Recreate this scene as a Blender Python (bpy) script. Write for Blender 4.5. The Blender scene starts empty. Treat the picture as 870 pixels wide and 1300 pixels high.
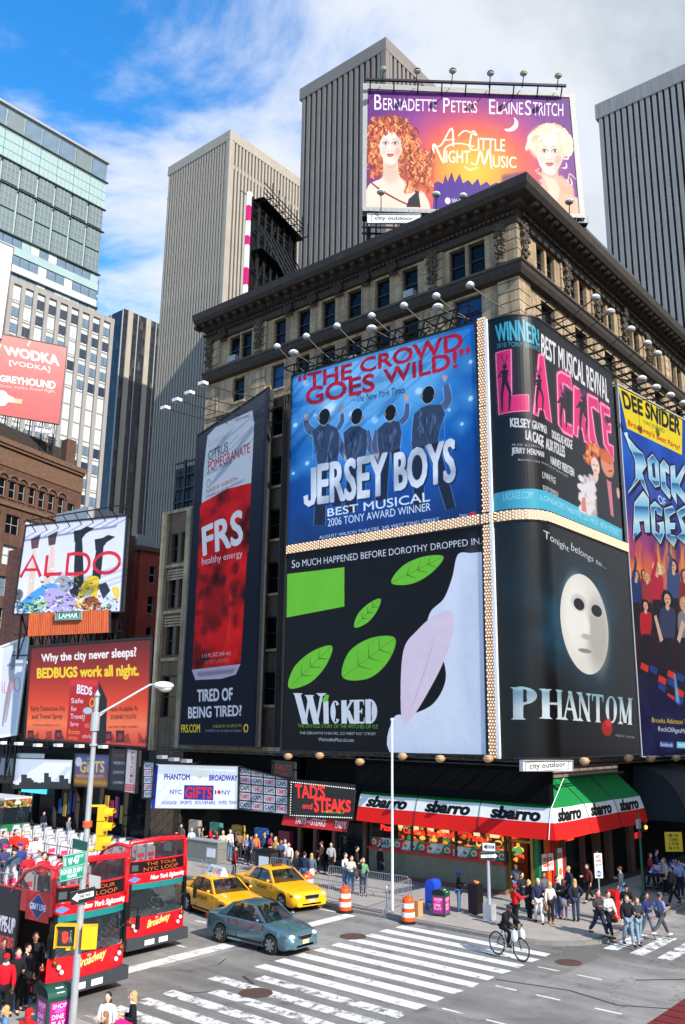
import bpy,bmesh,math,random
import numpy as np
from mathutils import Vector,Matrix
random.seed(7);RNG=np.random.default_rng(11)
S=bpy.context.scene
COL=S.collection
# ------------------------------------------------------------------ camera
# World axes: +Y runs up the avenue, +X runs east along the cross street, z = 0 is the road.
PITCH,YAW,ROLL,FPX=math.radians(13.65),math.radians(40),math.radians(0.65),1100.0
CAM=Vector((0,0,8.0))
_f=Vector((math.cos(YAW)*math.cos(PITCH),math.sin(YAW)*math.cos(PITCH),math.sin(PITCH)))
_r0=Vector((math.sin(YAW),-math.cos(YAW),0));_u0=_r0.cross(_f)
_r=_r0*math.cos(ROLL)+_u0*math.sin(ROLL);_u=_r.cross(_f)
cd=bpy.data.cameras.new('camera');cam=bpy.data.objects.new('camera',cd);COL.objects.link(cam)
m3=Matrix((_r,_u,-_f)).transposed()
cam.matrix_world=Matrix.Translation(CAM)@m3.to_4x4()
cd.sensor_fit='VERTICAL';cd.sensor_height=36;cd.lens=36*FPX/1300.0
cd.clip_start=0.1;cd.clip_end=5000
S.camera=cam
# ------------------------------------------------------------------ light and sky
SUN_EL,SUN_W=36.0,12.0
SUN_STRENGTH,SKY_STRENGTH,EXPOSURE=4.6,0.15,0.62
S.view_settings.view_transform='Standard';S.view_settings.look='None'
S.view_settings.exposure=EXPOSURE;S.view_settings.gamma=1;S.view_settings.use_curve_mapping=False
_sw,_se=math.radians(SUN_W),math.radians(SUN_EL)
SUN_TO=Vector((-math.sin(_sw)*math.cos(_se),-math.cos(_sw)*math.cos(_se),math.sin(_se)))
ld=bpy.data.lights.new('sun','SUN');ld.energy=SUN_STRENGTH;ld.angle=math.radians(0.53);ld.color=(1.0,0.955,0.89)
lo=bpy.data.objects.new('sun',ld);COL.objects.link(lo);lo.rotation_euler=SUN_TO.to_track_quat('Z','Y').to_euler();lo.location=(0,-40,60)
W=bpy.data.worlds.new('World');S.world=W;W.use_nodes=True
wn,wl=W.node_tree.nodes,W.node_tree.links;wn.clear()
sky=wn.new('ShaderNodeTexSky');sky.sky_type='NISHITA';sky.sun_disc=False
sky.sun_elevation=_se;sky.sun_rotation=math.radians(180+SUN_W);sky.altitude=10;sky.air_density=1.0;sky.dust_density=0.4;sky.ozone_density=2.2
hs=wn.new('ShaderNodeHueSaturation');hs.inputs['Saturation'].default_value=1.38;hs.inputs['Value'].default_value=1.5
wl.new(sky.outputs[0],hs.inputs['Color'])
tc=wn.new('ShaderNodeTexCoord')
def wmath(op,a,b=None,clamp=False):
 n=wn.new('ShaderNodeMath');n.operation=op;n.use_clamp=clamp
 for i,v in enumerate((a,b)):
  if v is None:continue
  if isinstance(v,(int,float)):n.inputs[i].default_value=v
  else:wl.new(v,n.inputs[i])
 return n.outputs[0]
# cloud deck on a plane above the city: direction / z
sep=wn.new('ShaderNodeSeparateXYZ');wl.new(tc.outputs['Generated'],sep.inputs[0])
zc=wmath('MAXIMUM',sep.outputs[2],0.06)
cu,cv=wmath('DIVIDE',sep.outputs[0],zc),wmath('DIVIDE',sep.outputs[1],zc)
cmb=wn.new('ShaderNodeCombineXYZ');wl.new(cu,cmb.inputs[0]);wl.new(cv,cmb.inputs[1])
def wnoise(scale,detail,rough,dist=0.0,off=(0,0,0)):
 mp=wn.new('ShaderNodeMapping');mp.inputs['Location'].default_value=off;wl.new(cmb.outputs[0],mp.inputs[0])
 n=wn.new('ShaderNodeTexNoise');n.inputs['Scale'].default_value=scale;n.inputs['Detail'].default_value=detail
 n.inputs['Roughness'].default_value=rough;n.inputs['Distortion'].default_value=dist
 wl.new(mp.outputs[0],n.inputs['Vector']);return n.outputs[0]
n1=wnoise(1.5,10,0.6,0.5,(3.1,1.7,0));n2=wnoise(0.35,3,0.5,0.0,(7.3,2.2,0))
# the cloud bank thickens towards the east (+X) and thins out to the north-west
bank=wmath('ADD',wmath('ADD',wmath('MULTIPLY',cu,0.42),wmath('MULTIPLY',cv,-0.30)),0.12)
dens=wmath('ADD',wmath('ADD',wmath('MULTIPLY',n1,1.0),wmath('MULTIPLY',n2,0.35)),wmath('MULTIPLY',wmath('MINIMUM',wmath('MAXIMUM',bank,-0.6),0.6),0.5))
cr=wn.new('ShaderNodeMapRange');cr.interpolation_type='SMOOTHSTEP';cr.inputs['From Min'].default_value=0.57;cr.inputs['From Max'].default_value=0.84
wl.new(dens,cr.inputs['Value'])
sh=wn.new('ShaderNodeMapRange');sh.inputs['From Min'].default_value=0.70;sh.inputs['From Max'].default_value=1.05
sh.inputs['To Min'].default_value=0.0;sh.inputs['To Max'].default_value=1.0;wl.new(dens,sh.inputs['Value'])
cc=wn.new('ShaderNodeMix');cc.data_type='RGBA';wl.new(sh.outputs[0],cc.inputs['Factor'])
cc.inputs['A'].default_value=(4.5,4.6,4.8,1);cc.inputs['B'].default_value=(2.3,2.65,3.05,1)
mx=wn.new('ShaderNodeMix');mx.data_type='RGBA';wl.new(cr.outputs[0],mx.inputs['Factor']);wl.new(hs.outputs[0],mx.inputs['A']);wl.new(cc.outputs['Result'],mx.inputs['B'])
bg=wn.new('ShaderNodeBackground');bg.inputs['Strength'].default_value=SKY_STRENGTH;wl.new(mx.outputs['Result'],bg.inputs['Color'])
wo=wn.new('ShaderNodeOutputWorld');wl.new(bg.outputs[0],wo.inputs[0])
S.cycles.max_bounces=6;S.cycles.diffuse_bounces=3;S.cycles.glossy_bounces=3;S.cycles.transmission_bounces=4;S.cycles.transparent_max_bounces=8
S.cycles.use_denoising=True;S.cycles.caustics_reflective=False;S.cycles.caustics_refractive=False
# ------------------------------------------------------------------ surveying: points of the photograph -> points on real planes
def ray(px,py):return _f+_r*((px-435)/FPX)-_u*((py-650)/FPX)
def gx(px,py,X=38.0):d=ray(px,py);return CAM+d*(X/d.x)
def gy(px,py,Y=19.5):d=ray(px,py);return CAM+d*(Y/d.y)
def gz(px,py,z=0.0):d=ray(px,py);return CAM+d*((z-8.0)/d.z)
def gpl(px,py,pt,deg):
 n=Vector((-math.sin(math.radians(deg)),math.cos(math.radians(deg)),0));d=ray(px,py)
 return CAM+d*((Vector((pt[0],pt[1],8.0))-CAM).dot(n)/d.dot(n))
# ------------------------------------------------------------------ materials
MATS={}
def lin(c):return tuple(((x/255+0.055)/1.055)**2.4 if x/255>0.04045 else x/255/12.92 for x in c[:3])
def mat(name,col,rough=0.6,metal=0.0,vary=0.12,scale=3.0,bump=0.0,bscale=20.0,emit=None,estr=0.0,alpha=1.0,trans=0.0,spec=0.5,coat=0.0,streak=0.0):
 """Principled surface; col is sRGB 0-255; vary = noise variation of the base colour; streak = vertical grime."""
 if name in MATS:return MATS[name]
 m=bpy.data.materials.new(name);m.use_nodes=True;MATS[name]=m
 nt=m.node_tree;N,L=nt.nodes,nt.links;b=N['Principled BSDF']
 c=lin(col);b.inputs['Roughness'].default_value=rough;b.inputs['Metallic'].default_value=metal
 b.inputs['Specular IOR Level'].default_value=spec;b.inputs['Coat Weight'].default_value=coat;b.inputs['Coat Roughness'].default_value=0.06
 b.inputs['Base Color'].default_value=(*c,1)
 if vary>0:
  t=N.new('ShaderNodeTexCoord');n=N.new('ShaderNodeTexNoise');n.inputs['Scale'].default_value=scale;n.inputs['Detail'].default_value=6;n.inputs['Roughness'].default_value=0.65
  L.new(t.outputs['Object'],n.inputs['Vector'])
  mr=N.new('ShaderNodeMapRange');mr.inputs['From Min'].default_value=0.25;mr.inputs['From Max'].default_value=0.75
  mr.inputs['To Min'].default_value=1-vary;mr.inputs['To Max'].default_value=1+vary*0.7;L.new(n.outputs[0],mr.inputs[0])
  out=mr.outputs[0]
  if streak>0:
   mp=N.new('ShaderNodeMapping');mp.inputs['Scale'].default_value=(2.2,2.2,0.12);L.new(t.outputs['Object'],mp.inputs[0])
   n2=N.new('ShaderNodeTexNoise');n2.inputs['Scale'].default_value=1.6;n2.inputs['Detail'].default_value=5;L.new(mp.outputs[0],n2.inputs['Vector'])
   m2=N.new('ShaderNodeMapRange');m2.inputs['From Min'].default_value=0.35;m2.inputs['From Max'].default_value=0.65;m2.inputs['To Min'].default_value=1-streak;m2.inputs['To Max'].default_value=1.0
   L.new(n2.outputs[0],m2.inputs[0]);mm=N.new('ShaderNodeMath');mm.operation='MULTIPLY';L.new(out,mm.inputs[0]);L.new(m2.outputs[0],mm.inputs[1]);out=mm.outputs[0]
  vm=N.new('ShaderNodeVectorMath');vm.operation='SCALE';vm.inputs[0].default_value=c;L.new(out,vm.inputs['Scale']);L.new(vm.outputs[0],b.inputs['Base Color'])
  rr=N.new('ShaderNodeMapRange');rr.inputs['To Min'].default_value=max(0.02,rough*0.85);rr.inputs['To Max'].default_value=min(1,rough*1.15);L.new(n.outputs[0],rr.inputs[0]);L.new(rr.outputs[0],b.inputs['Roughness'])
 if bump>0:
  t=N.new('ShaderNodeTexCoord');n=N.new('ShaderNodeTexNoise');n.inputs['Scale'].default_value=bscale;n.inputs['Detail'].default_value=4;L.new(t.outputs['Object'],n.inputs['Vector'])
  bp=N.new('ShaderNodeBump');bp.inputs['Strength'].default_value=bump;bp.inputs['Distance'].default_value=0.03;L.new(n.outputs[0],bp.inputs['Height']);L.new(bp.outputs[0],b.inputs['Normal'])
 if emit:b.inputs['Emission Color'].default_value=(*lin(emit),1);b.inputs['Emission Strength'].default_value=estr
 if trans:b.inputs['Transmission Weight'].default_value=trans
 if alpha<1:b.inputs['Alpha'].default_value=alpha
 return m
# ------------------------------------------------------------------ mesh collector
class MB:
 def __init__(s):s.v=[];s.f=[];s.mi=[];s.uv=[];s.cur=0
 def add(s,vs,fs,uvs=None):
  o=len(s.v);s.v+=[tuple(p)for p in vs]
  for k,f in enumerate(fs):
   s.f.append([o+i for i in f]);s.mi.append(s.cur);s.uv.append(uvs[k]if uvs else[(0,0)]*len(f))
  return s
 def box(s,x0,y0,z0,x1,y1,z1):
  x0,x1=sorted((x0,x1));y0,y1=sorted((y0,y1));z0,z1=sorted((z0,z1))
  return s.add([(x0,y0,z0),(x1,y0,z0),(x1,y1,z0),(x0,y1,z0),(x0,y0,z1),(x1,y0,z1),(x1,y1,z1),(x0,y1,z1)],[(3,2,1,0),(4,5,6,7),(0,1,5,4),(1,2,6,5),(2,3,7,6),(3,0,4,7)])
 def obox(s,p,q,w,h,up=(0,0,1),off=0.0):
  """beam from p to q, w wide (sideways) and h high"""
  p,q=Vector(p),Vector(q);d=(q-p).normalized();u=Vector(up)
  if abs(d.dot(u))>0.98:u=Vector((1,0,0))
  a=d.cross(u).normalized();b=a.cross(d).normalized();vs=[]
  for e in(p,q):
   for i,j in((-1,-1),(1,-1),(1,1),(-1,1)):vs.append(e+a*(i*w/2+off)+b*(j*h/2))
  return s.add(vs,[(0,1,2,3),(7,6,5,4),(0,4,5,1),(1,5,6,2),(2,6,7,3),(3,7,4,0)])
 def quad(s,a,b,c,d,uv=((0,0),(1,0),(1,1),(0,1))):return s.add([a,b,c,d],[(0,1,2,3)],[list(uv)])
 def cyl(s,p,q,r0,r1=None,n=10,cap=True):
  r1=r0 if r1 is None else r1;p,q=Vector(p),Vector(q);d=(q-p).normalized();u=Vector((0,0,1))if abs(d.z)<0.9 else Vector((1,0,0))
  a=d.cross(u).normalized();b=a.cross(d).normalized();vs=[]
  for e,r in((p,r0),(q,r1)):
   for i in range(n):t=2*math.pi*i/n;vs.append(e+a*(math.cos(t)*r)+b*(math.sin(t)*r))
  fs=[(i,n+i,n+(i+1)%n,(i+1)%n)for i in range(n)]
  if cap:fs+=[tuple(range(n)),tuple(range(2*n-1,n-1,-1))]
  return s.add(vs,fs)
 def tube(s,pts,r,n=6,closed=False):
  pts=[Vector(p)for p in pts];m=len(pts);vs=[];prev=None
  for k,p in enumerate(pts):
   d=(pts[(k+1)%m]-pts[k-1])if closed else(pts[min(k+1,m-1)]-pts[max(k-1,0)]);d.normalize()
   if prev is None:u=Vector((0,0,1))if abs(d.z)<0.9 else Vector((1,0,0));a=d.cross(u).normalized()
   else:a=(prev-d*prev.dot(d)).normalized()
   prev=a;b=d.cross(a);rr=r[k]if isinstance(r,(list,tuple))else r
   for i in range(n):t=2*math.pi*i/n;vs.append(p+a*(math.cos(t)*rr)+b*(math.sin(t)*rr))
  fs=[(k*n+i,k*n+(i+1)%n,((k+1)%m)*n+(i+1)%n,((k+1)%m)*n+i)for k in range(m if closed else m-1)for i in range(n)]
  if not closed:fs+=[tuple(range(n-1,-1,-1)),tuple(range((m-1)*n,m*n))]
  return s.add(vs,fs)
 def lathe(s,prof,c=(0,0,0),n=16,axis=None):
  """prof: list of (r, h); around +z at c unless axis given"""
  c=Vector(c);ax=Vector(axis).normalized()if axis else Vector((0,0,1));u=Vector((1,0,0))if abs(ax.x)<0.9 else Vector((0,1,0))
  a=ax.cross(u).normalized();b=ax.cross(a);vs=[]
  for r,h in prof:
   for i in range(n):t=2*math.pi*i/n;vs.append(c+ax*h+a*(math.cos(t)*r)+b*(math.sin(t)*r))
  m=len(prof);fs=[(k*n+i,k*n+(i+1)%n,(k+1)*n+(i+1)%n,(k+1)*n+i)for k in range(m-1)for i in range(n)]
  if prof[0][0]>1e-4:fs.append(tuple(range(n-1,-1,-1)))
  if prof[-1][0]>1e-4:fs.append(tuple(range((m-1)*n,m*n)))
  return s.add(vs,fs)
 def prism(s,poly,z0,z1):
  n=len(poly);vs=[(x,y,z0)for x,y in poly]+[(x,y,z1)for x,y in poly]
  return s.add(vs,[tuple(range(n-1,-1,-1)),tuple(range(n,2*n))]+[(i,(i+1)%n,n+(i+1)%n,n+i)for i in range(n)])
 def extr(s,poly,v):
  """polygon of 3-D points pushed along v"""
  v=Vector(v);poly=[Vector(p)for p in poly];n=len(poly)
  return s.add(poly+[p+v for p in poly],[tuple(range(n-1,-1,-1)),tuple(range(n,2*n))]+[(i,(i+1)%n,n+(i+1)%n,n+i)for i in range(n)])
 def ball(s,c,rx,ry=None,rz=None,nu=12,nv=8,rot=None):
  ry=rx if ry is None else ry;rz=rx if rz is None else rz;c=Vector(c);vs=[]
  for j in range(nv+1):
   ph=math.pi*j/nv
   for i in range(nu):
    t=2*math.pi*i/nu;p=Vector((math.cos(t)*math.sin(ph)*rx,math.sin(t)*math.sin(ph)*ry,-math.cos(ph)*rz))
    vs.append(c+(rot@p if rot else p))
  return s.add(vs,[(j*nu+i,j*nu+(i+1)%nu,(j+1)*nu+(i+1)%nu,(j+1)*nu+i)for j in range(nv)for i in range(nu)])
 def grid(s,rows,uv=False):
  """rows: list of equally long point lists"""
  m,n=len(rows),len(rows[0]);vs=[p for r in rows for p in r];fs=[];us=[]
  for j in range(m-1):
   for i in range(n-1):
    fs.append((j*n+i,j*n+i+1,(j+1)*n+i+1,(j+1)*n+i))
    us.append([(i/(n-1),j/(m-1)),((i+1)/(n-1),j/(m-1)),((i+1)/(n-1),(j+1)/(m-1)),(i/(n-1),(j+1)/(m-1))])
  return s.add(vs,fs,us)
 def mesh(s,name,mats,org=None,smooth=False,fix=True):
  me=bpy.data.meshes.new(name);o=Vector(org)if org is not None else Vector((0,0,0))
  me.from_pydata([tuple(Vector(p)-o)for p in s.v],[],s.f)
  for m in(mats if isinstance(mats,(list,tuple))else[mats]):me.materials.append(m)
  if any(s.mi):me.polygons.foreach_set('material_index',s.mi)
  ul=me.uv_layers.new(name='uv');ul.data.foreach_set('uv',[c for f in s.uv for p in f for c in p])
  if smooth:me.polygons.foreach_set('use_smooth',[True]*len(me.polygons))
  me.update();me.validate()
  if smooth and smooth is not True:
   me.set_sharp_from_angle(angle=math.radians(smooth))
  return me
 def build(s,name,mats,parent=None,smooth=False,world=True,label=None,kind=None):
  org=parent_origin(parent)if(parent is not None and world)else None
  ob=bpy.data.objects.new(name,s.mesh(name,mats,org,smooth));COL.objects.link(ob)
  if parent is not None:ob.parent=parent
  if label:ob['label']=label
  if kind:ob['kind']=kind
  return ob
def parent_origin(p):
 v=Vector((0,0,0))
 while p is not None:v=v+p.location;p=p.parent
 return v
def thing(name,label,cat,loc=(0,0,0),rotz=0,group=None):
 o=bpy.data.objects.new(name,None);COL.objects.link(o);o.location=loc;o.rotation_euler=(0,0,rotz);o.empty_display_size=0.3
 o['label']=label;o['category']=cat
 if group:o['group']=group
 return o
def tag(o,label,cat,group=None):
 o['label']=label;o['category']=cat
 if group:o['group']=group
 return o
def struct(mb,name,m,smooth=False,label=None):
 o=mb.build(name,m,None,smooth);o['kind']='structure'
 if label:o['label']=label
 return o
def kids(o):return[c for c in ALLK.get(o.name,[])]if False else[c for c in bpy.data.objects if c.parent==o]
def copy_tree(o,parent=None,cache={}):
 c=o.copy();COL.objects.link(c)
 if parent is not None:c.parent=parent
 for ch in list(o.children):copy_tree(ch,c)
 return c
def dup(root,loc,rotz=0.0,label=None,group=None,scale=None):
 c=copy_tree(root);c.location=loc;c.rotation_euler=(0,0,rotz)
 if label:c['label']=label
 if group:c['group']=group
 if scale:c.scale=(scale,)*3
 return c
def share(ob,name,loc,parent,rotz=0.0,scale=None):
 """another object using the same mesh"""
 o=bpy.data.objects.new(name,ob.data);COL.objects.link(o);o.parent=parent;o.location=loc;o.rotation_euler=(0,0,rotz)
 if scale:o.scale=scale
 return o
# ------------------------------------------------------------------ painter for flat print (posters, signs, lettering)
_txt={}
def text_edges(body,bold=0.0):
 k=(body,bold)
 if k in _txt:return _txt[k]
 cu=bpy.data.curves.new('t','FONT');cu.body=body;cu.size=1;cu.offset=bold;cu.resolution_u=3;cu.fill_mode='NONE';cu.dimensions='2D'
 ob=bpy.data.objects.new('t',cu);me=ob.to_mesh()
 v=np.array([p.co[:2]for p in me.vertices]).reshape(-1,2);e=np.array([tuple(x.vertices)for x in me.edges],int).reshape(-1,2)
 ob.to_mesh_clear();bpy.data.objects.remove(ob);bpy.data.curves.remove(cu)
 _txt[k]=(v,e);return _txt[k]
def blur(a,r):
 r=int(r)
 if r<1:return a
 for ax in(0,1):
  for _ in range(2):
   p=np.pad(a,[(r+1,r)if i==ax else(0,0)for i in(0,1)],mode='edge');c=np.cumsum(p,axis=ax)
   n=a.shape[ax];a=(np.take(c,np.arange(2*r+1,2*r+1+n),axis=ax)-np.take(c,np.arange(0,n),axis=ax))/(2*r+1)
 return a
def fbm(h,w,s,seed=0,oct=4):
 g=np.random.default_rng(seed);out=np.zeros((h,w));amp=1.0;tot=0
 for o in range(oct):
  n=max(2,int(s*2**o));m=max(2,int(s*2**o*h/w)+1);a=g.random((m+1,n+1))
  yy=np.linspace(0,m-1e-3,h);xx=np.linspace(0,n-1e-3,w);yi,xi=yy.astype(int),xx.astype(int);fy,fx=(yy-yi)[:,None],(xx-xi)[None]
  fy,fx=fy*fy*(3-2*fy),fx*fx*(3-2*fx)
  out+=amp*((a[yi][:,xi]*(1-fy)+a[yi+1][:,xi]*fy)*(1-fx)+(a[yi][:,xi+1]*(1-fy)+a[yi+1][:,xi+1]*fy)*fx);tot+=amp;amp*=0.5
 return out/tot
class Art:
 """w x h in design units; k pixels per unit. y runs down."""
 def __init__(s,w,h,bg=(255,255,255),k=1.0):
  s.k=k;s.W,s.H=int(round(w*k)),int(round(h*k));s.w,s.h=w,h
  s.a=np.empty((s.H,s.W,3),np.float32);s.a[:]=np.array(bg,np.float32)/255
  s.yy,s.xx=np.mgrid[0:s.H,0:s.W];s.yy=(s.yy+0.5)/k;s.xx=(s.xx+0.5)/k
 def mask(s,edges,ss=2):
  """edges (N,4) x0 y0 x1 y1 -> coverage and window"""
  e=np.asarray(edges,float).copy()*s.k;e=e[np.abs(e[:,1]-e[:,3])>1e-9]
  if len(e)==0:return None
  X0=max(0,int(e[:,[0,2]].min())-1);X1=min(s.W,int(e[:,[0,2]].max())+2);Y0=max(0,int(e[:,[1,3]].min())-1);Y1=min(s.H,int(e[:,[1,3]].max())+2)
  if X1<=X0 or Y1<=Y0:return None
  e[:,[0,2]]-=X0;e[:,[1,3]]-=Y0;e*=ss;w,h=(X1-X0)*ss,(Y1-Y0)*ss
  sw=e[:,1]>e[:,3];e[sw]=e[sw][:,[2,3,0,1]]
  r0=np.clip(np.ceil(e[:,1]-0.5),0,h).astype(int);r1=np.clip(np.ceil(e[:,3]-0.5),0,h).astype(int);n=np.maximum(r1-r0,0)
  idx=np.repeat(np.arange(len(e)),n);rows=np.arange(n.sum())-np.repeat(np.cumsum(n)-n,n)+np.repeat(r0,n)
  ee=e[idx];xs=ee[:,0]+(rows+0.5-ee[:,1])/(ee[:,3]-ee[:,1])*(ee[:,2]-ee[:,0])
  c=np.clip(np.ceil(xs-0.5),0,w).astype(int);D=np.zeros((h,w+1),np.int32);np.add.at(D,(rows,c),1)
  m=(np.cumsum(D,axis=1)[:,:w]&1).astype(np.float32);m=m.reshape(Y1-Y0,ss,X1-X0,ss).mean((1,3));return m,X0,Y0,X1,Y1
 def _put(s,m,X0,Y0,X1,Y1,col,al):
  if callable(col):c=col(s.xx[Y0:Y1,X0:X1],s.yy[Y0:Y1,X0:X1])/255
  else:c=np.array(col,np.float32)/255
  t=s.a[Y0:Y1,X0:X1];m=(m*al)[...,None];s.a[Y0:Y1,X0:X1]=t*(1-m)+c*m
 def _draw(s,edges,col,al=1.0,soft=0,fat=0.0):
  r=s.mask(edges)
  if r is None:return
  m,X0,Y0,X1,Y1=r
  if fat*s.k>0.2:
   R=fat*s.k;q=int(math.ceil(R));x0,y0,x1,y1=max(0,X0-q),max(0,Y0-q),min(s.W,X1+q),min(s.H,Y1+q)
   b=np.zeros((y1-y0+2*q,x1-x0+2*q),np.float32);b[q+Y0-y0:q+Y1-y0,q+X0-x0:q+X1-x0]=m;o=b.copy()
   for dy in range(-q,q+1):
    for dx in range(-q,q+1):
     w=min(1.0,max(0.0,R+.5-math.hypot(dx,dy)))
     if w>0 and(dx or dy):o=np.maximum(o,w*np.roll(b,(dy,dx),(0,1)))
   m=o[q:q+y1-y0,q:q+x1-x0];X0,Y0,X1,Y1=x0,y0,x1,y1
  if soft:
   f=np.zeros((s.H,s.W),np.float32);f[Y0:Y1,X0:X1]=m;f=blur(f,soft*s.k);s._put(f,0,0,s.W,s.H,col,al)
  else:s._put(m,X0,Y0,X1,Y1,col,al)
 def poly(s,pts,col,al=1.0,soft=0,curve=False):
  p=np.array(pts,float)
  if curve:p=smooth_loop(p)
  s._draw(np.hstack([p,np.roll(p,-1,0)]),col,al,soft);return s
 def rect(s,x0,y0,x1,y1,col,al=1.0,soft=0):return s.poly([(x0,y0),(x1,y0),(x1,y1),(x0,y1)],col,al,soft)
 def line(s,pts,w,col,al=1.0,soft=0,curve=False):
  p=np.array(pts,float)
  if curve:p=smooth_open(p)
  d=np.gradient(p,axis=0);d/=np.maximum(np.linalg.norm(d,axis=1,keepdims=True),1e-9);n=np.stack([-d[:,1],d[:,0]],1)
  ww=np.asarray(w,float)
  if ww.ndim:ww=np.interp(np.linspace(0,1,len(p)),np.linspace(0,1,len(ww)),ww)[:,None]
  return s.poly(np.vstack([p+n*ww/2,(p-n*ww/2)[::-1]]),col,al,soft)
 def ell(s,cx,cy,rx,ry,col,al=1.0,soft=0.0,rot=0.0):
  """soft 0..1: share of the radius that fades"""
  R=max(rx,ry)*(1+soft)+2;X0,X1=max(0,int((cx-R)*s.k)),min(s.W,int((cx+R)*s.k)+1);Y0,Y1=max(0,int((cy-R)*s.k)),min(s.H,int((cy+R)*s.k)+1)
  if X1<=X0 or Y1<=Y0:return s
  x,y=s.xx[Y0:Y1,X0:X1]-cx,s.yy[Y0:Y1,X0:X1]-cy;c,q=math.cos(math.radians(rot)),math.sin(math.radians(rot));u,v=x*c+y*q,-x*q+y*c
  d=np.sqrt((u/rx)**2+(v/ry)**2);e=max(soft,1.2/(s.k*min(rx,ry)))
  m=np.clip((1+e/2-d)/e,0,1);m=m*m*(3-2*m);s._put(m,X0,Y0,X1,Y1,col,al);return s
 def text(s,body,x0,y0,x1,y1,col,bold=0.0,shear=0.0,al=1.0,warp=None,outline=None,ocol=None,soft=0,skew=0.0,shadow=None):
  """fills the box exactly. shear leans right; skew: y += skew*(x-x0); warp(x,y)->(x,y) arrays"""
  v0,_=text_edges(body,0.0);lo,hi=v0.min(0),v0.max(0);sc=((x1-x0)/(hi[0]-lo[0]+1e-9),(y1-y0)/(hi[1]-lo[1]+1e-9))
  def Hh(X,Y):return Y.max()-Y.min()if not warp else _hgt
  if warp:
   q=warp(np.array([(x0+x1)/2]*2),np.array([y0,y1]));_hgt=float(np.hypot(q[0][1]-q[0][0],q[1][1]-q[1][0]))
  def go(b,col,dx=0,dy=0,al=al,soft=soft):
   v,e=text_edges(body,0.0);X=x0+(v[:,0]-lo[0])*sc[0];Y=y1-(v[:,1]-lo[1])*sc[1];X=X+(y1-Y)*shear;Y=Y+(X-x0)*skew
   if warp:X,Y=warp(X,Y)
   p=np.stack([X+dx,Y+dy],1);s._draw(np.hstack([p[e[:,0]],p[e[:,1]]]),col,al,soft,fat=b*1.15*(np.median(Hh(X,Y))))
  if shadow:go(bold,shadow[2],shadow[0],shadow[1])
  if outline:go(bold+outline,ocol)
  go(bold,col);return s
 def grad(s,stops,axis=1,al=1.0,box=None):
  """stops [(pos 0..1, colour)] over the sheet"""
  t=(s.yy/s.h if axis==1 else s.xx/s.w);ps=[p for p,_ in stops];g=np.stack([np.interp(t,ps,[c[i]for _,c in stops])for i in range(3)],-1)/255
  s.a=(s.a*(1-al)+g*al).astype(np.float32);return s
 def noise(s,amt,sc=6,seed=0):
  n=fbm(s.H,s.W,sc,seed)[...,None];s.a=np.clip(s.a*(1+(n-0.5)*2*amt),0,1).astype(np.float32);return s
 def material(s,name,rough=0.42,gain=1.0,wr=0.35,emit=0.0,spec=0.5,grime=0.10):
  """gain scales the printed colours (linear)"""
  im=bpy.data.images.new(name,s.W,s.H);px=np.ones((s.H,s.W,4),np.float32);px[...,:3]=np.clip(s.a,0,1)[::-1]
  im.pixels.foreach_set(px.ravel());im.update();im.pack()
  m=bpy.data.materials.new(name);m.use_nodes=True;N,L=m.node_tree.nodes,m.node_tree.links;b=N['Principled BSDF']
  t=N.new('ShaderNodeTexImage');t.image=im;t.extension='EXTEND';b.inputs['Roughness'].default_value=rough;b.inputs['Specular IOR Level'].default_value=spec
  tcn=N.new('ShaderNodeTexCoord');n=N.new('ShaderNodeTexNoise');n.inputs['Scale'].default_value=0.5;n.inputs['Detail'].default_value=7;n.inputs['Roughness'].default_value=0.7;L.new(tcn.outputs['Object'],n.inputs['Vector'])
  mr=N.new('ShaderNodeMapRange');mr.inputs['From Min'].default_value=0.3;mr.inputs['From Max'].default_value=0.7;mr.inputs['To Min'].default_value=gain*(1-grime);mr.inputs['To Max'].default_value=gain;L.new(n.outputs[0],mr.inputs[0])
  vm=N.new('ShaderNodeVectorMath');vm.operation='SCALE';L.new(t.outputs[0],vm.inputs[0]);L.new(mr.outputs[0],vm.inputs['Scale']);L.new(vm.outputs[0],b.inputs['Base Color'])
  if wr:
   n2=N.new('ShaderNodeTexNoise');n2.inputs['Scale'].default_value=0.9;n2.inputs['Detail'].default_value=3;L.new(tcn.outputs['Object'],n2.inputs['Vector'])
   bp=N.new('ShaderNodeBump');bp.inputs['Strength'].default_value=wr;bp.inputs['Distance'].default_value=0.06;L.new(n2.outputs[0],bp.inputs['Height']);L.new(bp.outputs[0],b.inputs['Normal'])
  if emit:L.new(t.outputs[0],b.inputs['Emission Color']);b.inputs['Emission Strength'].default_value=emit
  return m
def smooth_loop(p,n=6):
 q=[];m=len(p)
 for i in range(m):
  a,b,c,d=p[i-1],p[i],p[(i+1)%m],p[(i+2)%m]
  for k in range(n):t=k/n;q.append(0.5*((2*b)+(c-a)*t+(2*a-5*b+4*c-d)*t*t+(3*b-a-3*c+d)*t**3))
 return np.array(q)
def smooth_open(p,n=8):
 q=[];m=len(p)
 for i in range(m-1):
  a,b,c,d=p[max(i-1,0)],p[i],p[i+1],p[min(i+2,m-1)]
  for k in range(n):t=k/n;q.append(0.5*((2*b)+(c-a)*t+(2*a-5*b+4*c-d)*t*t+(3*b-a-3*c+d)*t**3))
 q.append(p[-1]);return np.array(q)
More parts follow.
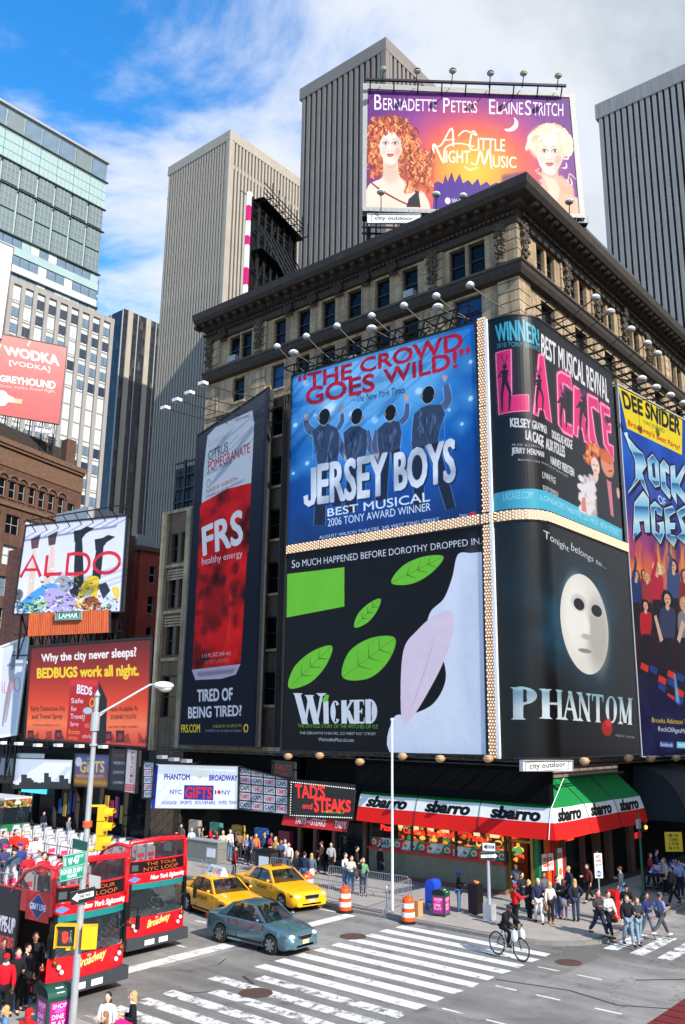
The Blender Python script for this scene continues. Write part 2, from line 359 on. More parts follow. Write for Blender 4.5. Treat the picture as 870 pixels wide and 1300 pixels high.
def serif(A,s_,x0,y0,x1,y1,col,thin=0.10,thick=0.24,sr=0.10,al=1.0):
 """roman capitals with slab serifs, letters placed side by side in the box"""
 G={'A':[('l',.5,0,.06,1,thin),('l',.5,0,.92,1,thick),('b',.2,.62,.75,.62),('s',.08,1),('s',.9,1)],'C':[('c',.52,.5,.42,.5,40,320)],'D':[('l',.16,0,.16,1,thick),('c',.3,.5,.58,.5,-90,90),('s',.16,1),('s',.16,0),('b',.16,.03,.36,.03),('b',.16,.97,.36,.97)],'E':[('l',.18,0,.18,1,thick),('b',.1,.04,.85,.04),('b',.18,.5,.66,.5),('b',.1,.96,.88,.96),('v',.85,.04,.2),('v',.88,.96,-.22),('v',.66,.38,.24)],'H':[('l',.18,0,.18,1,thick),('l',.82,0,.82,1,thick),('b',.18,.48,.82,.48),('s',.18,0),('s',.18,1),('s',.82,0),('s',.82,1)],'I':[('l',.5,0,.5,1,thick),('s',.5,0),('s',.5,1)],'K':[('l',.18,0,.18,1,thick),('l',.86,0,.26,.55,thin),('l',.4,.42,.86,1,thick),('s',.18,0),('s',.18,1),('s',.84,0),('s',.86,1)],'M':[('l',.14,0,.14,1,thin),('l',.86,0,.86,1,thick),('l',.16,0,.5,.95,thick),('l',.84,0,.5,.95,thin),('s',.12,0),('s',.14,1),('s',.86,1),('s',.88,0)],'N':[('l',.16,0,.16,1,thin),('l',.84,0,.84,1,thin),('l',.16,0,.84,1,thick),('s',.14,0),('s',.16,1),('s',.84,0)],'O':[('c',.5,.5,.44,.5,0,360)],'P':[('l',.2,0,.2,1,thick),('c',.36,.27,.48,.27,-90,90),('b',.2,.02,.4,.02),('b',.2,.53,.42,.53),('s',.2,0),('s',.2,1)],'T':[('l',.5,0,.5,1,thick),('b',.06,.04,.94,.04),('v',.08,.04,.22),('v',.92,.04,.22),('s',.5,1)],'W':[('l',.06,0,.28,1,thick),('l',.5,.1,.28,1,thin),('l',.5,.1,.72,1,thick),('l',.94,0,.72,1,thin),('s',.08,0),('s',.5,.06),('s',.92,0)]}
 wd={'I':.5,'M':1.2,'W':1.35,'O':1.1,'E':.85,'P':.9};tot=sum(wd.get(c,1)for c in s_);u=(x1-x0)/tot;x=x0;H=y1-y0
 for c in s_:
  w=u*wd.get(c,1);w_=w*.94;fx=lambda a:x+a*w_;fy=lambda b:y0+b*H;t0=u
  for g in G.get(c,[]):
   if g[0]=='l':A.poly([(fx(g[1])-g[5]*t0/2,fy(g[2])),(fx(g[1])+g[5]*t0/2,fy(g[2])),(fx(g[3])+g[5]*t0/2,fy(g[4])),(fx(g[3])-g[5]*t0/2,fy(g[4]))],col,al)
   elif g[0]=='b':A.rect(fx(g[1]),fy(g[2])-H*.04,fx(g[3]),fy(g[4])+H*.04,col,al)
   elif g[0]=='v':A.poly([(fx(g[1])-u*.05,fy(g[2])),(fx(g[1])+u*.05,fy(g[2])),(fx(g[1])+u*.02,fy(g[2]+g[3])),(fx(g[1])-u*.02,fy(g[2]+g[3]))],col,al)
   elif g[0]=='s':
    d=1 if g[2]>.5 else-1;A.poly([(fx(g[1])-u*.24,fy(g[2])),(fx(g[1])+u*.24,fy(g[2])),(fx(g[1])+u*.08,fy(g[2])-d*H*sr),(fx(g[1])-u*.08,fy(g[2])-d*H*sr)],col,al)
   elif g[0]=='c':
    a0,a1=g[5],g[6];t=np.radians(np.linspace(a0,a1,28));cx,cy,rx,ry=fx(g[1]),fy(g[2]),g[3]*w_,g[4]*H
    ri=rx-(thick*u*(0.25+0.75*np.abs(np.cos(t))));o=np.stack([cx+np.cos(t)*rx,cy+np.sin(t)*ry],1);i=np.stack([cx+np.cos(t)*ri,cy+np.sin(t)*(ry-H*.07)],1);A.poly(np.vstack([o,i[::-1]]),col,al)
  x+=w
# ------------------------------------------------------------------ materials of the setting
def asphalt_mat(name,col,crack=True,wear=None):
 m=bpy.data.materials.new(name);m.use_nodes=True;N,L=m.node_tree.nodes,m.node_tree.links;b=N['Principled BSDF'];b.inputs['Roughness'].default_value=0.85
 t=N.new('ShaderNodeTexCoord')
 def noise(sc,det=6,ro=0.6,vec=None,dist=0):
  n=N.new('ShaderNodeTexNoise');n.inputs['Scale'].default_value=sc;n.inputs['Detail'].default_value=det;n.inputs['Roughness'].default_value=ro;n.inputs['Distortion'].default_value=dist
  L.new(vec or t.outputs['Object'],n.inputs['Vector']);return n.outputs[0]
 def mr(v,a,b_,c,d,cl=True):
  n=N.new('ShaderNodeMapRange');n.clamp=cl;n.inputs['From Min'].default_value=a;n.inputs['From Max'].default_value=b_;n.inputs['To Min'].default_value=c;n.inputs['To Max'].default_value=d;L.new(v,n.inputs[0]);return n.outputs[0]
 def mul(a,b_):
  n=N.new('ShaderNodeMath');n.operation='MULTIPLY';L.new(a,n.inputs[0])
  if isinstance(b_,float):n.inputs[1].default_value=b_
  else:L.new(b_,n.inputs[1])
  return n.outputs[0]
 v=mr(noise(0.22,5),0.32,0.68,0.72,1.18);v=mul(v,mr(noise(1.7,6,0.7),0.3,0.7,0.85,1.12));v=mul(v,mr(noise(45,3,0.8),0.25,0.75,0.72,1.28))
 mp=N.new('ShaderNodeMapping');mp.inputs['Scale'].default_value=(0.9,0.05,1);L.new(t.outputs['Object'],mp.inputs[0]);v=mul(v,mr(noise(1.0,4,0.6,mp.outputs[0]),0.38,0.62,0.76,1.1))
 vo=N.new('ShaderNodeTexVoronoi');vo.feature='F1';vo.inputs['Scale'].default_value=0.16;vo.distance='CHEBYCHEV';L.new(t.outputs['Object'],vo.inputs['Vector'])
 sx=N.new('ShaderNodeSeparateColor');L.new(vo.outputs['Color'],sx.inputs[0]);v=mul(v,mr(sx.outputs[0],0.0,1.0,0.78,1.14))
 v=mul(v,mr(noise(0.9,3,0.5),0.62,0.74,1.0,0.62))
 if crack:
  vc=N.new('ShaderNodeTexVoronoi');vc.feature='DISTANCE_TO_EDGE';vc.inputs['Scale'].default_value=0.42
  ds=N.new('ShaderNodeTexNoise');ds.inputs['Scale'].default_value=1.3;ds.inputs['Detail'].default_value=5;L.new(t.outputs['Object'],ds.inputs['Vector'])
  vm=N.new('ShaderNodeVectorMath');vm.operation='ADD';sc2=N.new('ShaderNodeVectorMath');sc2.operation='SCALE';sc2.inputs['Scale'].default_value=1.6
  L.new(ds.outputs['Color'],sc2.inputs[0]);L.new(t.outputs['Object'],vm.inputs[0]);L.new(sc2.outputs[0],vm.inputs[1]);L.new(vm.outputs[0],vc.inputs['Vector'])
  cm=mul(mr(vc.outputs['Distance'],0.0,0.014,0.45,1.0),1.0)
  gate=mr(noise(0.3,2,0.5),0.5,0.56,1.0,0.0);mxx=N.new('ShaderNodeMix');mxx.data_type='FLOAT';L.new(gate,mxx.inputs[0]);L.new(cm,mxx.inputs[2]);mxx.inputs[3].default_value=1.0
  v=mul(v,mxx.outputs[0])
 s_=N.new('ShaderNodeVectorMath');s_.operation='SCALE';s_.inputs[0].default_value=lin(col);L.new(v,s_.inputs['Scale']);out=s_.outputs[0]
 if wear is not None:
  w=mr(noise(2.6,8,0.75,None,0.4),wear-0.05,wear+0.05,1.0,0.0);w2=mr(noise(26,4,0.8),0.36,0.46,0.0,1.0);ww=mul(w,w2)
  mc=N.new('ShaderNodeMix');mc.data_type='RGBA';L.new(ww,mc.inputs['Factor']);L.new(out,mc.inputs['A'])
  pv=N.new('ShaderNodeVectorMath');pv.operation='SCALE';pv.inputs[0].default_value=lin((226,226,222));L.new(mr(noise(3,5),0.3,0.7,0.82,1.0),pv.inputs['Scale']);L.new(pv.outputs[0],mc.inputs['B']);out=mc.outputs['Result']
 L.new(out,b.inputs['Base Color'])
 bp=N.new('ShaderNodeBump');bp.inputs['Strength'].default_value=0.35;bp.inputs['Distance'].default_value=0.02;L.new(noise(38,4,0.8),bp.inputs['Height']);L.new(bp.outputs[0],b.inputs['Normal'])
 return m
M_ROAD=asphalt_mat('asphalt',(132,129,124));M_PAINT=asphalt_mat('worn_road_paint',(132,129,124),False,0.60);M_PAINT2=asphalt_mat('old_road_paint',(132,129,124),False,0.53)
M_CONC=mat('pavement_concrete',(154,147,138),0.9,vary=0.2,scale=1.3,bump=0.3,bscale=30);M_JOINT=mat('pavement_joint',(62,60,58),0.95)
M_KERB=mat('kerb_stone',(128,124,118),0.85,vary=0.2,scale=3,bump=0.3);M_IRON=mat('cast_iron',(112,88,78),0.55,0.6,vary=0.25,scale=9);M_REDPAVE=mat('dark_red_plaza_coating',(104,22,24),0.75,vary=0.2,scale=6)
M_BLACK=mat('black_metal',(22,22,24),0.45,0.3,vary=0.15);M_DARK=mat('dark_void',(10,10,12),0.9,vary=0.0)
M_STEEL=mat('galvanised_steel',(165,168,172),0.38,0.75,vary=0.1,scale=8);M_WHITE=mat('white_paint',(225,226,226),0.4,vary=0.06);M_GREY=mat('grey_paint',(150,152,154),0.5,vary=0.1)
# ------------------------------------------------------------------ ground
g=MB();g.add([(-900,-900,0),(900,-900,0),(900,900,0),(-900,900,0)],[(0,1,2,3)]);road=struct(g,'road',M_ROAD)
def road_part(mb,name,m,label=None):return mb.build(name,m,road,label=label)
def paint(x0,y0,x1,y1,m=None,name='crosswalk_stripe',z=0.004):
 p=MB();j=lambda:random.uniform(-0.05,0.05)
 p.add([(x0+j()*.3,y0+j(),z),(x1+j()*.3,y0+j(),z),(x1+j()*.3,y1+j(),z),(x0+j()*.3,y1+j(),z)],[(0,1,2,3)]);return road_part(p,name,m or M_PAINT)
for k in range(16):
 x=15.7+k*0.985;y0,y1=15.95,22.6
 if 4<=k<=6:y1=21.6 if k!=5 else 22.7
 paint(x,y0,x+0.5,y1,M_PAINT2 if k<7 else M_PAINT)
for a,b in((15.7,21.4),(21.4,26.2),(26.2,31.1)):paint(a+.01,25.1,b-.01,25.7,None,'stop_line')
for x in(22.75,25.85,19.4):
 for k in range(9):paint(x-.06,26.3+k*6.1,x+.06,29.3+k*6.1,None,'lane_dash')
paint(31.02,25.75,31.14,60,None,'edge_line')
for x in(26.2,29.1,23.2):
 for a,b in((15.5,14.75),(14.05,13.25),(12.2,11.35)):
  if x==29.1 and a<13:continue
  paint(x-.05,b,x+.05,a,None,'guide_dash')
for y in(14.6,13.6,12.6,11.6,10.7):paint(33.0,y-.25,36.4,y+.28,M_PAINT2)
for x in(32.9,36.6):pass
for x,y,r in((24.9,24.4,.0),(30.3,14.97,.36),(28.15,22.85,.42),(20.6,20.5,.42),(33.3,14.0,.0)):
 if r:
  p=MB();p.lathe([(r+.1,0.0),(r+.1,0.008),(r,0.009),(r,0.006),(r*.9,0.012),(r*.5,0.014),(0.0001,0.014)],(x,y,0.001),20);road_part(p,'manhole_cover',M_IRON)
# tar lines where the road was cut
def tarline(pts,w):p=MB();p.grid([[(x-w,y,.0035)for x,y in pts],[(x+w,y,.0035)for x,y in pts]]);return road_part(p,'tar_seam',MATS['tar'])
mat('tar',(52,51,52),0.8,vary=0.3,scale=6)
tarline([(20.7,23.9),(22.0,23.7),(22.7,24.1),(24.2,24.0),(24.6,24.4)],.05);tarline([(26.8,15.8),(27.3,13.5),(26.9,11.8),(28.0,9.8)],.05);tarline([(19,22.2),(20.2,21.3),(21.2,21.2),(21.6,22.1)],.06);tarline([(29.8,12.4),(31,11.2),(33.5,10.7)],.07)
# red plaza surface at the near corner, with joints
g=MB();g.box(15,-20,0.0,60,10.5,0.02);plaza=struct(g,'plaza_pavement',M_REDPAVE)
for k in range(30):p=MB();p.box(22.03+k*.6,5,0.02,22.57+k*.6,10.46,0.045);p.build('paving_strip',M_REDPAVE,plaza)
# pavement along the avenue and round the corner
def rounded(x0,y0,r,x1,y1,n=8):return[(x0,y1)]+[(x0,y0+r)]+[(x0+r-math.cos(math.pi/2*t/n)*r,y0+r-math.sin(math.pi/2*t/n)*r)for t in range(1,n)]+[(x0+r,y0),(x1,y0),(x1,y1)]
g=MB();g.prism(rounded(31.72,15.27,3.0,110,160),0.0,0.115);pave=struct(g,'pavement',M_JOINT)
k_in,k_out=rounded(31.72,15.27,3.0,110,160),rounded(31.5,15.05,3.2,110,160)
seg=0
for i in range(len(k_in)-3+0):
 (ax,ay),(bx,by),(cx,cy),(dx,dy)=k_in[i],k_in[i+1],k_out[i],k_out[i+1]
 L_=math.hypot(bx-ax,by-ay);n=max(1,int(L_/1.8));n=min(n,45)
 for k in range(n):
  t0,t1=k/n+.004,(k+1)/n-.004
  if i==0 and n>40:t0,t1=1-(k+1)*1.9/L_+.0002,1-k*1.9/L_
  q=MB();q.prism([(ax+(bx-ax)*t0,ay+(by-ay)*t0),(ax+(bx-ax)*t1,ay+(by-ay)*t1),(cx+(dx-cx)*t1,cy+(dy-cy)*t1),(cx+(dx-cx)*t0,cy+(dy-cy)*t0)],0.0,0.128);q.build('kerb_stone',M_KERB,pave)
q=MB();q.prism([(k_in[-3][0],15.27),(k_in[-3][0],15.05),(70,15.05),(70,15.27)],0,0.128);q.build('kerb_stone',M_KERB,pave)
slab=MB();slab.box(-.742,-.742,0,.742,.742,.018);sl0=slab.build('paving_slab',M_CONC,pave);first=True
for i in range(14):
 for j in range(26):
  x,y=32.55+i*1.5,16.1+j*1.5
  if x>38.6 and y>19.8:continue
  if x-.75<34.8 and y-.75<18.3 and math.hypot(34.72-(x-.75),18.27-(y-.75))>3.0:
   pts=[(x+a,y+b)for a,b in((-.74,-.74),(.74,-.74),(.74,.74),(-.74,.74))];ins=[]
   for px_,py_ in pts:
    d=math.hypot(px_-34.72,py_-18.27)
    ins.append((px_,py_)if(d<=2.96 or px_>34.72 or py_>18.27)else(34.72+(px_-34.72)*2.96/d,18.27+(py_-18.27)*2.96/d))
   q=MB();q.prism(ins,.115,.133);q.build('paving_slab',M_CONC,pave);continue
  if first:sl0.location=(x,y,.115);first=False
  else:share(sl0,'paving_slab',(x,y,.115),pave)
# Duffy side pavement at the lower left
g=MB();g.box(-60,20.2,0,15.5,200,.12);pave2=struct(g,'island_pavement',M_CONC)
for k in range(14):q=MB();q.box(15.5,20.2+k*1.9+.01,0,15.72,22.08+k*1.9,.13);q.build('kerb_stone',M_KERB,pave2)
# ------------------------------------------------------------------ the corner building
def brick_mat(name,c1,c2,cm,scale=1.0,w=0.42,h=0.14,rough=0.85,vary=0.25,axis='X',bumpv=0.25,streak=.3):
 m=bpy.data.materials.new(name);m.use_nodes=True;N,L=m.node_tree.nodes,m.node_tree.links;b=N['Principled BSDF'];b.inputs['Roughness'].default_value=rough
 t=N.new('ShaderNodeTexCoord');sp=N.new('ShaderNodeSeparateXYZ');L.new(t.outputs['Object'],sp.inputs[0]);cb=N.new('ShaderNodeCombineXYZ')
 ad=N.new('ShaderNodeMath');ad.operation='ADD';L.new(sp.outputs[0],ad.inputs[0]);L.new(sp.outputs[1],ad.inputs[1]);L.new(ad.outputs[0],cb.inputs[0]);L.new(sp.outputs[2],cb.inputs[1])
 br=N.new('ShaderNodeTexBrick');br.inputs['Scale'].default_value=scale;br.inputs['Brick Width'].default_value=w;br.inputs['Row Height'].default_value=h;br.inputs['Mortar Size'].default_value=0.012
 br.inputs['Color1'].default_value=(*lin(c1),1);br.inputs['Color2'].default_value=(*lin(c2),1);br.inputs['Mortar'].default_value=(*lin(cm),1);L.new(cb.outputs[0],br.inputs['Vector'])
 n=N.new('ShaderNodeTexNoise');n.inputs['Scale'].default_value=0.5;n.inputs['Detail'].default_value=8;n.inputs['Roughness'].default_value=0.7;L.new(t.outputs['Object'],n.inputs['Vector'])
 mp=N.new('ShaderNodeMapping');mp.inputs['Scale'].default_value=(1.6,1.6,0.1);L.new(t.outputs['Object'],mp.inputs[0]);n2=N.new('ShaderNodeTexNoise');n2.inputs['Scale'].default_value=1.5;n2.inputs['Detail'].default_value=6;L.new(mp.outputs[0],n2.inputs['Vector'])
 a=N.new('ShaderNodeMapRange');a.inputs['From Min'].default_value=.3;a.inputs['From Max'].default_value=.7;a.inputs['To Min'].default_value=1-vary;a.inputs['To Max'].default_value=1+vary*.5;L.new(n.outputs[0],a.inputs[0])
 c=N.new('ShaderNodeMapRange');c.inputs['From Min'].default_value=.35;c.inputs['From Max'].default_value=.62;c.inputs['To Min'].default_value=1-streak;c.inputs['To Max'].default_value=1;L.new(n2.outputs[0],c.inputs[0])
 mm=N.new('ShaderNodeMath');mm.operation='MULTIPLY';L.new(a.outputs[0],mm.inputs[0]);L.new(c.outputs[0],mm.inputs[1])
 vm=N.new('ShaderNodeVectorMath');vm.operation='SCALE';L.new(br.outputs[0],vm.inputs[0]);L.new(mm.outputs[0],vm.inputs['Scale']);L.new(vm.outputs[0],b.inputs['Base Color'])
 bp=N.new('ShaderNodeBump');bp.inputs['Strength'].default_value=bumpv;bp.inputs['Distance'].default_value=0.02;L.new(br.outputs['Fac'],bp.inputs['Height']);bp.invert=True;L.new(bp.outputs[0],b.inputs['Normal'])
 return m
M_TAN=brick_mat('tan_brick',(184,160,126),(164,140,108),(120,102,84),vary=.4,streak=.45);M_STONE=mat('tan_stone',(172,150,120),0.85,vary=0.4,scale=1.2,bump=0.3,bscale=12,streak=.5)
M_CORN=mat('weathered_dark_cornice',(52,45,39),0.8,vary=0.35,scale=1.8,bump=0.5,bscale=9,streak=.3);M_ORN=mat('grimy_carved_stone',(80,70,58),0.85,vary=0.4,scale=4,bump=0.6,bscale=16)
def glass_mat(name,col=(26,32,40),rough=0.06,vary=0.6):
 m=mat(name,col,rough,0.0,vary=vary,scale=0.35,spec=.22);m.node_tree.nodes['Principled BSDF'].inputs['IOR'].default_value=1.45;return m
M_WGLASS=glass_mat('dark_window_glass',(14,16,20),.12);M_FRAME=mat('dark_window_frame',(40,38,36),0.6)
def wall_grid(mb,to3,u0,u1,z0,z1,holes,depth):
 """front skin with openings and their reveals; to3(u, z, d) -> point, d = depth behind the face"""
 us=sorted({u0,u1,*[h[0]for h in holes],*[h[1]for h in holes]});zs=sorted({z0,z1,*[h[2]for h in holes],*[h[3]for h in holes]})
 for a,b in zip(us,us[1:]):
  run=None
  for c,d in list(zip(zs,zs[1:]))+[(None,None)]:
   solid=c is not None and not any(h[0]<=a+1e-6 and b<=h[1]+1e-6 and h[2]<=c+1e-6 and d<=h[3]+1e-6 for h in holes)
   if solid:run=[c,d]if run is None else[run[0],d]
   elif run:mb.add([to3(a,run[0],0),to3(b,run[0],0),to3(b,run[1],0),to3(a,run[1],0)],[(0,1,2,3)]);run=None
 for a,b,c,d in holes:
  for p,q in(((a,c),(a,d)),((b,d),(b,c)),((a,d),(b,d)),((b,c),(a,c))):
   mb.add([to3(*p,0),to3(*q,0),to3(*q,depth),to3(*p,depth)],[(0,1,2,3)])
_win={}
def window(parent,to3,a,b,c,d,depth,mf,mg,sash=1,mull=0,ac=None,name='window'):
 """a window: frame (the part) with its glass pane below it"""
 f=MB();t=0.07
 def bar(u0,u1,w0,w1,d0,d1):
  vs=[to3(u,w,e)for e in(d0,d1)for u,w in((u0,w0),(u1,w0),(u1,w1),(u0,w1))];f.add(vs,[(0,1,2,3),(7,6,5,4),(0,4,5,1),(1,5,6,2),(2,6,7,3),(3,7,4,0)])
 D=depth-.12
 bar(a,b,c,c+t,D,depth);bar(a,b,d-t,d,D,depth);bar(a,a+t,c+t,d-t,D,depth);bar(b-t,b,c+t,d-t,D,depth)
 for k in range(sash):w=c+(d-c)*(k+1)/(sash+1);bar(a+t,b-t,w-.04,w+.04,D,depth)
 for k in range(mull):u=a+(b-a)*(k+1)/(mull+1);bar(u-.03,u+.03,c+t,d-t,D+.02,depth-.01)
 fr=f.build(name,mf,parent)
 g=MB();e=depth-.03;g.add([to3(a+.01,c+.01,e),to3(b-.01,c+.01,e),to3(b-.01,d-.01,e),to3(a+.01,d-.01,e)],[(0,1,2,3)]);g.build('pane',mg,fr)
 return fr
XW,YW=39.0,20.4
WEST=lambda u,z,d:(XW+d,u,z)
SOUTH=lambda u,z,d:(u,YW+d,z)
bld=thing('corner_building','old tan stone corner block under a heavy dark cornice, covered with theatre billboards','building',(XW,YW,0))
holesW,holesS=[],[]
colsW=[(42.98,1.0),(41.78,1.0),(38.5,1.05),(36.3,1.05),(34.1,1.05),(31.95,1.05),(29.7,1.05),(27.6,1.05),(24.25,1.0),(22.95,1.0)]
for y,w in colsW:holesW.append((y-w/2-.04,y+w/2+.04,32.8,34.85))
for y in(42.4,38.6,36.3,34.1,31.95,29.7,27.6):holesW.append((y-.6,y+.6,29.75,31.55))
holesW.append((22.7,24.5,29.6,31.6))
for z in(26.4,22.95,19.4,15.9,12.4,9.0):holesW.append((38.0,39.15,z,z+2.0))
for z in(26.4,22.95):holesW.append((43.4,44.7,z,z+1.9))
for x in(41.85,43.1,46.25,47.5,50.55,51.8,54.9,56.15,59.2,60.4,63.5,64.7):holesS.append((x-.5,x+.5,33.2,34.95))
for x in(42.5,46.9,51.2,55.5,59.8,64.1):holesS.append((x-.85,x+.85,29.5,31.5))
w=MB();wall_grid(w,WEST,21.6,45.7,6.2,29.1,[h for h in holesW if h[3]<29],.35);w.build('shade_toned_wall',brick_mat('shade_toned_brick',(92,80,66),(80,68,56),(60,54,48),vary=.4,streak=.45),bld)  # lower west storeys: their shade is painted in as a darker brick colour
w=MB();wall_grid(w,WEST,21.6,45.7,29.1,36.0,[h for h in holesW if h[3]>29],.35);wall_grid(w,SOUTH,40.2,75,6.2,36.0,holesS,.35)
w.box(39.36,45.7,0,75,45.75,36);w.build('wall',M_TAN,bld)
w=MB();w.box(39.45,20.85,6.0,75,45.6,35.9);w.build('inner_core',M_DARK,bld)
# stone corner piers laid in courses
zc_=6.2
while zc_<35.6:
 h=0.62
 q=MB();q.prism([(XW-.12,21.6),(XW-.12,YW-.12),(40.2,YW-.12),(40.2,YW+.3),(XW+.3,YW+.3),(XW+.3,21.6)],zc_+.03,zc_+h-.03)
 if zc_>28:q.build('stone_course',M_STONE,bld)
 else:
  pass
 zc_+=h
q=MB();q.box(XW-.04,YW-.04,6.2,40.2,21.6,36);q.build('corner_pier',M_STONE,bld)
for k_,(y_,z_)in enumerate(((36.3,29.75),(31.95,29.75),(27.6,32.8),(42.98,32.8))):q=MB();q.box(XW-.25,y_-.35,z_+.05,XW+.2,y_+.35,z_+.5);q.build('air_conditioner',M_GREY,bld)
for y0,y1 in((44.5,45.7),(25.2,26.5),(39.7,41.0)):
 z=26.3 if y0>44 else 29.0
 while z<35.6:
  if not(31.0<z<32.6):q=MB();q.box(XW-.1,y0,z+.03,XW+.1,y1,z+.59);q.build('stone_course',M_STONE,bld)
  z+=.62
for x0 in(44.3,48.6,52.9,57.2,61.5):
 z=29.0
 while z<35.6:
  if not(31.0<z<32.6):q=MB();q.box(x0,YW-.1,z+.03,x0+1.0,YW+.1,z+.59);q.build('stone_course',M_STONE,bld)
  z+=.62
def sweep(prof,y_end=45.7,x_end=75.0,close=True):
 """profile [(outwards, z)] led along the west front, round the corner and along the south front"""
 s=MB();rows=[]
 for o,z in prof:rows.append([(XW,y_end+o*.12,z),(XW-o,y_end+o*.12,z),(XW-o,YW-o,z),(x_end,YW-o,z),(x_end,YW,z)])
 n=len(rows)
 s.v=[p for r in rows for p in r]
 for i in range(n):
  j=(i+1)%n
  for k in range(4):s.f.append([i*5+k,j*5+k,j*5+k+1,i*5+k+1]);s.mi.append(0);s.uv.append([(0,0)]*4)
 return s
sweep([(0,31.75),(.35,31.85),(.5,32.1),(.55,32.35),(.62,32.4),(.62,32.55),(.1,32.75),(0,32.76)]).build('string_course',M_CORN,bld)
sweep([(0,29.0),(.16,29.05),(.16,29.25),(0,29.3)]).build('string_course',M_STONE,bld)
sweep([(0,35.0),(.2,35.05),(.3,35.35),(.35,35.7),(.75,35.75),(.8,36.0),(1.35,36.05),(1.55,36.3),(1.62,36.75),(1.3,36.85),(0,36.9)]).build('cornice',M_CORN,bld)
mod=MB();mod.extr([(0,-.14,0),(-.5,-.14,.02),(-.62,-.14,.14),(-.5,-.14,.3),(0,-.14,.3)],(0,.28,0));m0=mod.build('cornice_bracket',M_CORN,bld,world=False);m0.location=Vector((XW-.72,45.9,35.76))-bld.location
for k in range(1,32):share(m0,'cornice_bracket',Vector((XW-.72,45.9-k*.82,35.76))-bld.location,bld)
for k in range(44):share(m0,'cornice_bracket',Vector((39.2+k*.8,YW-.72,35.76))-bld.location,bld,math.pi/2)
dn=MB();dn.box(-.2,-.09,0,.02,.09,.17);d0=dn.build('dentil',M_CORN,bld,world=False);d0.location=Vector((XW-.32,45.8,35.4))-bld.location
for k in range(1,86):share(d0,'dentil',Vector((XW-.32,45.8-k*.3,35.4))-bld.location,bld)
for k in range(100):share(d0,'dentil',Vector((39.1+k*.3,YW-.32,35.4))-bld.location,bld,math.pi/2)
# carved drops on the piers
def ornament(seed,H=2.3):
 r=random.Random(seed);o=MB();o.box(-.14,-.42,-.1,.02,.42,.25)
 for s_ in(-1,1):
  o.tube([(-.16,s_*(.2+.16*math.cos(t)),-.05-.16*math.sin(t))for t in np.linspace(0,5.2,9)],.07,5)
 n=15
 for k in range(n):
  z=-.25-k*(H-.4)/n;wv=.32*(1-.55*abs(k/n-.35));
  for q in range(3):o.ball((-.12-r.uniform(0,.12),r.uniform(-wv,wv),z+r.uniform(-.05,.05)),r.uniform(.07,.14),None,r.uniform(.07,.16),6,4)
 o.box(-.12,-.3,-H-.05,.02,.3,-H+.08);return o
orn0=ornament(1).build('carved_ornament',M_ORN,bld,world=False,smooth=True);orn0.location=Vector((XW-.1,45.5,35.15))-bld.location
for y in(40.35,25.85,21.3):share(orn0,'carved_ornament',Vector((XW-.12,y,35.15))-bld.location,bld)
for x in(39.5,44.8,49.1,53.4,57.7):share(orn0,'carved_ornament',Vector((x,YW-.12,35.15))-bld.location,bld,math.pi/2)
sm=ornament(3,1.0).build('carved_bracket',M_CORN,bld,world=False,smooth=True);sm.location=Vector((XW-.2,37.4,35.7))-bld.location
for y in(35.2,33.0,30.8,28.65,43.9):share(sm,'carved_bracket',Vector((XW-.2,y,35.7))-bld.location,bld)
for x in(53.4,):share(sm,'carved_bracket',Vector((x,YW-.2,35.7))-bld.location,bld,math.pi/2)
blue_glass=glass_mat('blue_window_glass',(38,70,120),.05)
for k,h in enumerate(holesW):window(bld,WEST,*h,.33,M_FRAME,blue_glass if k in(11,17)else M_WGLASS)
for h in holesS:window(bld,SOUTH,*h,.33,M_FRAME,M_WGLASS)
for h in holesW:
 if h[3]<34.7 and h[1]-h[0]<1.3:q=MB();q.box(XW-.12,h[0]-.12,h[2]-.16,XW+.2,h[1]+.12,h[2]);q.build('window_sill',M_STONE,bld)
for h in holesS:q=MB();q.box(h[0]-.12,YW-.12,h[2]-.14,h[1]+.12,YW+.2,h[2]);q.build('window_sill',M_STONE,bld)
for y in(37.75,37.55,39.6):q=MB();q.cyl((XW-.12,y,6.5),(XW-.12,y,29),.05,n=6);q.build('drain_pipe',M_CORN,bld)
# base above the shops
w=MB();w.box(39.3,36.0,0,39.6,46.2,6.2);w.box(39.3,21.6,3.35,39.6,36.0,6.2);w.box(39.3,35.6,0,44,36.0,6.2);w.box(39.3,30.6,.1,44,30.9,3.4);w.box(47.2,20.7,0,75,20.9,6.2);w.box(40.3,20.7,3.35,47.2,20.9,6.2);w.box(46.9,20.9,0,47.2,26,6.2);w.box(39.3,20.7,3.2,40.4,21.6,6.2);w.box(39.6,21,3.4,52,36,3.6);w.box(45.5,26,0,45.8,36,3.4);w.build('ground_floor_wall',mat('dark_shop_wall',(22,20,19),.9,spec=.1),bld)
q=MB();q.box(38.7,20.1,6.1,75,20.4,6.5);q.box(38.7,20.4,6.1,39.0,46.2,6.5);q.build('ledge',M_STONE,bld)
# roof and penthouse
w=MB();w.box(40.0,21.4,35.9,75,45.6,36.6);w.build('roof',M_CORN,bld)
pa,pb=gy(735,285,26.0),gy(768,330,26.0)
w=MB();w.box(57.2,24,36.6,68,34,45.0);w.build('penthouse',mat('penthouse_render',(70,68,62),.85,vary=.2),bld)
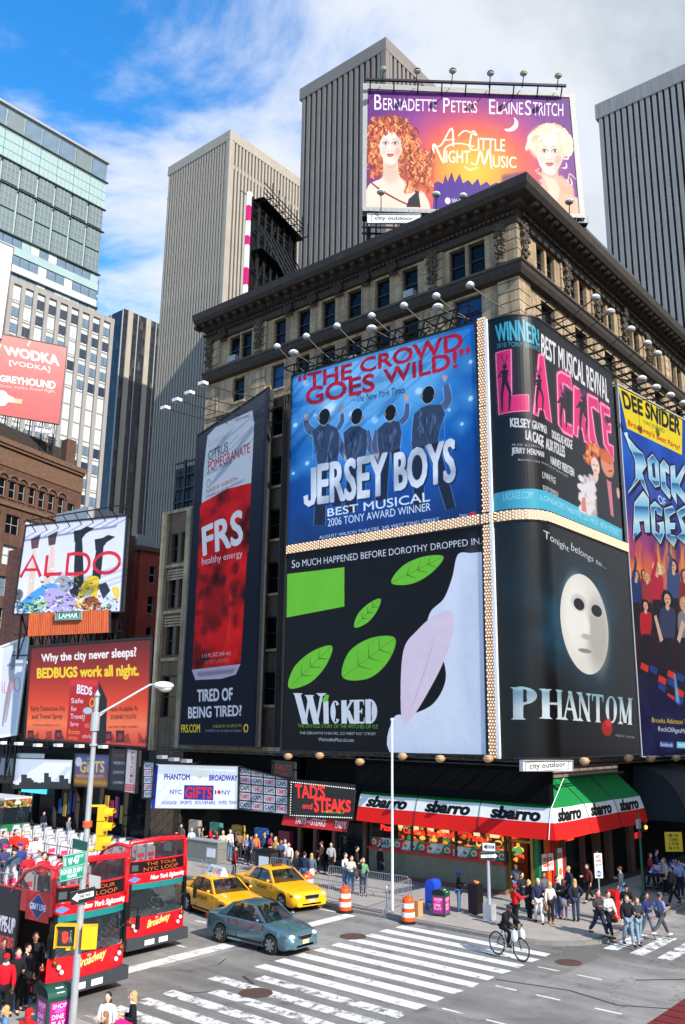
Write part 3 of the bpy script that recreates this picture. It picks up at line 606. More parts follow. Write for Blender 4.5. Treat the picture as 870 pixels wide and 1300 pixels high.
# ------------------------------------------------------------------ printed boards
class Flat:
 """a vertical plane through pt in direction deg; corners are pixels of the photograph TL TR BR BL"""
 def __init__(s,px,pt,deg,K=30.0,k=1.5,bg=(20,20,24)):
  s.pt,s.deg=pt,deg;s.P=[gpl(*p,pt,deg)for p in px];s.d=Vector((math.cos(math.radians(deg)),math.sin(math.radians(deg)),0))
  if s.d.dot(_r)<0:s.d=-s.d
  s.n=Vector((s.d.y,-s.d.x,0))
  if s.n.dot(CAM-s.P[0])<0:s.n=-s.n
  s.K=K;al=[p.dot(s.d)for p in s.P];s.a0,s.a1=min(al),max(al);s.zt,s.zb=max(p.z for p in s.P),min(p.z for p in s.P)
  s.art=Art((s.a1-s.a0)*K,(s.zt-s.zb)*K,bg,k);s.map=s.uv1
 def uv1(s,x,y):p=gpl(x,y,s.pt,s.deg);return((p.dot(s.d)-s.a0)*s.K,(s.zt-p.z)*s.K)
 def uv(s,p):return((p.dot(s.d)-s.a0)/(s.a1-s.a0),(p.z-s.zb)/(s.zt-s.zb))
class Wrap:
 """the board round the corner: west plane X=38, quarter circle, south plane Y=19.5"""
 def __init__(s,z0,z1,x_end,K=30.0,k=1.5,y_start=21.95,R=1.75,bg=(20,20,24)):
  s.z0,s.z1,s.R,s.K=z0,z1,R,K;s.cx,s.cy=38+R,19.5+R;s.l0=y_start-s.cy;s.l1=R*math.pi/2;s.l2=x_end-s.cx;s.L=s.l0+s.l1+s.l2;s.ys=y_start;s.x_end=x_end
  s.art=Art(s.L*K,(z1-z0)*K,bg,k);s.map=s.uv1
 def point(s,u,z):
  if u<s.l0:return Vector((38,s.ys-u,z))
  u-=s.l0
  if u<s.l1:t=u/s.R;return Vector((s.cx-math.cos(t)*s.R,s.cy-math.sin(t)*s.R,z))
  return Vector((s.cx+u-s.l1,19.5,z))
 def uv1(s,x,y):
  d=ray(x,y);p=CAM+d*(38/d.x)
  if p.y>s.cy:return((s.ys-p.y)*s.K,(s.z1-p.z)*s.K)
  p=CAM+d*(19.5/d.y)
  if p.x>s.cx:return((p.x-s.cx+s.l1+s.l0)*s.K,(s.z1-p.z)*s.K)
  a=d.x**2+d.y**2;b=-2*(d.x*s.cx+d.y*s.cy);c=s.cx**2+s.cy**2-s.R**2;t=(-b-math.sqrt(max(0,b*b-4*a*c)))/(2*a);p=CAM+d*t
  th=math.atan2(s.cy-p.y,s.cx-p.x);return((s.l0+max(0,min(math.pi/2,th))*s.R)*s.K,(s.z1-p.z)*s.K)
class Pen:
 """draws on a surface with coordinates read off an enlarged crop of the photograph"""
 def __init__(s,surf,ox,oy,sc):s.s,s.A,s.o=surf,surf.art,(ox,oy,sc)
 def m(s,x,y):return s.s.map(s.o[0]+x*s.o[2],s.o[1]+y*s.o[2])
 def pts(s,P):return[s.m(*p)for p in P]
 def poly(s,P,col,al=1.0,soft=0,curve=False):s.A.poly(s.pts(P),col,al,soft,curve);return s
 def line(s,P,w,col,al=1.0,soft=0,curve=False):
  a=s.m(*P[0]);b=s.m(P[0][0]+1,P[0][1]);f=math.hypot(b[0]-a[0],b[1]-a[1]);w=[q*f for q in w]if isinstance(w,(list,tuple))else w*f
  s.A.line(s.pts(P),w,col,al,soft,curve);return s
 def ell(s,x,y,rx,ry,col,al=1.0,soft=0.0,rot=0.0):
  c=s.m(x,y);a=s.m(x+rx,y);b=s.m(x,y+ry);s.A.ell(c[0],c[1],abs(a[0]-c[0]),abs(b[1]-c[1]),col,al,soft,rot);return s
 def text(s,body,TL,TR,BR,BL,col,bold=0.0,**kw):
  q=s.pts([TL,TR,BR,BL]);(ax,ay),(bx,by),(cx,cy),(dx,dy)=q
  def warp(X,Y):u,v=X,Y;return((1-v)*((1-u)*ax+u*bx)+v*((1-u)*dx+u*cx),(1-v)*((1-u)*ay+u*by)+v*((1-u)*dy+u*cy))
  old=kw.pop('shear',0)
  w2=(lambda X,Y:warp(X+(1-Y)*old,Y))if old else warp
  sh=kw.get('shadow')
  if sh:
   f=sh;kw.pop('shadow');s.A.text(body,0,0,1,1,f[2],bold,warp=lambda X,Y:tuple(np.array(w2(X,Y))+np.array([[f[0]],[f[1]]])))
  s.A.text(body,0,0,1,1,col,bold,warp=w2,**kw);return s
 def serif(s,body,TL,TR,BR,BL,col,**kw):
  q=s.pts([TL,TR,BR,BL]);(ax,ay),(bx,by),(cx,cy),(dx,dy)=q;A=s.A;dr=A._draw
  def f(e,col,al=1.0,soft=0):
   e=np.asarray(e,float);o=e.copy()
   for i in(0,2):
    u,v=e[:,i]/1000,e[:,i+1]/300;o[:,i]=(1-v)*((1-u)*ax+u*bx)+v*((1-u)*dx+u*cx);o[:,i+1]=(1-v)*((1-u)*ay+u*by)+v*((1-u)*dy+u*cy)
   dr(o,col,al,soft)
  A._draw=f;serif(A,body,0,0,1000,300,col,**kw);A._draw=dr;return s
M_BACK=mat('board_back_metal',(58,58,60),.6,.3,vary=.25);M_TRIM=mat('dark_board_trim',(34,34,36),.5,.3)
def board(name,label,surf,m,cat='billboard',thick=.35,trim=.12,trim_mat=None,group=None,parent=None,backing=True,trimd=.06):
 P,n=surf.P,surf.n;c=(P[2]+P[3])/2;loc=(c.x,c.y,min(P[2].z,P[3].z))
 t=parent or thing(name,label,cat,loc,0,group)
 f=MB();us=[surf.uv(p)for p in P];f.add([P[3],P[2],P[1],P[0]],[(0,1,2,3)],[[us[3],us[2],us[1],us[0]]]);f.build('printed_face',m,t)
 if backing:
  b=MB();q=[p-n*.02 for p in P];b.extr([q[3],q[2],q[1],q[0]],-n*thick);b.build('backing_panel',M_BACK,t)
 if trim:
  C=sum(P,Vector())/4
  for i in range(4):
   a,b_=P[i],P[(i+1)%4];e=MB();mid=(a+b_)/2-C;o=(mid-(b_-a).normalized()*mid.dot((b_-a).normalized())).normalized()*trim/2
   ext=(b_-a).normalized()*(trim*(.999 if i%2==0 else 0));e.obox(a+o-ext+n*(trimd/2-.05),b_+o+ext+n*(trimd/2-.05),trim,trimd+.1,up=n)if abs((b_-a).normalized().z)<.9 else e.obox(a+o+n*(trimd/2-.05),b_+o+n*(trimd/2-.05),trim,trimd+.1,up=n)
   e.build('trim',trim_mat or M_TRIM,t)
 return t
def wrapboard(name,label,wsurf,m,cat='billboard'):
 t=thing(name,label,cat,(38+wsurf.R,19.5+wsurf.R,wsurf.z0));us=sorted(set(list(np.linspace(0,wsurf.l0,2))+list(wsurf.l0+np.linspace(0,wsurf.l1,17))+list(np.linspace(wsurf.l0+wsurf.l1,wsurf.L,5))))
 f=MB()
 for a,b in zip(us,us[1:]):f.add([wsurf.point(a,wsurf.z0),wsurf.point(b,wsurf.z0),wsurf.point(b,wsurf.z1),wsurf.point(a,wsurf.z1)],[(0,1,2,3)],[[(a/wsurf.L,0),(b/wsurf.L,0),(b/wsurf.L,1),(a/wsurf.L,1)]])
 o=f.build('printed_face',m,t,smooth=True)
 b=MB();C=Vector((38+wsurf.R,19.5+wsurf.R,0));path=[wsurf.point(a,0)for a in us];inn=[]
 for p in path:d=Vector((1,1,0)).normalized();inn.append((p.x+.3,p.y+.3))
 b.prism([(p.x+.03*1,p.y+.03)for p in path]+[(x,y)for x,y in inn[::-1]],wsurf.z0,wsurf.z1);b.build('backing_panel',M_TRIM,t)
 for z in(wsurf.z0-.05,wsurf.z1-.03):
  e=MB();e.grid([[p+Vector((-.03,-.03,z-p.z))for p in path],[p+Vector((-.03,-.03,z+.09-p.z))for p in path],[p+Vector((.2,.2,z+.09-p.z))for p in path]]);e.build('trim',M_TRIM,t)
 return t
X38=(38.0,30.0)
# ---- blue musical board ----------------------------------------------------------------
sf=Flat([(372,478),(603,410),(612,655),(365,692)],X38,90,k=1.7);A=sf.art;p=Pen(sf,350,390,280/870)
n=fbm(A.H,A.W,3,5);n2=fbm(A.H,A.W,9,6);v=(A.yy/A.h);u=A.xx/A.w
base=np.stack([np.interp(v,[0,.25,.5,.75,1],c)for c in((110,120,50,16,14),(175,185,140,80,40),(225,230,215,165,95))],-1)
edge=np.clip(np.abs(u-.5)*2,0,1)[...,None]**2.2;base=base*(1-edge*.75)+np.array([10,105,205])*edge*.75*(1-v[...,None]*.5)
base+=((n-.5)[...,None]*90+(n2-.5)[...,None]*30)*(1-v[...,None]*.6);A.a=np.clip(base/255,0,1).astype(np.float32)
for x,y,r in((210,400,60),(392,445,24),(78,465,16),(770,360,20),(735,460,14),(155,425,12),(125,615,16),(70,655,12),(685,405,12),(565,330,26),(300,420,20),(770,215,16),(120,300,22),(660,560,14)):
 p.ell(x,y,r*2.2,r*2.2,(130,195,240),.35,1.6);p.ell(x,y,r*.5,r*.5,(225,245,255),.8,1.2);p.line([(x-r*1.2,y),(x+r*1.2,y)],[0,2.5,0],(220,240,255),.7);p.line([(x,y-r*1.2),(x,y+r*1.2)],[0,2.5,0],(220,240,255),.7)
suit,suit2,trs=(52,66,94),(76,94,128),(30,36,58)
rr0=random.Random(3)
def figure(body,arms,head,legs,hr=(22,31)):
 for L_ in legs:p.poly(L_,trs);p.line(L_+[L_[0]],2.5,(150,190,230),.5)
 for pts,w_,hand in arms:
  p.line(pts,[w_+6,w_+4,w_*.8+4],(190,215,240),.55,curve=True);p.line(pts,[w_,w_,w_*.7],suit2,curve=True);hx,hy=hand;p.ell(hx,hy,8,11,(196,160,150))
  for q in range(-2,3):p.line([(hx+q*2.5,hy),(hx+q*5,hy-17+abs(q)*2)],[4,2.5],(200,165,150))
 p.poly(body,(180,205,235),.6,1);p.poly([(x*.97+sum(a for a,_ in body)/len(body)*.03,y)for x,y in body],suit)
 bx0,bx1,by0,by1=min(a for a,_ in body),max(a for a,_ in body),min(b for _,b in body),max(b for _,b in body)
 for q in range(16):fx_,fy_=rr0.uniform(bx0+14,bx1-22),rr0.uniform(by0+20,by1-40);p.line([(fx_,fy_),(fx_+rr0.uniform(-6,10),fy_+18),(fx_+rr0.uniform(-12,14),fy_+38)],[1,rr0.uniform(3,8),1],rr0.choice([(30,40,64),(38,50,76),(84,102,136),(104,124,156)]),.75,curve=True)
 p.line([(bx0+6,by0+50),(bx0+3,by1-20)],[1,4,1],(190,212,236),.8);p.line([(bx1-4,by0+50),(bx1-6,by1-20)],[1,4,1],(190,212,236),.8)
 cx=sum(a for a,_ in body)/len(body)
 p.line([(cx-8,body[0][1]+20),(cx-14,body[0][1]+90)],5,(34,44,68),.8,1);p.line([(cx+22,body[0][1]+30),(cx+8,body[0][1]+110)],7,(88,106,140),.7,1);p.line([(cx-30,body[0][1]+40),(cx-22,body[0][1]+100)],5,(86,106,140),.6,1)
 x,y=head;p.ell(x+1,y+hr[1]*.7,13,18,(150,118,108));p.ell(x,y,hr[0]+3,hr[1]+3,(185,205,225),.7);p.ell(x,y,*hr,(16,16,20));p.ell(x-hr[0],y+6,5,8,(150,118,108));p.ell(x+hr[0],y+6,5,8,(150,118,108))
figure([(175,462),(208,460),(246,478),(256,520),(245,615),(205,622),(165,620),(150,540),(142,490)],[([(150,492),(128,475),(120,445)],24,(122,436)),([(246,480),(262,450),(262,420)],18,(262,405)),([(240,500),(262,560),(275,592)],24,(278,596))],(192,432),[[(165,600),(206,610),(196,860),(150,860)],[(210,610),(248,605),(262,780),(222,790)]])
figure([(296,470),(328,468),(360,485),(366,540),(356,585),(318,600),(280,605),(270,550),(266,495)],[([(358,490),(378,560),(405,568)],26,(412,566))],(320,430),[[(285,600),(318,600),(322,800),(270,820)],[(320,598),(358,585),(352,760),(324,760)]])
figure([(430,455),(462,448),(490,450),(500,500),(492,550),(455,572),(408,580),(398,525),(402,480)],[([(492,455),(515,430),(520,380)],22,(516,360)),([(404,485),(392,540),(398,580)],24,(398,590))],(453,416),[[(410,570),(452,565),(440,760),(392,770)],[(455,565),(490,550),(508,700),(470,730)]])
figure([(575,395),(608,385),(655,382),(672,420),(650,480),(642,528),(590,545),(534,548),(536,480),(545,420)],[([(660,395),(680,365),(672,305)],30,(668,282))],(602,345),[[(540,540),(590,540),(585,790),(545,800)],[(592,540),(642,525),(712,790),(672,800)]],(25,34))
red=(196,22,50)
p.text('“THE',(90,272),(300,222),(300,280),(90,330),red,.05);p.text('CROWD',(335,208),(735,97),(738,165),(335,260),red,.05)
p.text('GOES',(120,322),(388,262),(390,328),(122,388),red,.05);p.text('WILD!”',(428,248),(765,158),(768,225),(430,305),red,.05)
p.text('–The New York Times',(305,350),(507,310),(510,337),(306,378),(24,44,84),.01,shear=.02)
sil=lambda X,Y:np.stack([np.interp((X*.7+Y*1.0)%90,[0,30,60,90],c)for c in((214,238,176,214),(216,238,182,216),(222,242,192,222))],-1)
for k_,(o,c)in enumerate((((6,6),(22,40,84)),((0,0),None))):
 kw=dict(col=c)if c else dict(col=sil)
 f=lambda a,b:(a+o[0],b+o[1])
 p.text('ERSEY',f(168,622),f(437,575),f(437,738),f(168,774),bold=.035,**kw);p.text('BOYS',f(470,578),f(705,518),f(707,684),f(472,722),bold=.035,**kw)
 p.line([f(150,632),f(151,745),f(146,768),f(132,775),f(121,768),f(119,742)],[22,22,20,19,18,18],kw['col'])
p.text('BEST MUSICAL',(205,795),(607,727),(609,764),(205,825),(238,242,248),.04)
p.text('2006 TONY AWARD WINNER',(205,834),(611,770),(612,801),(206,865),(238,242,248),.02)
p.text('AUGUST WILSON THEATRE, 245 WEST 52ND STREET',(172,902),(645,828),(647,844),(172,916),(230,236,245),.02)
p.poly([(764,808),(790,804),(791,822),(765,826)],(200,40,70));p.text('Member',(726,815),(760,811),(760,823),(726,827),(230,230,240))
A.noise(.05,40,3);board('theatre_billboard','bright blue theatre billboard with four men seen from behind and red quotation, upper row',sf,A.material('blue_poster',.5,.95,spec=.22),trim=.1)
# ---- black, green and white musical board: plain shapes in the same colours ---------------
sf=Flat([(365,703),(612,668),(618,958),(358,952)],X38,90,k=1.7,bg=(20,18,22));A=sf.art;p=Pen(sf,350,660,1/3)
gr,wh,pk=(112,196,52),(222,224,234),(228,206,216)
p.poly([(44,206),(262,180),(262,330),(42,372)],gr)
def leaf(x0,y0,x1,y1,w):
 dx,dy=x1-x0,y1-y0;l_=math.hypot(dx,dy);nx,ny=-dy/l_*w,dx/l_*w
 p.poly([(x0,y0),(x0+dx*.3+nx,y0+dy*.3+ny),(x0+dx*.7+nx*.9,y0+dy*.7+ny*.9),(x1,y1),(x0+dx*.7-nx*.9,y0+dy*.7-ny*.9),(x0+dx*.3-nx,y0+dy*.3-ny)],gr,curve=True);p.line([(x0,y0),(x1,y1)],[1,5,1],(60,120,30))
 for q in(.3,.5,.7):
  for sg in(-1,1):p.line([(x0+dx*q,y0+dy*q),(x0+dx*(q+.12)+nx*.7*sg,y0+dy*(q+.12)+ny*.7*sg)],[3,1],(60,120,30))
leaf(440,240,640,140,38);leaf(50,640,215,480,42);leaf(255,600,455,450,62);leaf(300,410,400,300,24)
p.poly([(694,132),(745,126),(800,124),(850,150),(850,920),(455,900),(448,756),(520,740),(600,700),(645,620),(640,540),(600,480),(575,420),(590,350),(640,300),(672,220)],wh,curve=True)
p.poly([(486,500),(540,420),(610,360),(670,350),(676,430),(640,540),(590,640),(530,740),(490,780),(476,700)],pk,curve=True)
p.line([(500,760),(560,600),(610,430)],[1,5,1],(206,180,194),.9,curve=True)
p.ell(760,500,60,380,(198,202,218),.5,.9)
p.text('So',(62,154),(92,150),(92,180),(62,184),(226,226,230));p.text('Much Happened Before Dorothy Dropped In.'.upper(),(102,152),(783,66),(785,92),(102,178),(226,226,230),.005)
p.serif('W',(76,660),(190,660),(190,778),(86,778),(214,216,220),thick=.3,thin=.12);p.serif('ICKED',(180,690),(396,682),(396,776),(182,776),(214,216,220),thick=.42,thin=.2)
p.poly([(175,690),(192,664),(202,668),(205,662),(200,684),(188,696)],gr)
p.text('THE UNTOLD STORY OF THE WITCHES OF OZ',(84,777),(390,781),(390,795),(85,791),gr,.03)
p.text('THE GERSHWIN THEATRE, 222 WEST 51ST STREET',(92,806),(382,810),(382,822),(92,818),(215,215,220),.02);p.text('WickedtheMusical.com',(163,829),(298,832),(298,846),(163,842),(215,215,220),.02)
board('theatre_billboard','black theatre billboard with bright green leaves and a large white shape, lower row',sf,A.material('green_black_poster',.5,.95,spec=.15),trim=.1)
# ---- wrapped board, upper --------------------------------------------------------------
ws=Wrap(18.55,29.2,49.05,k=1.7,bg=(11,11,13));A=ws.art;p=Pen(ws,600,390,270/870)
cy,pkc=(70,176,204),(214,32,104)
p.text('WINN',(93,76),(212,52),(216,140),(100,142),cy,.03);p.text('ER!',(220,60),(270,92),(274,160),(224,142),cy,.03)
p.text('2010 TONY AWARD',(98,150),(276,164),(277,184),(99,168),cy,.03);p.text('BEST MUSICAL REVIVAL',(282,108),(552,296),(558,392),(282,196),(222,222,226),.025)
glow=(246,150,190)
def neon(P):p.line(P+[P[0]],15,(180,30,90),.55,4);p.poly(P,pkc);p.line(P+[P[0]],5,glow,.95)
neon([(95,188),(158,172),(160,362),(230,358),(232,424),(108,440)])
neon([(272,192),(292,202),(324,474),(300,452),(292,420),(272,416),(268,446),(250,436)])
neon([(346,272),(362,264),(402,286),(408,340),(388,322),(370,310),(378,470),(408,486),(410,530),(372,510),(352,480)])
neon([(414,322),(440,338),(482,560),(458,548),(450,500),(432,490),(430,530),(414,520)])
neon([(470,356),(512,376),(518,430),(496,410),(486,410),(500,520),(512,560),(496,530),(520,580),(500,576),(478,540)])
neon([(522,390),(562,416),(562,446),(540,436),(548,476),(566,480),(566,512),(550,508),(556,560),(576,570),(578,630),(538,560)])
for x0,y0,sc_ in((132,300,1.0),(272,330,.8),(370,400,.75),(450,420,.8)):
 dk=(26,14,34);p.ell(x0,y0-58*sc_,9*sc_,12*sc_,dk);p.poly([(x0-12*sc_,y0-44*sc_),(x0+14*sc_,y0-44*sc_),(x0+10*sc_,y0+5*sc_),(x0-10*sc_,y0+5*sc_)],dk)
 p.line([(x0-4,y0),(x0-12*sc_,y0+60*sc_),(x0-10*sc_,y0+125*sc_)],[14*sc_,10*sc_,6*sc_],dk);p.line([(x0+4,y0),(x0+22*sc_,y0+50*sc_),(x0+18*sc_,y0+125*sc_)],[14*sc_,10*sc_,6*sc_],dk);p.line([(x0-10*sc_,y0-40*sc_),(x0-30*sc_,y0-10*sc_),(x0-8*sc_,y0-20*sc_)],7*sc_,dk)
 p.line([(x0,y0-65*sc_),(x0-16*sc_,y0-105*sc_)],[3,10],(110,30,100),.8);p.line([(x0,y0-65*sc_),(x0+12*sc_,y0-105*sc_)],[3,10],(110,30,100),.8)
w_=(206,206,210)
p.text('KELSEY',(154,454),(236,460),(237,496),(156,490),w_,.055);p.text('GRAMMER',(244,462),(304,490),(305,520),(245,496),w_,.055);p.text('DOUGLAS HODGE',(325,502),(408,546),(408,582),(326,534),w_,.055)
p.text('LA CAGE',(218,500),(290,528),(291,572),(219,540),w_,.055);p.text('AUX FOLLES',(300,534),(377,570),(378,614),(301,578),w_,.055)
p.text('MUSIC & LYRICS BY',(162,558),(292,572),(292,582),(162,568),w_,.02);p.text('JERRY HERMAN',(160,574),(292,592),(293,622),(161,606),w_,.055);p.text('HARVEY FIERSTEIN',(320,608),(415,660),(416,694),(321,640),w_,.055)
p.text('BASED ON THE PLAY BY JEAN POIRET',(188,620),(392,690),(392,702),(188,630),w_,.02);p.text('LYNNE PAGE',(286,672),(340,698),(340,724),(287,698),w_,.055);p.text('TERRY JOHNSON',(287,728),(350,756),(350,782),(288,754),w_,.055)
p.poly([(88,762),(250,742),(612,908),(612,950),(640,1000),(250,860),(80,850)],(64,168,196));
bl_=(150,206,222)
p.text('LACAGE.COM',(125,762),(245,752),(245,782),(126,792),bl_,.03);p.text('LONGACRE THEATRE, 220 WEST 48TH STREET',(278,766),(598,912),(600,940),(280,792),bl_,.03)
rr=random.Random(4)
p.poly([(500,690),(560,670),(596,720),(606,900),(580,880),(530,850),(495,790)],(20,18,26))
for k_ in range(60):p.ell(rr.uniform(440,500),rr.uniform(685,830)+8,rr.uniform(6,13),rr.uniform(8,16),(216+rr.randint(-16,16),208,212),.8,.5)
p.poly([(445,730),(500,700),(512,860),(440,835)],(214,206,210),.8,3);p.poly([(448,780),(462,776),(466,840),(446,832)],(200,120,110))
for k_ in range(90):a_=rr.uniform(0,6.3);r_=rr.uniform(.3,1);p.ell(488+math.cos(a_)*32*r_,600+math.sin(a_)*48*r_,6,9,rr.choice([(196,80,40),(220,120,60),(150,50,34),(230,150,80)]),.8,.5)
p.ell(503,650,17,34,(226,190,180),1,.3);p.ell(496,644,3,3,(60,40,60));p.ell(509,648,3,3,(60,40,60));p.ell(503,668,5,3,(190,30,60));p.ell(505,690,10,20,(220,180,170))
p.ell(552,645,26,50,(206,130,96),1,.25);p.ell(545,608,28,26,(196,90,40),.9,.4);p.ell(562,640,3,3,(60,40,40));p.line([(556,672),(572,668)],3,(130,60,50));p.poly([(548,700),(566,700),(578,860),(566,850)],(196,110,130));p.poly([(545,692),(572,700),(566,714),(552,708)],(14,14,18));p.ell(596,760,6,22,(200,150,140))
wrapboard('theatre_billboard','black wrap-around billboard with tall pink neon letters and cyan footer, upper corner',ws,A.material('pink_neon_poster',.34,.62,wr=.08,spec=.3,grime=.06))
# ---- wrapped board, lower --------------------------------------------------------------
ws2=Wrap(6.45,17.95,49.7,k=1.7,bg=(11,11,14));A=ws2.art;p=Pen(ws2,600,660,270/870)
f1=fbm(A.H,A.W,4,21,5);f2=fbm(A.H,A.W,2,22,3);rad=np.exp(-(((A.xx/A.w-.42)/.34)**2+((A.yy/A.h-.42)/.28)**2));sm_=np.clip((f1-.36)*3,0,1)*rad
A.a=np.clip(A.a+sm_[...,None]*np.array([18,62,84])/255*1.1,0,1).astype(np.float32)
p.text('Tonight',(290,42),(395,108),(395,140),(290,84),(206,206,208),.0);p.text('belongs to...',(405,92),(548,184),(546,206),(402,134),(206,206,208),.0)
# a plain oval theatre mask
p.ell(462,420,130,250,(30,80,104),.5,.9);p.ell(462,425,92,205,(202,200,194),1,.02,8);p.ell(425,390,48,160,(218,217,212),.8,.8,8);p.ell(515,470,42,150,(150,148,142),.75,.9,8)
for x,y in((436,345),(508,372)):p.ell(x,y-6,30,34,(176,174,168),.8,.5);p.ell(x,y,21,24,(14,14,18),1,.05)
p.ell(466,440,14,50,(222,220,216),.8,.8);p.ell(466,478,20,12,(160,158,152),.9,.7);p.ell(460,535,26,9,(120,112,108),.9,.4)
tq=lambda X,Y:np.stack([np.interp(Y,[A.h*.66,A.h*.72,A.h*.735,A.h*.80],c)for c in((205,150,120,196),(218,190,150,206),(222,196,166,210))],-1)
p.serif('P',(162,684),(290,684),(290,816),(164,816),tq,thick=.3);p.serif('HANTOM',(278,690),(655,730),(655,838),(280,812),tq,thick=.26)
p.ell(550,850,22,34,(150,14,18),1,.4);p.ell(556,830,12,16,(190,30,30),1,.5);p.text('MAJESTIC THEATRE',(586,876),(663,886),(663,896),(586,888),(170,170,172),.03)
wrapboard('theatre_billboard','black wrap-around billboard with one pale grey oval mask, lower corner',ws2,A.material('mask_poster',.34,.66,wr=.08,spec=.3,grime=.06))
# ---- rock musical board ----------------------------------------------------------------
sf=Flat([(784,489),(884,542),(911,957),(815,960)],(49.8,19.5),-6.5,k=1.7);A=sf.art;v=A.yy/A.h;u=A.xx/A.w
fr=fbm(A.H,A.W,5,31,5);bs=np.stack([np.interp(v+(fr-.5)*.12,[0,.22,.36,.47,.56,.72,.80,.88,1],c)for c in((14,22,52,150,226,60,22,14,12),(70,84,52,50,104,24,16,14,16),(176,190,140,100,40,30,44,60,64))],-1)
A.a=np.clip(bs/255+(fr-.5)[...,None]*.2,0,1).astype(np.float32)
p=Pen(sf,780,480,90/488);ye=(238,214,30)
p.poly([(26,56),(468,284),(466,530),(88,346)],ye)
p.text('DEE',(50,88),(192,158),(196,258),(72,202),(24,22,20),.055);p.text('SNIDER',(214,166),(452,284),(452,392),(218,268),(24,22,20),.055);p.text('HAS JOINED',(200,286),(346,352),(346,388),(204,320),(70,66,30),0)
p.text("Broadway's Best Party!",(94,284),(452,462),(450,506),(96,336),(190,40,24),.04)
met=lambda X,Y:np.stack([np.interp(((Y+X*.15)%52)/52,[0,.45,.5,.75,1],c)for c in((190,120,36,110,190),(222,190,90,176,222),(236,226,150,216,236))],-1)
def chrome(P):p.line(P+[P[0]],22,(12,18,40),.9);p.poly([(x+12,y+26)for x,y in P],(14,16,34));p.poly(P,met);p.line(P+[P[0]],4,(214,236,248),.9)
chrome([(68,376),(150,480),(196,520),(222,600),(190,650),(240,820),(196,740),(176,690),(92,796),(150,690),(144,560)])
chrome([(230,560),(264,524),(302,580),(312,740),(282,750),(240,690)]);p.poly([(258,590),(276,580),(286,690),(266,680)],(20,40,90))
chrome([(316,600),(340,566),(384,620),(380,660),(350,640),(356,740),(396,790),(380,830),(326,760)])
chrome([(388,610),(416,600),(424,700),(484,600),(486,640),(444,740),(486,800),(486,860),(424,780),(432,870),(396,800)])
chrome([(500,560),(560,560),(530,640),(600,700),(560,760),(500,700)])
p.text('OF',(300,800),(352,830),(356,890),(306,858),(190,226,240),.03)
chrome([(140,860),(200,780),(236,830),(244,1060),(214,1060),(206,980),(170,984),(180,1050),(130,1110)])
chrome([(250,880),(280,850),(330,900),(326,950),(296,930),(290,900),(276,910),(282,1050),(312,1080),(316,1020),(296,1000),(340,990),(346,1060),(318,1140),(262,1060)])
chrome([(346,900),(400,880),(420,920),(376,950),(384,1000),(420,1000),(416,1036),(384,1036),(390,1080),(436,1090),(410,1160),(360,1100)])
chrome([(430,920),(486,880),(500,930),(460,960),(500,1040),(486,1140),(430,1090),(470,1060)])
p.poly([(90,372),(68,376),(112,500)],(200,230,246))
p=Pen(sf,780,700,90/442)
for k_ in range(14):x=rr.uniform(100,520);p.line([(x,130),(x+rr.uniform(-30,30),-60)],[30,6],rr.choice([(240,150,40),(226,90,30),(246,190,80)]),.5,3)
def rocker(x,y,hair,top,skin=(206,160,140),s_=1.0,arm=None,face=True):
 p.ell(x,y+4,24*s_,40*s_,hair,1,.2);p.poly([(x-30*s_,y+44*s_),(x+30*s_,y+44*s_),(x+24*s_,y+170*s_),(x-22*s_,y+170*s_)],top,curve=True);p.poly([(x-20*s_,y+160*s_),(x+22*s_,y+160*s_),(x+26*s_,y+330*s_),(x-24*s_,y+330*s_)],(26,24,34))
 p.ell(x,y,13*s_,24*s_,skin,1,.2);p.ell(x-5*s_,y-3*s_,2.5*s_,2.5*s_,(40,26,26));p.ell(x+5*s_,y-3*s_,2.5*s_,2.5*s_,(40,26,26));p.ell(x,y+12*s_,4*s_,3*s_,(150,50,50));p.ell(x,y+32*s_,8*s_,14*s_,skin)
 if arm:p.line([(x+(26 if arm[0]>x else-26)*s_,y+60*s_),arm[2]if len(arm)>2 else((x+arm[0])/2,(y+arm[1])/2),arm[:2]],[18*s_,15*s_,10*s_],top if arm[1]<y else skin,curve=True)
p.poly([(110,260),(520,230),(540,760),(150,700)],(34,20,36),.85,8)
rocker(185,140,(70,40,36),(120,40,60),s_=.8);rocker(325,165,(150,110,80),(150,90,120),s_=.8);rocker(300,110,(180,150,100),(190,100,90),s_=.8)
rocker(136,150,(80,60,50),(36,50,104),s_=1.05,arm=(128,30));rocker(206,160,(176,120,70),(150,46,50),s_=1.0);rocker(266,108,(226,200,140),(176,30,56),s_=1.2,arm=(256,10));rocker(370,92,(24,20,22),(54,72,116),s_=1.25,arm=(336,10));rocker(440,150,(90,50,40),(120,40,40),s_=1.1);rocker(500,120,(60,40,36),(60,70,120),s_=1.2)
rocker(196,340,(22,18,20),(176,30,40),s_=1.1);rocker(332,300,(20,18,20),(50,56,88),s_=1.5);rocker(440,330,(190,150,90),(120,120,130),s_=1.3)
p.line([(255,400),(296,560)],[16,22],(200,170,150));p.line([(432,440),(400,560)],[22,18],(200,170,150))
for i_ in range(7):
 for j_ in range(5):
  x,y=170+i_*56-j_*2,690+j_*48+i_*16
  if y-690>(x-150)*1.1 or y>960:continue
  p.poly([(x,y),(x+46,y+26),(x+38,y+66),(x-8,y+38)],[(196,50,40),(24,60,130),(20,20,36)][(i_+j_)%3])
p.poly([(262,840),(410,962),(520,870),(520,1010),(230,1010),(200,850)],(16,14,58));p.poly([(370,740),(384,780),(410,955),(384,940)],(120,190,236),.8,3)
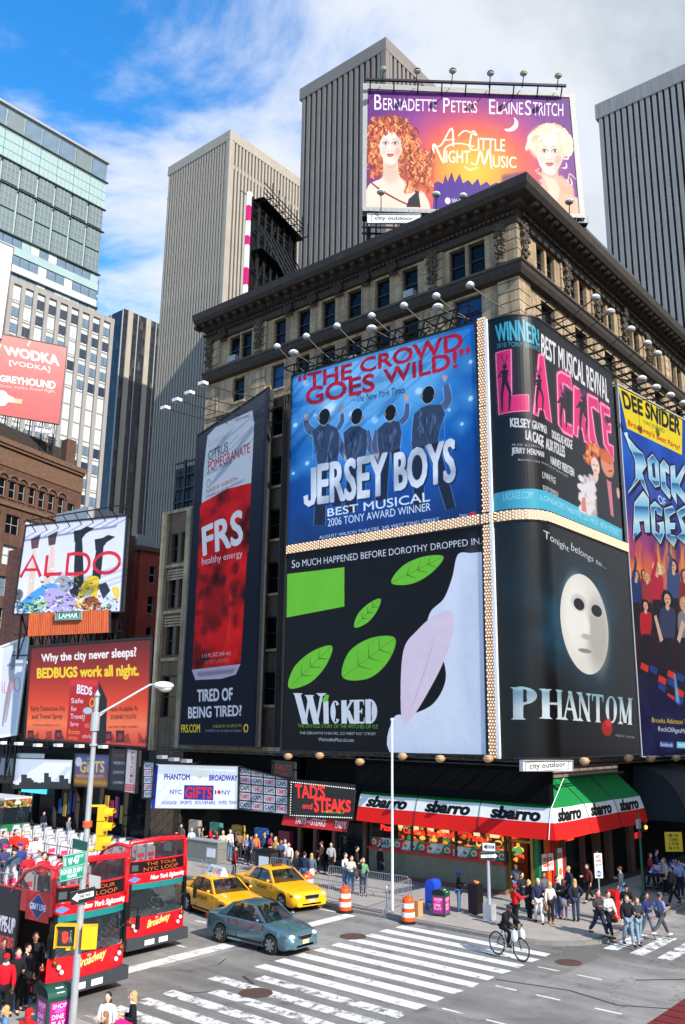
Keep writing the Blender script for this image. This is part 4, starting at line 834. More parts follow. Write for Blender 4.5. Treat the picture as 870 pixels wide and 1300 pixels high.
p.text('Brooks Atkinson Theatre',(235,1036),(520,1052),(520,1084),(235,1066),(236,190,40),.04);p.text('RockOfAgesMusical.com',(274,1090),(545,1116),(545,1152),(274,1130),(226,226,232),.03)
p.poly([(284,1182),(370,1190),(370,1226),(284,1220)],(40,70,140));p.text('facebook',(288,1188),(366,1194),(366,1220),(288,1214),(230,236,246),.04);p.poly([(390,1186),(480,1192),(480,1230),(390,1226)],(110,190,220));p.text('twitter',(396,1194),(474,1198),(474,1222),(396,1216),(240,246,250),.04)
board('theatre_billboard','colourful rock musical billboard with chrome lettering under a yellow banner, far right',sf,A.material('rock_poster',.5,.5,wr=.15,spec=.15),trim=.1,trim_mat=M_GREY)
# ---- lamp-studded light strips -----------------------------------------------------------
M_STUD=mat('cream_light_strip',(172,156,138),.5,vary=.1,scale=6);M_BULB=mat('pearl_bulb',(250,205,160),.3,vary=0,emit=(255,186,130),estr=1.1)
def strip(label,rects):
 t=thing('light_strip',label,'light strip',(38,22,6));b=MB();bulbs=MB()
 for P0,du,dv in rects:
  n=du.cross(dv).normalized();n=n if n.dot(CAM-P0)>0 else-n;b.extr([P0,P0+du,P0+du+dv,P0+dv],-n*.12)
  nu,nv=int(du.length/.2),int(dv.length/.2)
  for i in range(nu):
   for j in range(nv):
    c=P0+du*((i+.5+(j%2)*.25)/nu*.97)+dv*((j+.5)/nv);r_=.055
    a_,b_=du.normalized()*r_,dv.normalized()*r_;tip=c+n*.06;o=len(bulbs.v)
    bulbs.add([c-a_,c-b_,c+a_,c+b_,tip],[(0,1,4),(1,2,4),(2,3,4),(3,0,4)])
 b.build('strip_panel',M_STUD,t);o=bulbs.build('light_bulbs',M_BULB,t);o['kind']='stuff';return t
V=Vector
sv=thing('light_strip','tall white light strip studded with peach bulbs, beside the corner boards','light strip',(37.9,22.2,6.4))
def fill_strip(t,rects,kind):
 bulbs=MB();nlen=0
 for P0,du,dv in rects:
  n=du.cross(dv).normalized();n=n if n.dot(CAM-P0)>0 else-n;b=MB();b.extr([P0,P0+du,P0+du+dv,P0+dv],-n*.14);b.build('strip_panel',M_STUD,t)
  nu,nv=max(1,int(round(du.length/.155))),max(1,int(round(dv.length/.155)))
  for i in range(nu):
   for j in range(nv):
    c=P0+du*((i+.5+((j%2)-.5)*.5*(1 if nu<nv else 0))/nu)+dv*((j+.5+((i%2)-.5)*.5*(1 if nv<=nu else 0))/nv);a_,b_=du.normalized()*.05,dv.normalized()*.05
    bulbs.add([c-a_,c-b_,c+a_,c+b_,c+n*.07],[(0,1,4),(1,2,4),(2,3,4),(3,0,4)])
 o=bulbs.build('light_bulbs',M_BULB,t);o['kind']='stuff'
r_=[]
for z0 in np.arange(6.4,17.9,2.9):r_.append((V((37.94,22.42,z0)),V((0,-.46,0)),V((0,0,min(2.87,17.95-z0)))))
for z0 in np.arange(18.6,29.5,2.9):r_.append((V((37.94,22.42,z0)),V((0,-.46,0)),V((0,0,min(2.87,29.5-z0)))))
fill_strip(sv,r_,0)
sh_=thing('light_strip','long level light strip with peach bulbs, running round the corner between upper and lower boards','light strip',(37.9,30,18))
r_=[]
for k_ in range(5):r_.append((V((37.9,36.3-k_*2.75,18.02)),V((0,-2.72,0)),V((0,0,.52))))
r_.append((V((37.9,22.5,18.02)),V((0,-.9,0)),V((0,0,.5))))
us_=np.linspace(0,ws2.L,22)
for a,b in zip(us_,us_[1:]):
 pa,pb=ws2.point(a,18.0),ws2.point(b,18.0);o_=V((-.1,-.1,0));r_.append((pa+o_,pb-pa,V((0,0,.5))))
fill_strip(sh_,r_,0)
q=MB();q.box(37.86,21.78,6.4,38.1,21.95,29.3);tag(q.build('white_edge_post',M_WHITE),'slim white upright edging the corner boards','post')
# ---- tall drink can banner ---------------------------------------------------------------
sf=Flat([(252,553),(341,493),(325,948),(228,945)],(38.0,38.46),90,k=1.6,bg=(22,25,38));A=sf.art
A.grad([(0,(92,92,98)),(.12,(64,64,72)),(.3,(36,40,54)),(.6,(18,22,36)),(1,(14,20,38))])
p=Pen(sf,200,380,170/691);p2=Pen(sf,200,660,170/650)
can=[(262,690),(495,572),(500,640),(470,1300),(440,1560),(230,1560),(215,1300),(238,990)]
red_=(186,20,24)
p.poly([(258,705),(300,660),(490,572),(500,640),(484,948),(360,978),(228,1052),(240,870)],(202,208,218));
n_=fbm(A.H,A.W,5,44,5)
def rf(X,Y):
 yi=np.clip((Y*A.k).astype(int),0,A.H-1);xi=np.clip((X*A.k).astype(int),0,A.W-1);q=n_[yi,xi][...,None];return np.clip(np.array([196,18,22])*(1-.9*np.clip((q-.5)*3,0,.8))+np.array([50,10,8])*np.clip((.45-q)*4,0,1),0,255)
p.poly([(228,1052),(360,978),(484,948),(478,1100),(468,1300)],rf);p2.poly([(208,-70),(440,-100),(445,0),(404,700),(170,725),(190,320)],rf)
p.poly([(228,1052),(360,978),(484,948),(470,1300),(222,1300)],rf)
p2.poly([(166,728),(404,700),(380,752),(310,772),(185,778)],(176,168,190));p2.poly([(190,740),(380,722),(365,744),(200,762)],(110,100,120),.7,2)
p2.ell(275,430,55,110,(120,14,16),.5,.5);p2.line([(345,280),(356,440),(330,620)],[3,10,3],(230,80,70),.5,2,curve=True)
for k_ in range(12):p2.ell(rr.uniform(200,390),rr.uniform(220,600),rr.uniform(10,26),rr.uniform(14,40),(84,8,14),.5,.9)
dk,rd=(70,72,86),(170,40,60)
p.text('CLINICAL',(262,738),(352,690),(352,716),(262,764),(170,176,190),0);p.text('CITRUS',(262,786),(364,734),(364,786),(264,834),(64,66,78),.02);p.text('POMEGRANATE',(260,838),(476,740),(476,790),(262,892),rd,.02);p.text('NATURALLY FLAVORED',(258,894),(384,830),(384,846),(258,910),dk)
p.text('FUELED BY QUERCETIN',(252,984),(412,914),(412,936),(252,1006),rd,0);p.text('A POWERFUL ALL-NATURAL ANTIOXIDANT',(248,1016),(444,928),(444,942),(248,1030),dk,0);p.ell(264,950,11,22,(150,150,160));p.ell(264,950,7,16,(202,208,218))
p.text('HEALTHY ENERGY',(400,618),(480,592),(480,606),(400,632),dk,0)
p2.text('FRS',(218,40),(410,-50),(412,112),(224,172),(218,220,228),.04);p2.text('healthy energy',(216,184),(412,146),(414,186),(216,232),(214,216,224),.015)
p2.text('11.5 FL OZ (340 mL)',(218,652),(356,636),(356,660),(218,676),(214,214,222),.03);p2.text('DIETARY SUPPLEMENT',(230,684),(350,672),(350,690),(230,702),(190,130,140),.0)
p2.text('TIRED OF',(194,826),(364,816),(364,876),(194,882),(206,210,222),.05);p2.text('BEING TIRED?',(150,910),(408,900),(408,950),(150,964),(206,210,222),.05)
p2.text('FRS.COM',(116,996),(206,992),(206,1032),(116,1032),(222,196,40),.05);p2.text('FUELED BY QUERCETIN',(270,996),(408,992),(408,1008),(270,1012),(214,190,50),.03);p2.text('A POWERFUL ALL-NATURAL ANTIOXIDANT',(232,1018),(410,1018),(410,1030),(232,1030),(170,176,190),.01)
p2.poly([(416,1010),(424,992),(438,992),(442,1012),(436,1032),(422,1032)],(214,190,50));p2.poly([(422,1010),(427,1000),(434,1000),(437,1012),(434,1024),(426,1024)],(14,20,38))
board('drink_banner','tall dark banner with a huge red drink can on the side of the block',sf,A.material('drink_poster',.55,.66,spec=.1),thick=.5,trim=.08)
# ---- roof board --------------------------------------------------------------------------
sf=Flat([(467,113),(723,124),(736,272),(465,263)],(45.0,28.0),-50,k=1.7);A=sf.art;p=Pen(sf,430,0,440/870)
ct=p.m(340,430);d_=np.sqrt(((A.xx-ct[0])/(A.w*.36))**2+((A.yy-ct[1])/(A.h*.52))**2)
A.a=(np.stack([np.interp(d_,[0,.35,.65,.9,1.2,1.6],c)for c in((244,238,226,180,122,92),(190,156,96,66,48,34),(50,50,66,110,132,116))],-1)/255).astype(np.float32)
p.poly([(240,460),(250,455),(262,462),(268,438),(274,456),(284,432),(292,458),(304,436),(312,460),(326,452),(336,464),(350,448),(356,466),(372,456),(380,466),(396,458),(410,462),(430,470),(430,560),(235,560)],(72,40,130))
p.poly([(410,440),(470,430),(500,560),(400,560)],(96,50,110),.8,3)
wt=(240,232,222)
p.text('B',(90,236),(108,237),(108,276),(90,275),wt,.01);p.text('ERNADETTE',(112,246),(246,250),(246,280),(112,276),wt,.01);p.text('P',(263,246),(279,246),(279,284),(263,283),wt,.01);p.text('ETERS',(283,252),(348,254),(348,284),(283,282),wt,.01)
p.text('E',(378,249),(393,250),(393,287),(378,286),wt,.01);p.text('LAINE',(397,255),(463,257),(463,288),(397,286),wt,.01);p.text('S',(468,252),(484,252),(484,290),(468,289),wt,.01);p.text('TRITCH',(488,256),(564,260),(564,292),(488,290),wt,.01)
tt=(250,244,214)
def sc_text(b,q,bo=.02):p.text(b,*q,tt,bo)
p.line([(240,362),(250,368),(262,358),(284,322),(288,368)],[3,4,4,4,4],tt,curve=True);p.line([(262,352),(292,350)],3,tt);p.line([(300,342),(318,328),(346,340),(336,330),(330,372),(352,376)],[3,4,4,4,4,3],tt,curve=True);sc_text('ITTLE',((350,346),(418,350),(418,380),(350,376)))
p.line([(204,400),(214,408),(236,392),(240,362),(264,408),(268,372),(300,360),(340,368)],[3,5,5,5,5,4,4,3],tt,curve=True);sc_text('IGHT',((270,378),(330,378),(330,410),(270,408)));p.line([(332,408),(346,412),(356,380),(366,412),(378,376),(384,424)],[3,4,5,5,5,4],tt,curve=True);sc_text('USIC',((388,390),(446,394),(446,422),(388,420)));p.line([(316,418),(330,426),(350,420)],[2,4,2],tt,curve=True)
p.poly([(440,294),(450,304),(450,318),(440,328),(424,330),(416,324),(430,322),(440,312),(442,302)],wt,curve=True)
p.ell(274,504,7,8,wt);p.text('Walter Kerr Theatre',(284,498),(392,500),(392,512),(284,510),wt,.03)
rr=random.Random(9)
def portrait(cx,cy,s_,hair,hairr,curls,bare,face=(238,208,190),spread=1.0):
 for k_ in range(curls):
  a_=rr.uniform(0,6.283);q=rr.uniform(.5,1.0);x=cx+math.cos(a_)*58*s_*q*spread+(14*s_ if math.sin(a_)>0 else 0);y=cy+math.sin(a_)*72*s_*q+(14*s_ if math.sin(a_)>0 else 0)
  c=rr.choice(hair);t_=rr.uniform(0,6.3);l_=hairr*rr.uniform(.7,1.3);p.line([(x,y),(x+math.cos(t_)*l_,y+math.sin(t_)*l_+3),(x+math.cos(t_+1)*l_*1.3,y+math.sin(t_+1)*l_+8)],[2,5,2],c,.9,curve=True)
 p.poly([(cx-16*s_,cy+30*s_),(cx+16*s_,cy+30*s_),(cx+26*s_,cy+78*s_),(cx+80*s_,cy+110*s_),(cx+90*s_,cy+170*s_),(cx-62*s_,cy+170*s_),(cx-56*s_,cy+100*s_),(cx-20*s_,cy+76*s_)],bare,curve=True)
 p.ell(cx,cy+66*s_,22*s_,26*s_,(210,160,138),.6,.9)
 F=lambda P_:[(cx+x*s_,cy+y*s_)for x,y in P_]
 sh_c=tuple(v*.78 for v in face);p.poly(F([(-29,-20),(-20,-44),(0,-50),(22,-44),(31,-18),(30,4),(24,24),(12,42),(2,47),(-9,43),(-21,26),(-28,6)]),face,curve=True)
 p.poly(F([(14,-40),(31,-18),(30,4),(24,24),(12,42),(10,20),(18,0)]),sh_c,.55,4,curve=True);p.ell(cx-8*s_,cy-28*s_,16*s_,10*s_,(252,236,226),.6,.9);p.ell(cx-16*s_,cy+10*s_,9*s_,10*s_,(236,176,160),.55,.9);p.ell(cx+17*s_,cy+11*s_,8*s_,9*s_,(206,140,124),.5,.9);p.ell(cx,cy+38*s_,12*s_,5*s_,(250,226,212),.5,.9)
 for e in(-12,12):
  p.ell(cx+e*s_,cy-8*s_,9*s_,6.5*s_,tuple(v*.72 for v in face),.6,.9);p.poly(F([(e-7,-7),(e-3,-10.5),(e+3,-10.5),(e+7,-7),(e+2,-5),(e-3,-5)]),(226,222,222),.9,curve=True);p.ell(cx+e*s_,cy-7.6*s_,2.8*s_,2.9*s_,(60,66,80),1,.3);p.line(F([(e-8,-7),(e-3,-11.2),(e+4,-11.2),(e+8,-7)]),[1,2.4*s_,1],(58,36,34),.95,curve=True);p.line(F([(e-9,-15),(e-1,-19),(e+9,-15)]),[1,2.4*s_,1],(150,104,80),.75,curve=True)
 p.line(F([(3,-8),(5,4),(6,9)]),[1,3,2],sh_c,.7,2,curve=True);p.ell(cx-1*s_,cy+2*s_,2.6*s_,9*s_,(252,236,228),.6,.9);p.ell(cx-3.4*s_,cy+11*s_,1.8*s_,1.2*s_,(150,84,74),.8,.6);p.ell(cx+3.6*s_,cy+11*s_,1.8*s_,1.2*s_,(150,84,74),.8,.6)
 p.poly(F([(-10,20),(-4,17.4),(0,18.6),(4,17.4),(10,20),(4,21.2),(-4,21.2)]),(176,62,66),curve=True);p.poly(F([(-9,21),(-3,21.4),(4,21.4),(9,21),(4,26),(-4,26)]),(206,96,96),curve=True);p.line(F([(-20,30),(-8,46),(4,50),(18,42),(26,26)]),[2,7,3],tuple(v*.7 for v in face),.5,3,curve=True)
rh=[(190,84,44),(226,130,70),(140,54,36),(240,170,100),(110,40,34),(206,100,60)]
p.ell(132,362,64,74,(150,66,44),1,.3);portrait(130,368,1.0,rh,11,520,(236,204,184),spread=1.15)
p.ell(200,425,38,52,(150,70,50),1,.5)
for k_ in range(260):
 x,y=rr.uniform(172,238),rr.uniform(372,476);p.line([(x,y),(x+rr.uniform(-9,9),y+6),(x+rr.uniform(-5,5),y+13)],[2,4.5,2],rr.choice(rh),.9,curve=True)
for k_ in range(220):
 x,y=(rr.uniform(84,178),rr.uniform(292,330))if k_%2 else(rr.uniform(76,98),rr.uniform(310,440));p.line([(x,y),(x+rr.uniform(-8,8),y+6),(x+rr.uniform(-5,5),y+12)],[2,4.5,2],rr.choice(rh),.9,curve=True)
for k_ in range(120):
 a_=rr.uniform(2.6,6.9);x,y=130+math.cos(a_)*33,362+math.sin(a_)*46;p.line([(x,y),(x+rr.uniform(-7,7),y+7),(x+rr.uniform(-4,4),y+14)],[1.5,3.6,1.5],rr.choice(rh),.9,curve=True)
p.line([(72,450),(110,480),(170,512),(205,520)],[3,5,4,3],(120,40,40),curve=True);p.poly([(176,500),(200,478),(206,520),(170,520)],(40,26,34))
bh=[(244,228,190),(228,204,156),(250,240,214),(208,176,130)]
p.ell(530,360,54,48,(226,204,160),1,.3);portrait(530,388,1.12,bh,12,60,(226,176,150),spread=.74)
for k_ in range(90):
 a_=rr.uniform(3.3,6.1);x,y=530+math.cos(a_)*30,384+math.sin(a_)*44;p.line([(x,y),(x+rr.uniform(-9,9),y+5),(x+rr.uniform(-12,12),y+11)],[1.5,4,1.5],rr.choice(bh),.9,curve=True)
for k_ in range(240):
 a_=rr.uniform(3.0,6.42);q=rr.uniform(.72,1.08);x,y=530+math.cos(a_)*54*q,372+math.sin(a_)*56*q;p.line([(x,y),(x+math.cos(a_+1.4)*9,y+math.sin(a_+1.4)*9),(x+math.cos(a_+1.9)*17,y+math.sin(a_+1.9)*17)],[2,4.5,2],rr.choice(bh),.9,curve=True)
p.poly([(470,560),(480,500),(520,450),(560,440),(590,470),(600,560)],(224,170,140),.9,2);
for k_ in range(4):p.line([(516+k_*8,440+k_*3),(530+k_*7,478),(524+k_*6,512)],[7,8,6],(240,200,176),.9,curve=True)
M_PERF=mat('perforated_light_frame',(150,148,142),.5,.2,vary=.25,scale=9)
rb=board('roof_billboard','purple and orange theatre billboard with two portraits, standing on the roof',sf,A.material('roof_poster',.5,.8,spec=.25),thick=.5,trim=.0)
P_=sf.P;O_=[gpl(x,y,sf.pt,sf.deg)for x,y in((461,106),(729,119),(743,277),(460,268))]
for i in range(4):
 j=(i+1)%4;e=MB();a,b,c,d=O_[i],O_[j],P_[j],P_[i];n=sf.n;e.extr([x+n*.05 for x in(a,b,c,d)],-n*.5)
 e.build('perforated_frame',M_PERF,rb)
steel=MB();bl,br=O_[3],O_[2]
for t_ in np.linspace(0.03,.97,7):
 q0=bl.lerp(br,t_)-sf.n*.4;steel.cyl(q0,(q0.x,q0.y,36.6),.12,n=6);steel.cyl(q0+V((0,0,3)),V((q0.x,q0.y,36.6))-sf.n*3.4,.09,n=5);steel.cyl(q0+V((0,0,6.5)),V((q0.x,q0.y,36.6))-sf.n*4.6,.09,n=5)
for z_ in(-.5,-1.0,-1.5):steel.obox(bl+V((0,0,z_))-sf.n*.3,br+V((0,0,z_))-sf.n*.3,.1,.12)
steel.build('support_frame',M_BLACK,rb)
w_=MB();c0,c1=bl+V((0,0,-.75))+sf.n*.35,br+V((0,0,-.75))+sf.n*.35;w_.obox(c0,c1,.55,.05)
for t_ in np.linspace(0,1,40):a=c0.lerp(c1,t_)+sf.n*.27;w_.cyl(a,a+V((0,0,.55)),.015,n=4)
w_.build('catwalk',M_BLACK,rb)
# ---- advertising company plates ------------------------------------------------------------
def plate(px,pt,deg,label,txt,k=3,crop=None,cols=((236,236,232),(60,60,62))):
 s_=Flat(px,pt,deg,k=k,bg=cols[0]);A=s_.art;A.rect(.06*A.w,.12*A.h,.94*A.w,.88*A.h,cols[1],.9);A.rect(.075*A.w,.17*A.h,.925*A.w,.83*A.h,cols[0]);A.text(txt,.14*A.w,.26*A.h,.86*A.w,.76*A.h,cols[1],.06)
 return board('name_plate',label,s_,A.material('plate_print'),'sign',.08,.04,M_GREY)
plate([(467,272),(534,272),(534,283),(467,283)],(44.5,27.4),-50,'small white name plate under the roof billboard','city outdoor')
plate([(663,966),(726,966),(726,978),(663,978)],(40,18.3),0,'small white name plate below the mask billboard','city outdoor')
# ---- dark billboard seen from behind on the roof ---------------------------------------------
sb=Flat([(326,252),(374,300),(366,345),(313,382)],(39.8,41.0),15,k=1)
bt=thing('roof_billboard','dark steel billboard seen from behind, left end of the roof','billboard',(40,41,36.6))
A0=gpl(318,250,(39.6,41.2),15);dd=V((math.cos(math.radians(15)),math.sin(math.radians(15)),0));zt=A0.z;LN=6.2;nb=V((dd.y,-dd.x,0))
b=MB();b.extr([A0,A0+dd*LN,V((*(A0+dd*LN).xy,37.2)),V((*A0.xy,37.2))],nb*.2);b.build('board_panel',M_BLACK,bt)
b=MB();f0=A0-nb*.02-dd*.05;b.obox(V((*f0.xy,36.9)),f0+V((0,0,.3)),.26,.4,up=dd);b.build('white_edge',M_WHITE,bt)
mg=mat('magenta_print',(200,24,110),.5)
for z0,z1 in((42.6,43.8),(40.7,41.4),(37.6,38.9)):
 b=MB();b.obox(V((*f0.xy,z0)),V((*f0.xy,z1)),.29,.43,up=dd);b.build('magenta_patch',mg,bt)
fm=MB()
for t_ in np.linspace(.4,LN-.3,7):
 a=A0+dd*t_+nb*.5;fm.obox(V((*a.xy,36.6)),a,.18,.18);fm.cyl(V((*(a+nb*3).xy,36.6)),a-V((0,0,2)),.07,n=5)
 fm.cyl(a-V((0,0,.3)),a+nb*1.1-V((0,0,.3)),.05,n=5);fm.cyl(a+nb*1.1-V((0,0,.3)),a+nb*1.1+V((0,0,.9)),.04,n=5)
for z_ in np.arange(37.4,zt,1.5):a=V((*(A0+nb*.45).xy,z_));fm.obox(a,a+dd*LN,.1,.14)
a=A0+nb*1.1;
for h in(.1,.5,.9):fm.cyl(a+V((0,0,h)),a+dd*LN+V((0,0,h)),.04,n=5)
fm.obox(A0+nb*.7-V((0,0,.3)),A0+nb*.7+dd*LN-V((0,0,.3)),.9,.06);fm.obox(A0+nb*.7-V((0,0,4.3)),A0+nb*.7+dd*LN-V((0,0,4.3)),.9,.06)
for k_ in range(4):a=A0+dd*(k_*2.7)+nb*.6;fm.cyl(V((*a.xy,37.2)),a+dd*2.7-V((0,0,1)),.06,n=5)
fm.cyl(A0+V((0,0,0)),A0+V((-.6,.4,.4)),.05,n=5);fm.build('support_frame',M_BLACK,bt)
# ------------------------------------------------------------------ floodlights
M_CAP=mat('lamp_cap_white',(222,222,218),.35,vary=.12);M_LENS=mat('lamp_lens',(190,150,110),.25,vary=.2);M_ARM=mat('lamp_arm',(40,40,42),.5,.5,vary=0)
def flood_at(head,foot,label,group,up=False,col=None,r=.24,box=False):
 head,foot=Vector(head),Vector(foot);t=thing('floodlight',label,'floodlight',foot,0,group)
 a=MB();mid=head.lerp(foot,.5)+Vector((0,0,-.12 if not up else .0));a.tube([foot,mid,head],.035,5);a.build('arm',M_ARM,t)
 s_=MB();sg=-1 if up else 1
 if box:s_.obox(head-Vector((0,.28,0)),head+Vector((0,.28,0)),.42,.2)
 else:s_.lathe([(.0001,.2*sg),(r*.45,.18*sg),(r*.8,.1*sg),(r,0),(r,-.03*sg)],head,12)
 s_.build('lamp_shade',col or M_CAP,t,smooth=not box)
 l=MB();l.lathe([(r*.94,-.035*sg),(r*.7,-.13*sg),(.0001,-.17*sg)]if not box else[(r*.7,-.101),(.0001,-.13)],head,12);l.build('lens',M_LENS if up else M_GREY,t,smooth=True);return t
W_=lambda px,py,X:gx(px,py,X)
k_=0
ords=['first','second','third','fourth','fifth','sixth','seventh','eighth','ninth','tenth','eleventh','twelfth']
for i,(x,y)in enumerate(((352,440),(389,427),(428,414),(472,401),(513,388),(554,376),(597,362))):
 h=W_(x,y,36.6);flood_at(h,(38.2,h.y-1.1,29.75),f'white domed lamp, {ords[i]} from the left in the upper row over the blue billboard','floodlights over the west boards')
for i,(x,y)in enumerate(((373,448),(472,417),(556,390))):
 h=W_(x,y,36.4);flood_at(h,(38.2,h.y-.9,29.75),f'larger white lamp, {ords[i]} from the left in the lower row over the blue billboard','floodlights over the west boards',r=.32)
for i,(x,y)in enumerate(((756,378),(775,396),(801,418),(822,436),(835,449))):
 h=gy(x,y,17.4);flood_at(h,(h.x-.6,19.6,29.6),f'white domed lamp, {ords[i]} from the corner in the upper row along the cross street','floodlights over the south boards',r=.28)
for i,(x,y)in enumerate(((815,481),(833,492),(851,502),(868,512))):
 h=gy(x,y,17.0);flood_at(h,(h.x+.4,18.9,28.3),f'conical white lamp, {ords[i]} from the left over the yellow banner','floodlights over the south boards',r=.3)
for i,(x,y)in enumerate(((210,518),(225,508),(241,499),(258,487))):
 h=W_(x,y,34.6);flood_at(h,(37.6,h.y-3.0,h.z-.9),f'boxy lamp on a long arm, {ords[i]} from the left over the drink banner','floodlights over the drink banner',box=True)
for i,(x,y)in enumerate(((366,960),(406,959),(457,967),(511,960),(559,963),(620,963))):
 h=W_(x,y,36.7);flood_at(h,(38.0,h.y,6.35),f'upturned amber lamp, {ords[i]} from the left under the green and black billboard','floodlights under the boards',up=True,col=M_LENS,r=.26)
for i,(x,y)in enumerate(((742,966),(798,962),(826,963),(858,962))):
 h=gy(x,y,18.2);flood_at(h,(h.x,19.5,6.4),f'upturned amber lamp, {ords[i]} from the corner under the south boards','floodlights under the boards',up=True,col=M_LENS,r=.26)
n_=rb_n=Vector((math.sin(math.radians(-50)),-math.cos(math.radians(-50)),0));n_=n_ if n_.dot(-_f)>0 else-n_
M_GREENCAP=mat('green_lamp_cap',(110,170,60),.4);pt0=Vector((45,28,0))+n_*1.6
for i,(x,y)in enumerate(((487,88),(530,90),(575,90),(623,93),(665,93),(709,96))):
 h=gpl(x,y,pt0,-50);f=gpl(x-2,y+18,pt0-n_*1.4,-50);flood_at(h,f,f'small lamp, {ords[i]} from the left above the roof billboard','floodlights on the roof billboard',col=M_GREENCAP if i in(0,4,5)else M_BLACK,r=.26)
for i,(x,y)in enumerate(((484,244),(554,247),(588,249),(690,253),(723,256))):
 h=gpl(x,y,pt0,-50);f=gpl(x,y+24,pt0-n_*.6,-50);flood_at(h,f,f'white-topped lamp, {ords[i]} from the left along the foot of the roof billboard','floodlights on the roof billboard',r=.3)
rl=MB();a,b=gpl(465,101,pt0-n_*1.0,-50),gpl(719,109,pt0-n_*1.0,-50);rl.obox(a,b,.16,.16)
for t_ in np.linspace(.02,.98,9):c=a.lerp(b,t_);rl.cyl(c,c-n_*.9-Vector((0,0,.9)),.05,n=5)
tag(rl.build('lamp_rail',M_BLACK),'long black rail above the roof billboard carrying its lamps','rail')
# truss that carries the lamps over the west and south boards
def truss(name_label,pts_fn,n,z0,z1,out):
 t=MB();P_=[pts_fn(k/n)for k in range(n+1)]
 for z,o in((z0,0),(z1,0),(z1,out)):
  for a,b in zip(P_,P_[1:]):
   q=[Vector((p[0]-p[2]*o,p[1]-p[3]*o,z))for p in(a,b)];t.cyl(q[0],q[1],.06,n=4)
 for i,(a,b)in enumerate(zip(P_,P_[1:])):
  A_,B_=Vector((a[0],a[1],z0)),Vector((b[0]-b[2]*out,b[1]-b[3]*out,z1));t.cyl(A_,B_,.045,n=4);t.cyl(Vector((a[0],a[1],z0)),Vector((b[0],b[1],z1)),.04,n=4)
  t.cyl(Vector((a[0]-a[2]*out,a[1]-a[3]*out,z1)),Vector((a[0]+a[2]*.9,a[1]+a[3]*.9,z1)),.05,n=4)
 return tag(t.build('lamp_truss',M_BLACK),name_label,'truss')
truss('dark steel lamp truss over the blue billboard',lambda s:(38.2,36.4-s*14,1,0),14,29.5,30.1,.9)
truss('dark steel lamp truss over the pink-lettered billboard and the yellow banner',lambda s:(39.5+s*24,19.7,0,1),22,29.4,30.0,.9)
# catwalk below the lower boards
cw=MB()
for o_,z in((-1.0,6.15),(-1.0,6.32),(.0,6.2)):
 cw.obox((38+o_,46.5,z),(38+o_,18.9+(-o_)*0,z),.06,.05);cw.obox((38+o_,19.5+o_,z),(66,19.5+o_,z),.06,.05)
for k in range(28):cw.box(37.0,46-k,6.1,39,46.06-k,6.16)
for k in range(28):cw.box(38+k,18.5,6.1,38.06+k,20.4,6.16)
tag(cw.build('catwalk',M_BLACK),'thin dark steel catwalk running under the lower billboards','catwalk')
# ------------------------------------------------------------------ towers behind
def floor_mat(name,dark,light,fh=3.6,rough=.25,frac=.55):
 m=bpy.data.materials.new(name);m.use_nodes=True;N,L=m.node_tree.nodes,m.node_tree.links;b=N['Principled BSDF'];b.inputs['Roughness'].default_value=rough
 t=N.new('ShaderNodeTexCoord');sp=N.new('ShaderNodeSeparateXYZ');L.new(t.outputs['Object'],sp.inputs[0])
 d=N.new('ShaderNodeMath');d.operation='DIVIDE';d.inputs[1].default_value=fh;L.new(sp.outputs[2],d.inputs[0]);fr=N.new('ShaderNodeMath');fr.operation='FRACT';L.new(d.outputs[0],fr.inputs[0])
 g_=N.new('ShaderNodeMath');g_.operation='GREATER_THAN';g_.inputs[1].default_value=frac;L.new(fr.outputs[0],g_.inputs[0])
 wn_=N.new('ShaderNodeTexWhiteNoise');wn_.noise_dimensions='3D';sn=N.new('ShaderNodeVectorMath');sn.operation='SNAP';sn.inputs[1].default_value=(1.3,1.3,fh);L.new(t.outputs['Object'],sn.inputs[0]);L.new(sn.outputs[0],wn_.inputs[0])
 mr=N.new('ShaderNodeMapRange');mr.inputs['From Min'].default_value=.86;mr.inputs['From Max'].default_value=1;mr.inputs['To Min'].default_value=0;mr.inputs['To Max'].default_value=.18;L.new(wn_.outputs[0],mr.inputs[0])
 mx_=N.new('ShaderNodeMix');mx_.data_type='RGBA';L.new(g_.outputs[0],mx_.inputs['Factor']);mx_.inputs['A'].default_value=(*lin(dark),1);mx_.inputs['B'].default_value=(*lin(light),1)
 m2=N.new('ShaderNodeMix');m2.data_type='RGBA';L.new(mr.outputs[0],m2.inputs['Factor']);L.new(mx_.outputs['Result'],m2.inputs['A']);m2.inputs['B'].default_value=(*lin((150,140,120)),1);L.new(m2.outputs['Result'],b.inputs['Base Color']);return m
